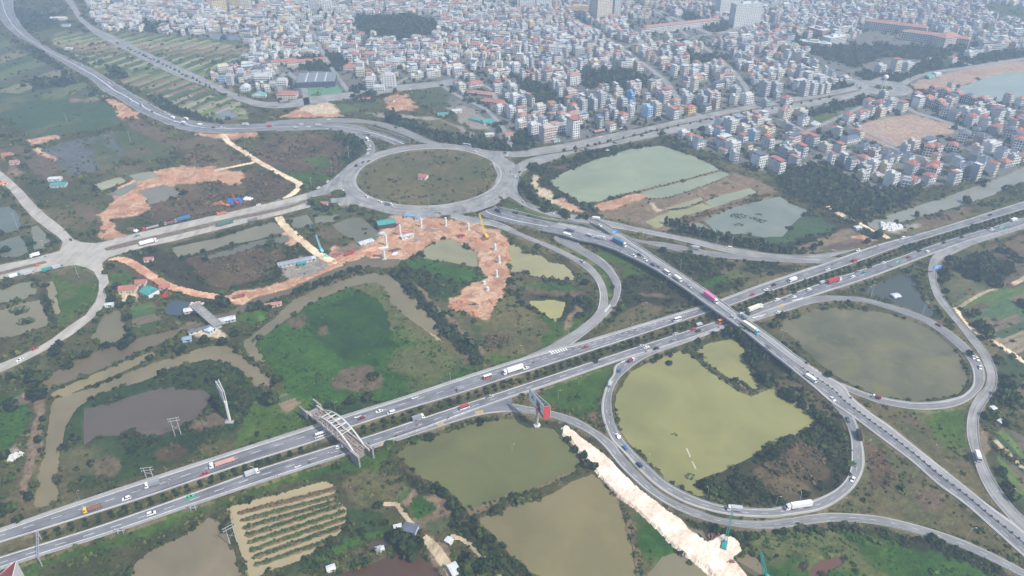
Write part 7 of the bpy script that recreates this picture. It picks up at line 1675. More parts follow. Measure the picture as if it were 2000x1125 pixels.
# ---- gantries and signs
def gantry(p0, p1, hgt_, label, cant=False):
    a, b = P(*p0, 1.0), P(*p1, 1.0); g = root('sign_gantry', (a[0], a[1], 1.0), label, 'gantry'); d = b-a; mb = MB(); mb.bar((0,0,-1),(0,0,hgt_), .32, 8); mb.build('post', M_GALV, g)
    if not cant: mb = MB(); mb.bar((d[0],d[1],-1),(d[0],d[1],hgt_), .32, 8); mb.build('post', M_GALV, g)
    mb = MB(); u = d/np.linalg.norm(d); n_ = np.array((-u[1],u[0],0))*.5
    for s in (-1, 1):
        for z in (hgt_-.1, hgt_+.9): q = n_*s; mb.bar((q[0],q[1],z),(d[0]+q[0],d[1]+q[1],z), .12, 4)
    k = 8
    for i in range(k): 
        s, e = d*i/k, d*(i+1)/k; mb.bar((s[0]+n_[0],s[1]+n_[1],hgt_-.1),(e[0]+n_[0],e[1]+n_[1],hgt_+.9), .08, 4); mb.bar((s[0]-n_[0],s[1]-n_[1],hgt_+.9),(e[0]+n_[0],e[1]+n_[1],hgt_+.9), .08, 4)
    mb.build('truss', M_GALV, g); return g
g = gantry((80,1052), (82,1104), 6.5, 'grey truss gantry over the near carriageway at the lower left')
def sign(px, py, w, hh, z0, colr, rz, label, lines_=3, zb=.8):
    a = P(px, py, z0); s = root('road_sign', (a[0], a[1], zb), label, 'sign', rz); mb = MB(); mb.bar((-w/2-.6,0,-.6),(-w/2-.6,0,z0+hh-zb), .2, 6); mb.bar((-w/2-.6,0,z0+hh/2-zb),(w/2,0,z0+hh/2-zb), .15, 5); mb.build('post', M_GALV, s)
    mb = MB(); mb.box(-w/2,-.3,z0-zb,w/2,-.18,z0+hh-zb, 0, bottom=True)
    for i in range(lines_): z = z0-zb+hh*(.2+.27*i); mb.face([(-w*.38,-.31,z),(w*(.1+.12*(i % 3)),-.31,z),(w*(.1+.12*(i % 3)),-.31,z+hh*.11),(-w*.38,-.31,z+hh*.11)], 1)
    mb.build('panel', [mat('sign_'+colr, {'road_blue':(.03,.22,.62),'road_green':(.02,.28,.20)}[colr], .5, .05, 1), M_WHITE], s); return s
sign(1830,525,8,4.2,6.0,'road_blue',.15,'large blue direction sign over the right ramp'); sign(1956,447,7,3.6,6,'road_green',-.1,'green direction sign over the near carriageway at the far right'); sign(1752,515,5,3.4,5.5,'road_green',-.1,'small green sign at the verge near the fork to the right ramp'); sign(1200,456,6,3.6,8.5,'road_blue',.1,'pale blue sign above the slip deck of the flyover', zb=2.5)
# ---- lamp posts, masts, poles
def lamp(px, py, hh, side=0, z=None, group='street lamps along the ramps'):
    a = P(px, py, .6 if z is None else z); zz = gz(a[0], a[1]) if z is None else z; o = obj('street_lamp', None, None, (a[0], a[1], zz), random.uniform(0, 6.28) if side is None else side)
    if 'lampm' not in VM:
        mb = MB(); mb.bar((0,0,-.4),(0,0,.9), .014, 6, r2=.009); mb.bar((0,0,.9),(.16,0,1.0), .008, 5); VM['lampm'] = mb.mesh('post', M_GALV); mb = MB(); mb.taper(.14,-.018,.25,.018,.985,.15,-.012,.24,.012,1.005); VM['lamph'] = mb.mesh('lamp_head', M_STEEL)
    for nm, k in (('post','lampm'), ('lamp_head','lamph')): c = obj(nm, VM[k], o); c.scale = (hh,)*3
    queue(o, 'slim grey street lamp', 'street lamp', a[:2], group)
for px, py, hh in [tuple(map(float, q.split(','))) for q in '1329,528,11 1424,590,11 1527,664,11 1445,640,11 1346,560,11 1700,582,12 1801,612,12 1528,662,10 1888,1053,11 1723,808,9 1826,890,9 1936,980,9 1642,990,9 1090,778,9 1267,910,9 1381,972,9 1193,830,9 1515,987,9 1560,985,9 1690,880,9 1890,870,9 1968,970,9 1400,478,10 1300,455,10 1252,446,10 1180,428,10 1078,406,10 1006,420,10 1050,398,10 1304,448,10 1366,470,10 1428,480,10 1480,490,10 1510,493,10 1128,436,10 940,412,9 988,436,9 729,398,9 838,402,9 780,398,9 870,395,9 930,380,9 960,330,9 880,302,9 790,300,9 728,340,9 700,360,9 637,390,9 1123,592,9 1110,655,9 1232,652,9 1020,690,9 1263,605,9 1147,640,8 880,745,9 655,800,8 1130,750,9 1000,880,8 640,905,9 333,955,9 166,1008,9 500,930,9 155,975,8'.split()]: lamp(px, py, hh, None)
def mast(px, py, hh, label):
    a = P(px, py, .2); o = root('lighting_mast', (a[0], a[1], gz(a[0], a[1])), label, 'mast'); mb = MB(); mb.bar((0,0,-.5),(0,0,hh), .26, 6, r2=.12); mb.build('pole', M_GALV, o); mb = MB(); mb.bar((-1.1,0,hh-.2),(1.1,0,hh-.2), .1, 4); mb.bar((-.9,0,hh-.3),(-1.3,0,hh-.6), .2, 5); mb.bar((.9,0,hh-.3),(1.3,0,hh-.6), .2, 5); mb.build('lamp_head', M_STEEL, o)
mast(35,446,19,'tall pale mast by the teal pond west of the side road'); mast(88,490,12,'short mast on the corner west of the left junction'); mast(154,543,18,'tall pale mast on the green inside the curving road'); mast(211,590,22,'pale mast standing at the right edge of the curving road'); mast(682,312,18,'pale mast on the brown field left of the ring'); mast(648,333,13,'pale mast near the ring on the left verge'); mast(608,362,10,'small mast on the verge of the dusty road end'); mast(255,277,14,'thin mast on the weedy field below the far main road'); mast(131,238,13,'thin mast on the large green field'); mast(1700,582,14,'mast beside the dark triangular pond'); mast(1803,612,14,'mast between the dark pond and the oval ramp'); mast(1130,406,14,'mast on the bank of the square green pond')
def hframe(px, py, hh, sp, rz, label):
    a = P(px, py, .2); o = root('utility_pole', (a[0], a[1], gz(a[0], a[1])), label, 'utility pole', rz)
    for s in (-1, 1): mb = MB(); mb.bar((s*sp/2,0,-.5),(s*sp/2,0,hh), .3, 6, r2=.2); mb.build('post', M_CONC, o)
    mb = MB(); 
    for z in (hh-.3, hh-2.6): mb.box(-sp*.9,-.15,z,sp*.9,.15,z+.25,bottom=True); mb.box(-sp*.9,-.75,z,-sp*.85,.75,z+.2,bottom=True); mb.box(sp*.85,-.75,z,sp*.9,.75,z+.2,bottom=True)
    mb.bar((-sp/2,0,hh*.3),(sp/2,0,hh*.6), .1, 4); mb.bar((sp/2,0,hh*.3),(-sp/2,0,hh*.6), .1, 4); mb.build('crossarm', M_GALV, o)
hframe(348,850,16,4,.3,'double concrete utility pole standing in the marsh below the billboard'); hframe(293,934,9,4,.2,'double concrete utility pole by the far carriageway edge'); hframe(456,1060,15,4,.7,'double concrete utility pole on the dyke left of the orchard pond'); hframe(378,997,5,3,.2,'short rusty frame by the near carriageway left of the orchard'); hframe(236,1042,4,3,.2,'low rusty frame at the verge below the white car'); hframe(740,1082,7,2,.4,'double pole beside the small dark pond')
# ---- construction site
M_NEWC = mat('new_concrete', (.60,.58,.53), .85, .12, .4)
def column(px, py, hh, cap=False, lab='', r=1.15):
    a = P(px, py, .3); o = root('bridge_pier', (a[0], a[1], gz(a[0], a[1])), lab, 'pier', .2, 'new concrete piers of the construction site'); mb = MB(); mb.bar((0,0,-.5),(0,0,hh), r, 10); mb.build('shaft', M_NEWC, o)
    mb = MB(); mb.box(-2.2,-2.2,-.4,2.2,2.2,.35); mb.build('footing', M_CONC, o)
    if cap: mb = MB(); mb.taper(-1.4,-1.2,1.4,1.2,hh,-4.8,-1.3,4.8,1.3,hh+1.6); mb.box(-4.8,-1.3,hh+1.6,4.8,1.3,hh+2.4); mb.build('pier_cap', M_NEWC, o)
for q in (('751,504,10',1,'thick new pier with a wide hammerhead cap'), ('755,480,13',0,'tall slim new pier just behind the hammerhead pier'), ('782,459,12',0,'slim new pier beside the red steel stacks'), ('823,443,10',0,'new pier behind the grey slab on red earth'), ('871,441,10',0,'new pier in the middle of the top edge of the red site'), ('915,449,8',0,'new pier beside the white mixer near the crawler crane'), ('967,488,6.5',0,'uppermost short pier on the curved red earth arm'), ('975,513,7.5',0,'second short pier on the curved red earth arm'), ('970,540,7',0,'third short pier on the curved red earth arm'), ('952,566,3.5',0,'stub pier low on the curved red earth arm'), ('946,554,2.5',0,'smallest stub beside the low stub pier')): px, py, hh = map(float, q[0].split(',')); column(px, py, hh, q[1], q[2], 1.15 if hh > 4 else 1.3)
def crane(px, py, tpx, tpy, tz, colr, label, sc_=1.0):
    a = P(px, py, .6); g = gz(a[0], a[1]); o = root('crawler_crane', (a[0], a[1], g), label, 'crane'); t = P(tpx, tpy, tz)-np.array((a[0], a[1], g)); az = math.atan2(t[1], t[0]); c, s = math.cos(az), math.sin(az); R_ = lambda x, y, z: (x*c-y*s, x*s+y*c, z)
    for y in (-1.9, 1.9):
        mb = MB(); extr(mb, [(-3,.15),(-2.6,0),(2.6,0),(3,.15),(3,.75),(2.6,.95),(-2.6,.95),(-3,.75)], .45); mb.v = [R_(x*sc_, (v+y)*sc_, z*sc_) for x, v, z in mb.v]; mb.build('track', M_TY, o)
    mb = MB(); mb.box(-3.4,-1.5,1.0,2.0,1.5,2.9,bottom=True); mb.box(-3.9,-1.6,1.1,-3.4,1.6,2.5,bottom=True); mb.v = [R_(x*sc_, v*sc_, z*sc_) for x, v, z in mb.v]; mb.build('engine_house', M_P[colr], o)
    mb = MB(); mb.taper(.6,.6,2.3,1.6,1.5,.8,.65,2.0,1.55,3.3); mb.v = [R_(x*sc_, v*sc_, z*sc_) for x, v, z in mb.v]; mb.build('cab', M_CG, o)
    mb = MB(); b0 = np.array(R_(1.9*sc_,0,1.8*sc_)); 
    w0 = .85*sc_; side = np.array((-s, c, 0)); dirv = (t-b0)/np.linalg.norm(t-b0); up = np.cross(side, dirv)
    cor = [(-1,-1),(1,-1),(1,1),(-1,1)]; k = 14
    for (i, j) in cor: p = b0+side*w0*i+up*w0*j; q = t+side*w0*.5*i+up*w0*.5*j; mb.bar(p, q, .2*sc_, 4)
    for m_2 in range(k):
        f0, f1 = m_2/k, (m_2+1)/k
        for e in range(4):
            (i, j), (i2, j2) = cor[e], cor[(e+1) % 4]; g0, g1 = w0*(1-.5*f0), w0*(1-.5*f1); mb.bar(b0+(t-b0)*f0+side*g0*i+up*g0*j, b0+(t-b0)*f1+side*g1*i2+up*g1*j2, .07*sc_, 3)
    mb.build('boom', M_P[colr], o)
    mb = MB(); mb.bar(tuple(t), (t[0], t[1], max(2.5, t[2]*.35)), .05, 3); mb.bar((t[0],t[1],max(2.5,t[2]*.35)), (t[0],t[1],max(1.6,t[2]*.35-.9)), .25, 5); mb.bar(tuple(t), R_(-3.2*sc_,0,2.9*sc_), .04, 3); mb.build('hoist_rope', M_CH, o)
crane(949,462,936,417,20,'yellow','yellow crawler crane with raised lattice boom on the red earth site'); crane(1415,1066,1430,1001,19,'teal','teal crawler crane reaching over the outer ramp from the pale embankment',.95); crane(1500,1132,1486,1078,16,'teal','teal crane boom rising at the bottom edge right of the pale embankment'); crane(628,490,617,459,13,'cyan','pale cyan piling rig beside the pale track on the site',.9); crane(610,448,606,434,9,'teal','small teal drilling rig on the bank north of the site',.8)
crane(443,402,430,392,7,'orange','orange excavator crane at the piling yard by the dusty road',.8); crane(462,397,452,376,12,'red','red piling rig among blue tarpaulins',.8); crane(470,390,480,376,10,'blue','blue piling rig behind the dusty road',.8)
def hut(px, py, w, d, hh, rz, wallm, roofm, label, cat='shed', pitch=.25, name='shed', door=True):
    a = P(px, py, .3); o = root(name, (a[0], a[1], gz(a[0], a[1])), label, cat, rz); mb = MB(); mb.box(-w/2,0,-.4,w/2,d,hh)
    for i in range(max(1, int(w/4))): x = -w/2+(i+.5)*w/max(1, int(w/4)); mb.face([(x-.7,-.05,.9),(x+.7,-.05,.9),(x+.7,-.05,2.0),(x-.7,-.05,2.0)], 1)
    mb.build('wall', [wallm, M_GLS], o); mb = MB()
    if pitch: gable_m(mb, w, d, hh, pitch)
    else: mb.taper(-w/2-.4,-.5,w/2+.4,d+.5,hh,-w/2-.4,-.5,w/2+.4,d+.5,hh+.2)
    mb.build('roof', roofm, o)
    if door: mb = MB(); mb.box(w*.1,-.12,0,w*.1+1.2,-.06,2.1); mb.build('door', M_CH, o)
    return o
def gable_m(mb, w, d, hh, pitch):
    r = d/2*pitch*2 if False else min(w, d)/2*pitch*2; y = d/2
    mb.face([(-w/2-.4,-.5,hh-.05),(w/2+.4,-.5,hh-.05),(w/2+.4,y,hh+r),(-w/2-.4,y,hh+r)]); mb.face([(w/2+.4,d+.5,hh-.05),(-w/2-.4,d+.5,hh-.05),(-w/2-.4,y,hh+r),(w/2+.4,y,hh+r)]); mb.face([(-w/2,0,hh),(-w/2,d,hh),(-w/2,y,hh+r*.98)]); mb.face([(w/2,0,hh),(w/2,d,hh),(w/2,y,hh+r*.98)])
W_, G_, C_ = M_W['white'], M_W['palegrey'], M_W['cream']; RD, TL, TN, SLT, RST = M_R['red'], M_R['teal'], M_R['tin'], M_R['slate'], M_R['rust']
M_NET = mat('dark_netting', (.045,.055,.085), .8, .15, .5); M_TEAL = mat('teal_sheet', (.06,.26,.23), .6, .2, .3)
hut(824,351,10,9,3.4,-.25,W_,RD,'small white hut with red gable roof in the middle of the roundabout','hut',.3,'hut')
hut(757,446,19,12,5,.35,M_CH,M_TEAL,'teal-roofed workshop at the edge of the construction site','workshop',.15,'workshop')
hut(249,573,15,9,3.6,.15,C_,RD,'red-roofed farmhouse left of the teal-roofed barn','house',.3,'farmhouse'); hut(283,580,13,11,4.2,-.55,W_,M_TEAL,'white barn with teal roof beside the red farmhouse','barn',.2,'barn'); hut(275,559,9,7,3.4,.2,C_,RD,'smaller red-roofed outbuilding behind the farmhouses','shed',.3); hut(322,566,9,6,2.4,.3,M_W['pink'],RD,'low red awning shed by the red earth track')
hut(290,512,8,6,2.6,.2,W_,RD,'red-roofed roadside stall below the dusty road','stall',.25,'stall'); hut(633,402,8,6,2.8,.1,W_,RD,'red-roofed stall among trees below the ring','stall',.25,'stall')
hut(443,631,15,6,2.8,.4,G_,TN,'tin-roofed shed beside the old river bridge',pitch=.12); hut(392,650,18,4,2.4,.55,C_,SLT,'long pale shed in the river bank clearing'); hut(417,648,8,6,2.8,1.2,M_W['blue'],TN,'bluish tin shed at the river bridge end',pitch=.1); hut(372,612,10,6,2.8,.3,M_W['pink'],TN,'pale hut by the upper end of the old river bridge'); hut(366,668,7,5,2.6,.3,M_W['blue'],M_R['bluetin'],'small blue-roofed hut under river trees'); hut(534,600,15,5,2.4,.35,C_,RST,'long low cream shed by the river trees')
hut(874,1062,4.2,3.2,2.2,-.6,W_,TN,'small white shed by the earth lane at the bottom',pitch=.12); hut(778,1036,4.5,3.2,2.2,.3,W_,TN,'white hut at the end of the strip gardens',pitch=.12); hut(798,1043,8.5,6,2.8,-.3,G_,SLT,'grey-roofed farm building beside the big round tree','farm building',.2,'farm_building'); hut(648,1117,4.5,3.2,2.2,.4,W_,TN,'white hut on the bank of the brown pond',pitch=.12); hut(745,1078,3.4,2.6,2.0,.3,W_,TN,'tiny pale hut beside the dark pond poles',pitch=.12); hut(893,1128,5,8,2.6,.5,M_W['pink'],TN,'pinkish tin hut cut by the bottom edge next to the palm',pitch=.1)
hut(53,774,6,4,2.4,.2,M_W['pink'],RST,'tiny pinkish hut beside the big left tree'); hut(213,600,7,4,2.6,.2,W_,TN,'white hut by the curving road mast',pitch=.1)
hut(1942,803,3.4,3.2,2.4,.3,W_,TN,'small white hut in the strip gardens at the right edge',pitch=.12); hut(1957,828,4,2.8,2,.5,G_,TN,'pale low hut by the garden ditch at the right',pitch=.1)
hut(113,366,17,9,3.4,.15,G_,M_TEAL,'teal and white roofed shed group by the side road',pitch=.1); hut(106,354,14,8,3,.15,W_,TN,'white-roofed shed behind the teal shed by the side road',pitch=.1); hut(14,308,12,9,3,.3,M_W['pink'],RD,'red-roofed house at the left edge above the side road','house',.3,'farmhouse'); hut(28,322,10,8,3,.3,M_W['pink'],RST,'rust-roofed house next to the left edge house','house',.3,'farmhouse'); hut(8,362,10,5,2.6,.9,C_,M_P['orange'],'small orange-roofed stall where the side road leaves the frame','stall',.2,'stall')
hut(133,97,12,8,3,.05,W_,TN,'white shed standing alone in the left fields',pitch=.1); hut(112,40,32,16,5,.1,C_,TN,'cream hall with pale sheet roof at the top left','hall',.12,'hall'); hut(128,52,16,10,4,.1,W_,M_R['bluetin'],'white hall with blue annexe roof at the top left','hall',.12,'hall'); hut(87,28,26,12,4,.05,W_,TN,'long low white shed at the top left','hall',.1,'hall')
hut(938,240,40,8,3.4,-.62,G_,M_TEAL,'long wing of the L-shaped teal shed in the yard','shed',.15); hut(955,242,16,12,3.4,TH,G_,M_TEAL,'short wing of the L-shaped teal shed in the yard','shed',.15); hut(866,227,16,9,3.4,.2,G_,M_TEAL,'teal-roofed shed at the left end of the earth yard','shed',.15); hut(893,220,14,9,3.2,.3,W_,TN,'white-roofed site hut in the earth yard',pitch=.1); hut(957,266,12,7,3,.2,W_,TN,'white roofed hut among trees above the ring',pitch=.1); hut(995,268,11,8,3.4,.3,C_,RST,'cream hut between trees above the ring'); hut(1172,260,16,7,3,TH,M_CH,RST,'dark low shed between the white avenue houses'); hut(760,200,14,7,3,-.2,W_,RST,'white-walled shed with rusty roof at the field corner'); hut(712,197,18,8,3,.2,G_,RD,'red-roofed shed in front of the tall tree clump'); hut(1088,277,9,5,2.8,TH,W_,M_R['teal'],'pale green kiosk at the corner of the avenue','kiosk',.1,'kiosk')
hut(1754,581,7,6,2.6,.3,G_,TN,'small hut standing in the dark triangular pond','hut',.15,'hut'); hut(1678,449,7,5,2.6,.3,G_,TN,'grey hut at the bend of the pale lane',pitch=.1); hut(1820,152,16,9,3.2,TH,M_W['blue'],M_R['teal'],'teal-roofed kiosk on the lake shore','kiosk',.12,'kiosk'); hut(1833,148,13,9,4,TH,W_,TN,'white house on the sandy lake shore','house',.15,'house')
hut(718,476,15,7,2.6,.62,W_,TN,'long white site shed left of the hammerhead pier','site shed',.08,'site_shed'); hut(797,466,13,4,2.8,.55,W_,TN,'white container office in the middle of the site','site shed',0,'site_shed'); hut(590,519,8,4,2.8,.4,M_TEAL,M_TEAL,'teal container cabin beside the long grey site shed','site shed',0,'site_shed'); hut(609,510,9,5,2.6,.4,G_,TN,'pale grey container cabin right of the teal cabin','site shed',0,'site_shed'); hut(577,517,32,7,2.8,.42,G_,mat('grey_sheet',(.26,.27,.30),.7,.15,.3),'long grey-roofed shed on the gravel yard','site shed',.1,'site_shed'); hut(803,427,15,5,2.6,0,M_W['blue'],M_R['bluetin'],'blue-grey canopy at the top edge of the site','canopy',.12,'canopy'); hut(818,430,8,5,2.6,0,W_,M_R['bluetin'],'pale canopy right of the blue canopy','canopy',.12,'canopy')
def heap(px, py, r, hh, m, name, label, cat, n=26, bar=False, rz=0):
    a = P(px, py, .3); o = root(name, (a[0], a[1], gz(a[0], a[1])), label, cat, rz); rg = random.Random(int(px)); mb = MB()
    for i in range(n):
        x, y = max(-r*.7, min(r*.7, rg.gauss(0, r*.36))), max(-r*.6, min(r*.6, rg.gauss(0, r*.28))); z = max(0, hh*(1-math.hypot(x, y)/r)); s = rg.uniform(.6, 1.1)*r*.18
        if bar: mb.bar((x-r*.35, y, z+.2), (x+r*.35, y+rg.uniform(-.5,.5), z+.3), .18, 4)
        else: mb.taper(x-s,y-s,x+s,y+s,-.2,x-s*.5,y-s*.4,x+s*.6,y+s*.5,z+s*.9)
    mb.build('pile', m, o); return o
heap(658,498,7,2,M_P['maroon'],'steel_pile','dark red pile of reinforcing steel beside the red truck','steel pile',30,True,.3); heap(790,452,6,1.6,M_P['red'],'steel_pile','red pile of steel cages right of the slim pier','steel pile',26,True,.4); heap(778,440,4,1.4,M_P['maroon'],'steel_pile','small dark red steel pile above the slim pier','steel pile',18,True); heap(772,490,7,1.5,mat('black_steel',(.06,.055,.07),.6,.2,1),'formwork_stack','black and white stack of formwork right of the hammerhead pier','formwork',24,True,.2); heap(773,496,5,1,M_P['white'],'formwork_stack','white tarpaulin scraps below the black formwork','formwork',14); heap(747,459,8,2.2,M_P['grey'],'formwork_stack','grey heap of steel formwork behind the long white site shed','formwork',26,True,.5); heap(843,450,12,.9,mat('grey_slabs',(.26,.25,.27),.9,.2,.5),'slab_stack','flat grey slab stack among the piers','slabs',12,True,-.2); heap(815,469,7,.8,MATS['grey_slabs'],'slab_stack','grey slab stack left of the site pond','slabs',12,True,.4); heap(905,438,5,1.6,M_P['brown'],'steel_pile','brown steel pile by the white mixer','steel pile',18,True); heap(900,461,6,1,M_P['maroon'],'steel_pile','dark scrap row on the top bank of the site pond','steel pile',14); heap(637,500,3.2,2.6,M_P['cyan'],'water_tank','round pale cyan tank at the end of the pale track','tank',16); heap(457,393,11,1.6,M_P['blue'],'tarpaulin','blue tarpaulin heap at the piling yard','tarpaulin',34); heap(428,398,8,1.4,M_P['rust'],'steel_pile','rust red equipment heap at the piling yard','steel pile',26); heap(484,388,7,1.2,M_P['white'],'block_stack','pale block stack at the piling yard','blocks',22); heap(945,468,6,1.6,M_P['brown'],'scrap_heap','brown machinery heap at the foot of the yellow crane','scrap heap',24); heap(322,575,6,1,M_P['red'],'tarpaulin','red tarpaulin scraps by the red earth track','tarpaulin',20); heap(1396,1049,5,1.3,M_P['brown'],'scrap_heap','brown heap beside the teal crane on the pale embankment','scrap heap',18); heap(1431,1100,5,1.2,M_P['brown'],'scrap_heap','brown heap at the lower end of the pale embankment','scrap heap',18); heap(1740,442,14,.7,MATS['rubble'],'sack_heap','field of white sacks on gravel by the highway','sacks',80); heap(924,594,5,.5,M_CH,'foundation_pit','dark foundation pit form at the tip of the red earth arm','formwork',14,True); heap(385,598,9,1,M_W['pink'],'block_stack','pinkish block stack beside the old river bridge','blocks',26); heap(28,893,7,.7,MATS['rubble'],'rubble_heap','pale rubble heap in the left green field','rubble',26); heap(255,447,5,1.2,M_P['brown'],'scrap_heap','brown scrap behind the lorry line','scrap heap',14); heap(265,451,5,1,M_P['white'],'block_stack','pale blocks at the rear of the lorry line','blocks',16)
# spoil heaps of red earth
for k, (px, py, r, hh) in enumerate([(905,450,6,1.8),(930,470,7,1.6),(985,478,6,2),(992,505,5,1.5),(962,590,6,1.6),(900,590,7,1.8),(885,596,5,1.4),(925,612,6,1.4),(850,440,6,1.5),(800,480,6,1.2),(725,495,6,1.2),(765,425,5,1.6),(330,345,9,1.8),(400,338,8,1.6),(265,390,8,1.6),(205,445,6,1.5),(255,380,6,1.5)]):
    heap(px, py, r, hh, mat('spoil_earth', srgb(176,128,100), .95, .2, .3), 'spoil_heap', ['broad','rounded','ragged','small','long','humped','low','steep','spread','lumpy','uneven','clodded','wide','knobbly','grassy-edged','lone','curving'][k]+' red earth spoil heap '+['at the top of the site','above the short piers','right of the crawler crane','at the outer bend of the earth arm','below the third short pier','left of the foundation pit','at the left tip of the earth arm','at the lowest tip of the earth arm','behind the slab stack','left of the site pond','by the long white site shed','by the teal workshop','on the winding dirt bank crest','at the right end of the winding dirt bank','in the middle of the winding dirt bank','by the junction end of the dirt bank','on the left shoulder of the dirt bank'][k], 'spoil heap', 30)
# ---- old deck over the river, sports hall, pitch, water tower, pond booms
a, b = P(378,593,5), P(425,634,5); o = root('river_bridge', (a[0],a[1],0), 'old grey unfinished bridge deck over the river', 'bridge', math.atan2((b-a)[1],(b-a)[0])); L_ = float(np.linalg.norm((b-a)[:2])); mb = MB(); mb.box(0,-4,3.6,L_,4,4.8,bottom=True); mb.build('deck', M_CONCD, o)
for x in (2, L_*.5, L_-2): mb = MB(); mb.box(x-.8,-3.4,-2,x+.8,3.4,3.6); mb.build('pier', M_CONC, o)
for y in (-4, 3.8): mb = MB(); mb.box(0,y,4.81,L_,y+.2,5.5); mb.build('parapet', M_CONC, o)
p = P(617,171,.3); o = root('sports_hall', (p[0],p[1],.1), 'dark netted sports hall with ribbed grey roof beside the pitch', 'sports hall', .14); mb = MB(); mb.box(-31,0,-.5,31,52,9.2); mb.build('netting', M_NET, o); mb = MB(); mb.taper(-31.5,-.5,31.5,52.5,9.25,-30,-.2,30,52,10.4); mb.build('roof', mat('ribbed_roof',(.17,.19,.21),.8,.12,.2), o)
for x in (-15.5, 0, 15.5): mb = MB(); mb.box(x-.9,-.4,10.42,x+.9,52,10.9); mb.build('roof_rib', M_R['tin'], o)
area('sports_pitch', pts('583,172 660,166 672,186 617,195 602,189'), .5, mat('pitch_turf', srgb(86,124,96), .95, .12, .3), ground=False)
p = P(1724.5,173,.8); o = root('water_tower', (p[0],p[1],.8), 'white ball-topped water tower in the middle of the far roundabout', 'water tower'); mb = MB()
for k in range(4): t = k*1.57+.7; mb.bar((4.2*math.cos(t),4.2*math.sin(t),-.5),(1.5*math.cos(t),1.5*math.sin(t),17), .5, 6)
for z in (5, 11): mb.bar((-3,0,z),(3,0,z), .25, 4); mb.bar((0,-3,z),(0,3,z), .25, 4)
mb.build('legs', M_STEEL, o); mb = MB(); k = 12
for j in range(6):
    z0, z1 = -math.pi/2+math.pi*j/6, -math.pi/2+math.pi*(j+1)/6
    for i in range(k): a0, a1 = 2*math.pi*i/k, 2*math.pi*(i+1)/k; f = lambda a, z: (4.2*math.cos(z)*math.cos(a), 4.2*math.cos(z)*math.sin(a), 19+3.6*math.sin(z)); mb.face([f(a0,z0), f(a1,z0), f(a1,z1), f(a0,z1)])
mb.build('tank', M_W['white'], o)
for s_, nm, lab in (('1340,876 1347,893','bamboo_boom','upper piece of the pale bamboo float on the lime pond'), ('1351,902 1358,917','bamboo_boom','lower piece of the pale bamboo float on the lime pond')):
    q = [P(x, y, -.45) for x, y in pts(s_)]; mb = MB(); mb.bar(q[0], q[1], .35, 6); mb.bar(q[0]+np.array((.5,0,.1)), q[1]+np.array((.6,.3,.1)), .3, 6); tag(mb.build(nm, mat('bamboo', (.55,.48,.34), .8, .25, 1)), lab, 'float', 'bamboo floats')
# dykes between the lime ponds, painted islands
def dyke(s_, wd, m=None):
    p = np.array(resample(smooth([P(x, y, -.2) for x, y in pts(s_)], 3), 30)); d = np.gradient(p, axis=0); d /= np.linalg.norm(d, axis=1)[:, None]; n_ = np.stack([-d[:, 1], d[:, 0], d[:, 2]*0], 1); rg = np.random.default_rng(3); w_ = wd*(1+rg.normal(0, .18, 30))[:, None]
    mb = MB(); strip(mb, p-n_*w_/2, p+n_*w_/2, -1.2, .15); o = mb.build('dyke', m or MATS['dyke_soil']); o['kind'] = 'structure'
    k = RNG.integers(0, 30, 60); q = p[k]+n_[k]*RNG.normal(0, wd*.3, (60, 1)); bushes('dyke_shrubbery', q[:, 0], q[:, 1], RNG.uniform(.6, 1.5, 60), np.tile(lin((52,66,38)), (60, 1))*RNG.uniform(.7, 1.3, (60, 1)), z=np.full(60, -.1))
dyke('1352,692 1375,712 1395,728 1420,745 1445,762 1470,772', 2.6); dyke('1448,745 1462,758 1475,768', 2); dyke('1335,690 1340,683 1352,690', 2)
dyke('1182,391 1215,380 1250,373 1300,361 1350,348 1412,331', 3.6); dyke('1262,388 1300,387 1345,374 1390,358 1430,341', 3.0); dyke('1306,410 1340,406 1376,392 1400,383', 2.6)
dyke('915,1003 950,990 985,977 1030,963 1070,950 1110,930 1160,912', 6); dyke('1215,975 1225,1010 1240,1060 1252,1125 1260,1180', 4.5)
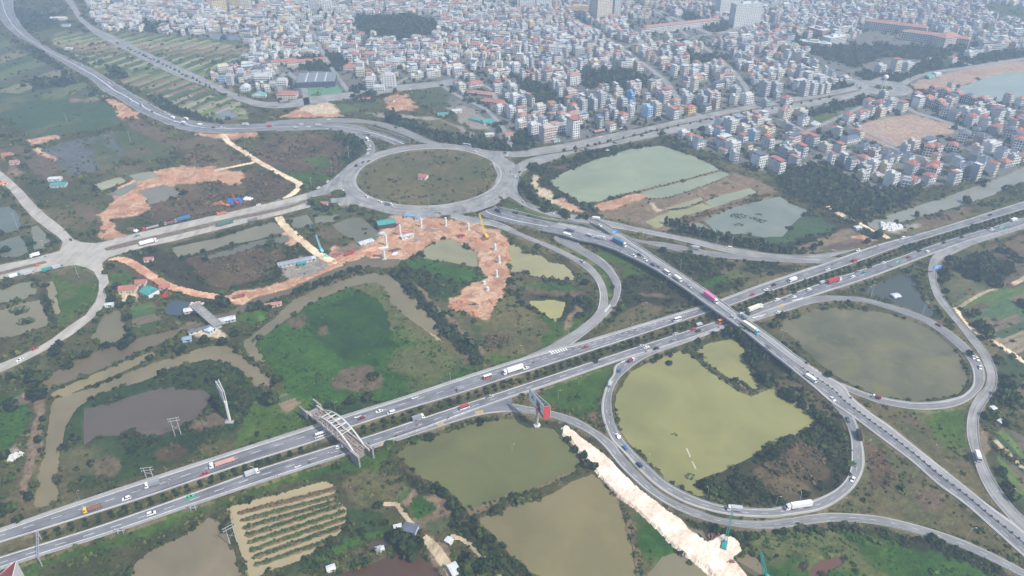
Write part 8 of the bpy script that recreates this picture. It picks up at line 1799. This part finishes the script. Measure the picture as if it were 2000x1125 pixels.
for s_, rr_ in (('38,606',9),('50,627',8),('1443,422',9),('1471,426',5),('1488,432',6),('1482,418',4),('1442,439',5),('1345,930',4),('1318,848',2.5),('1345,1076',5),('712,447',4)):
    (px, py), = pts(s_); c = P(px, py, -.45); k = int(rr_*rr_*1.1); t = RNG.uniform(0, 6.28, k); r = rr_*np.sqrt(RNG.random(k)); bushes('water_weeds', c[0]+r*np.cos(t), c[1]+r*np.sin(t)*.75, RNG.uniform(.5, 1.0, k), np.tile(lin((52,76,46)), (k, 1))*RNG.uniform(.75, 1.25, (k, 1)), z=np.full(k, -.55))
# painted arrows, hatchings
def paint(polys, z, m, name='road_marking'):
    mb = MB()
    for q in polys: mb.face([P(x, y, z) for x, y in q])
    o = mb.build(name, m); o.data.polygons.foreach_get; 
    for p in o.data.polygons:
        if p.normal.z < 0: p.flip()
    o['kind'] = 'structure'; return o
def hatch(a0, a1, b0, b1, n, fr=.45):
    out = []
    for i in range(n):
        t, t2 = i/n, (i+fr)/n; L2 = lambda p, q, u: (p[0]+(q[0]-p[0])*u, p[1]+(q[1]-p[1])*u); out.append([L2(a0,a1,t), L2(a0,a1,t2), L2(b0,b1,t2), L2(b0,b1,t)])
    return out
paint(hatch((1072,686),(1108,679),(1079,692),(1112,683),7), HW+.06, M_WHITE); paint(hatch((1180,607),(1192,593),(1184,610),(1194,596),7), 1.1, M_WHITE); paint(hatch((1215,705),(1243,697),(1214,708),(1240,702),7), HW+.06, M_WHITE); paint(hatch((1545,586),(1569,580),(1553,588),(1571,583),6), HW+.06, M_WHITE)
for a0, a1, b0, b1 in (((744,866),(756,861),(742,871),(754,866)), ((853,829),(866,824),(856,833),(868,828)), ((928,803),(944,800),(929,810),(945,807)), ((1518,598),(1530,592),(1524,602),(1534,596))): paint(hatch(a0, a1, b0, b1, 6, .6), HW+.06, M_YEL)
lines('merge_L', [(.1,.4,2.5,2.5)], up=.09, rng=(0,.8))
lines('U', [(.72,.25,5,7)], rng=(.36,.47)); lines('U', [(.34,.3,3,3)], rng=(.30,.47))
paint([[(x-5,y+2),(x+5,y-2.2),(x+5.6,y-1.2),(x-4.4,y+3)] for x, y in ((700,813),(812,776),(583,910),(1490,615),(1478,618))]+[[(x-9,y+2),(x-5,y+.4),(x-4.2,y+3.6)] for x, y in ((700,813),(812,776),(583,910),(1490,615),(1478,618))], HW+.06, M_WHITE)
settle()
print('objects', len(sc.objects))
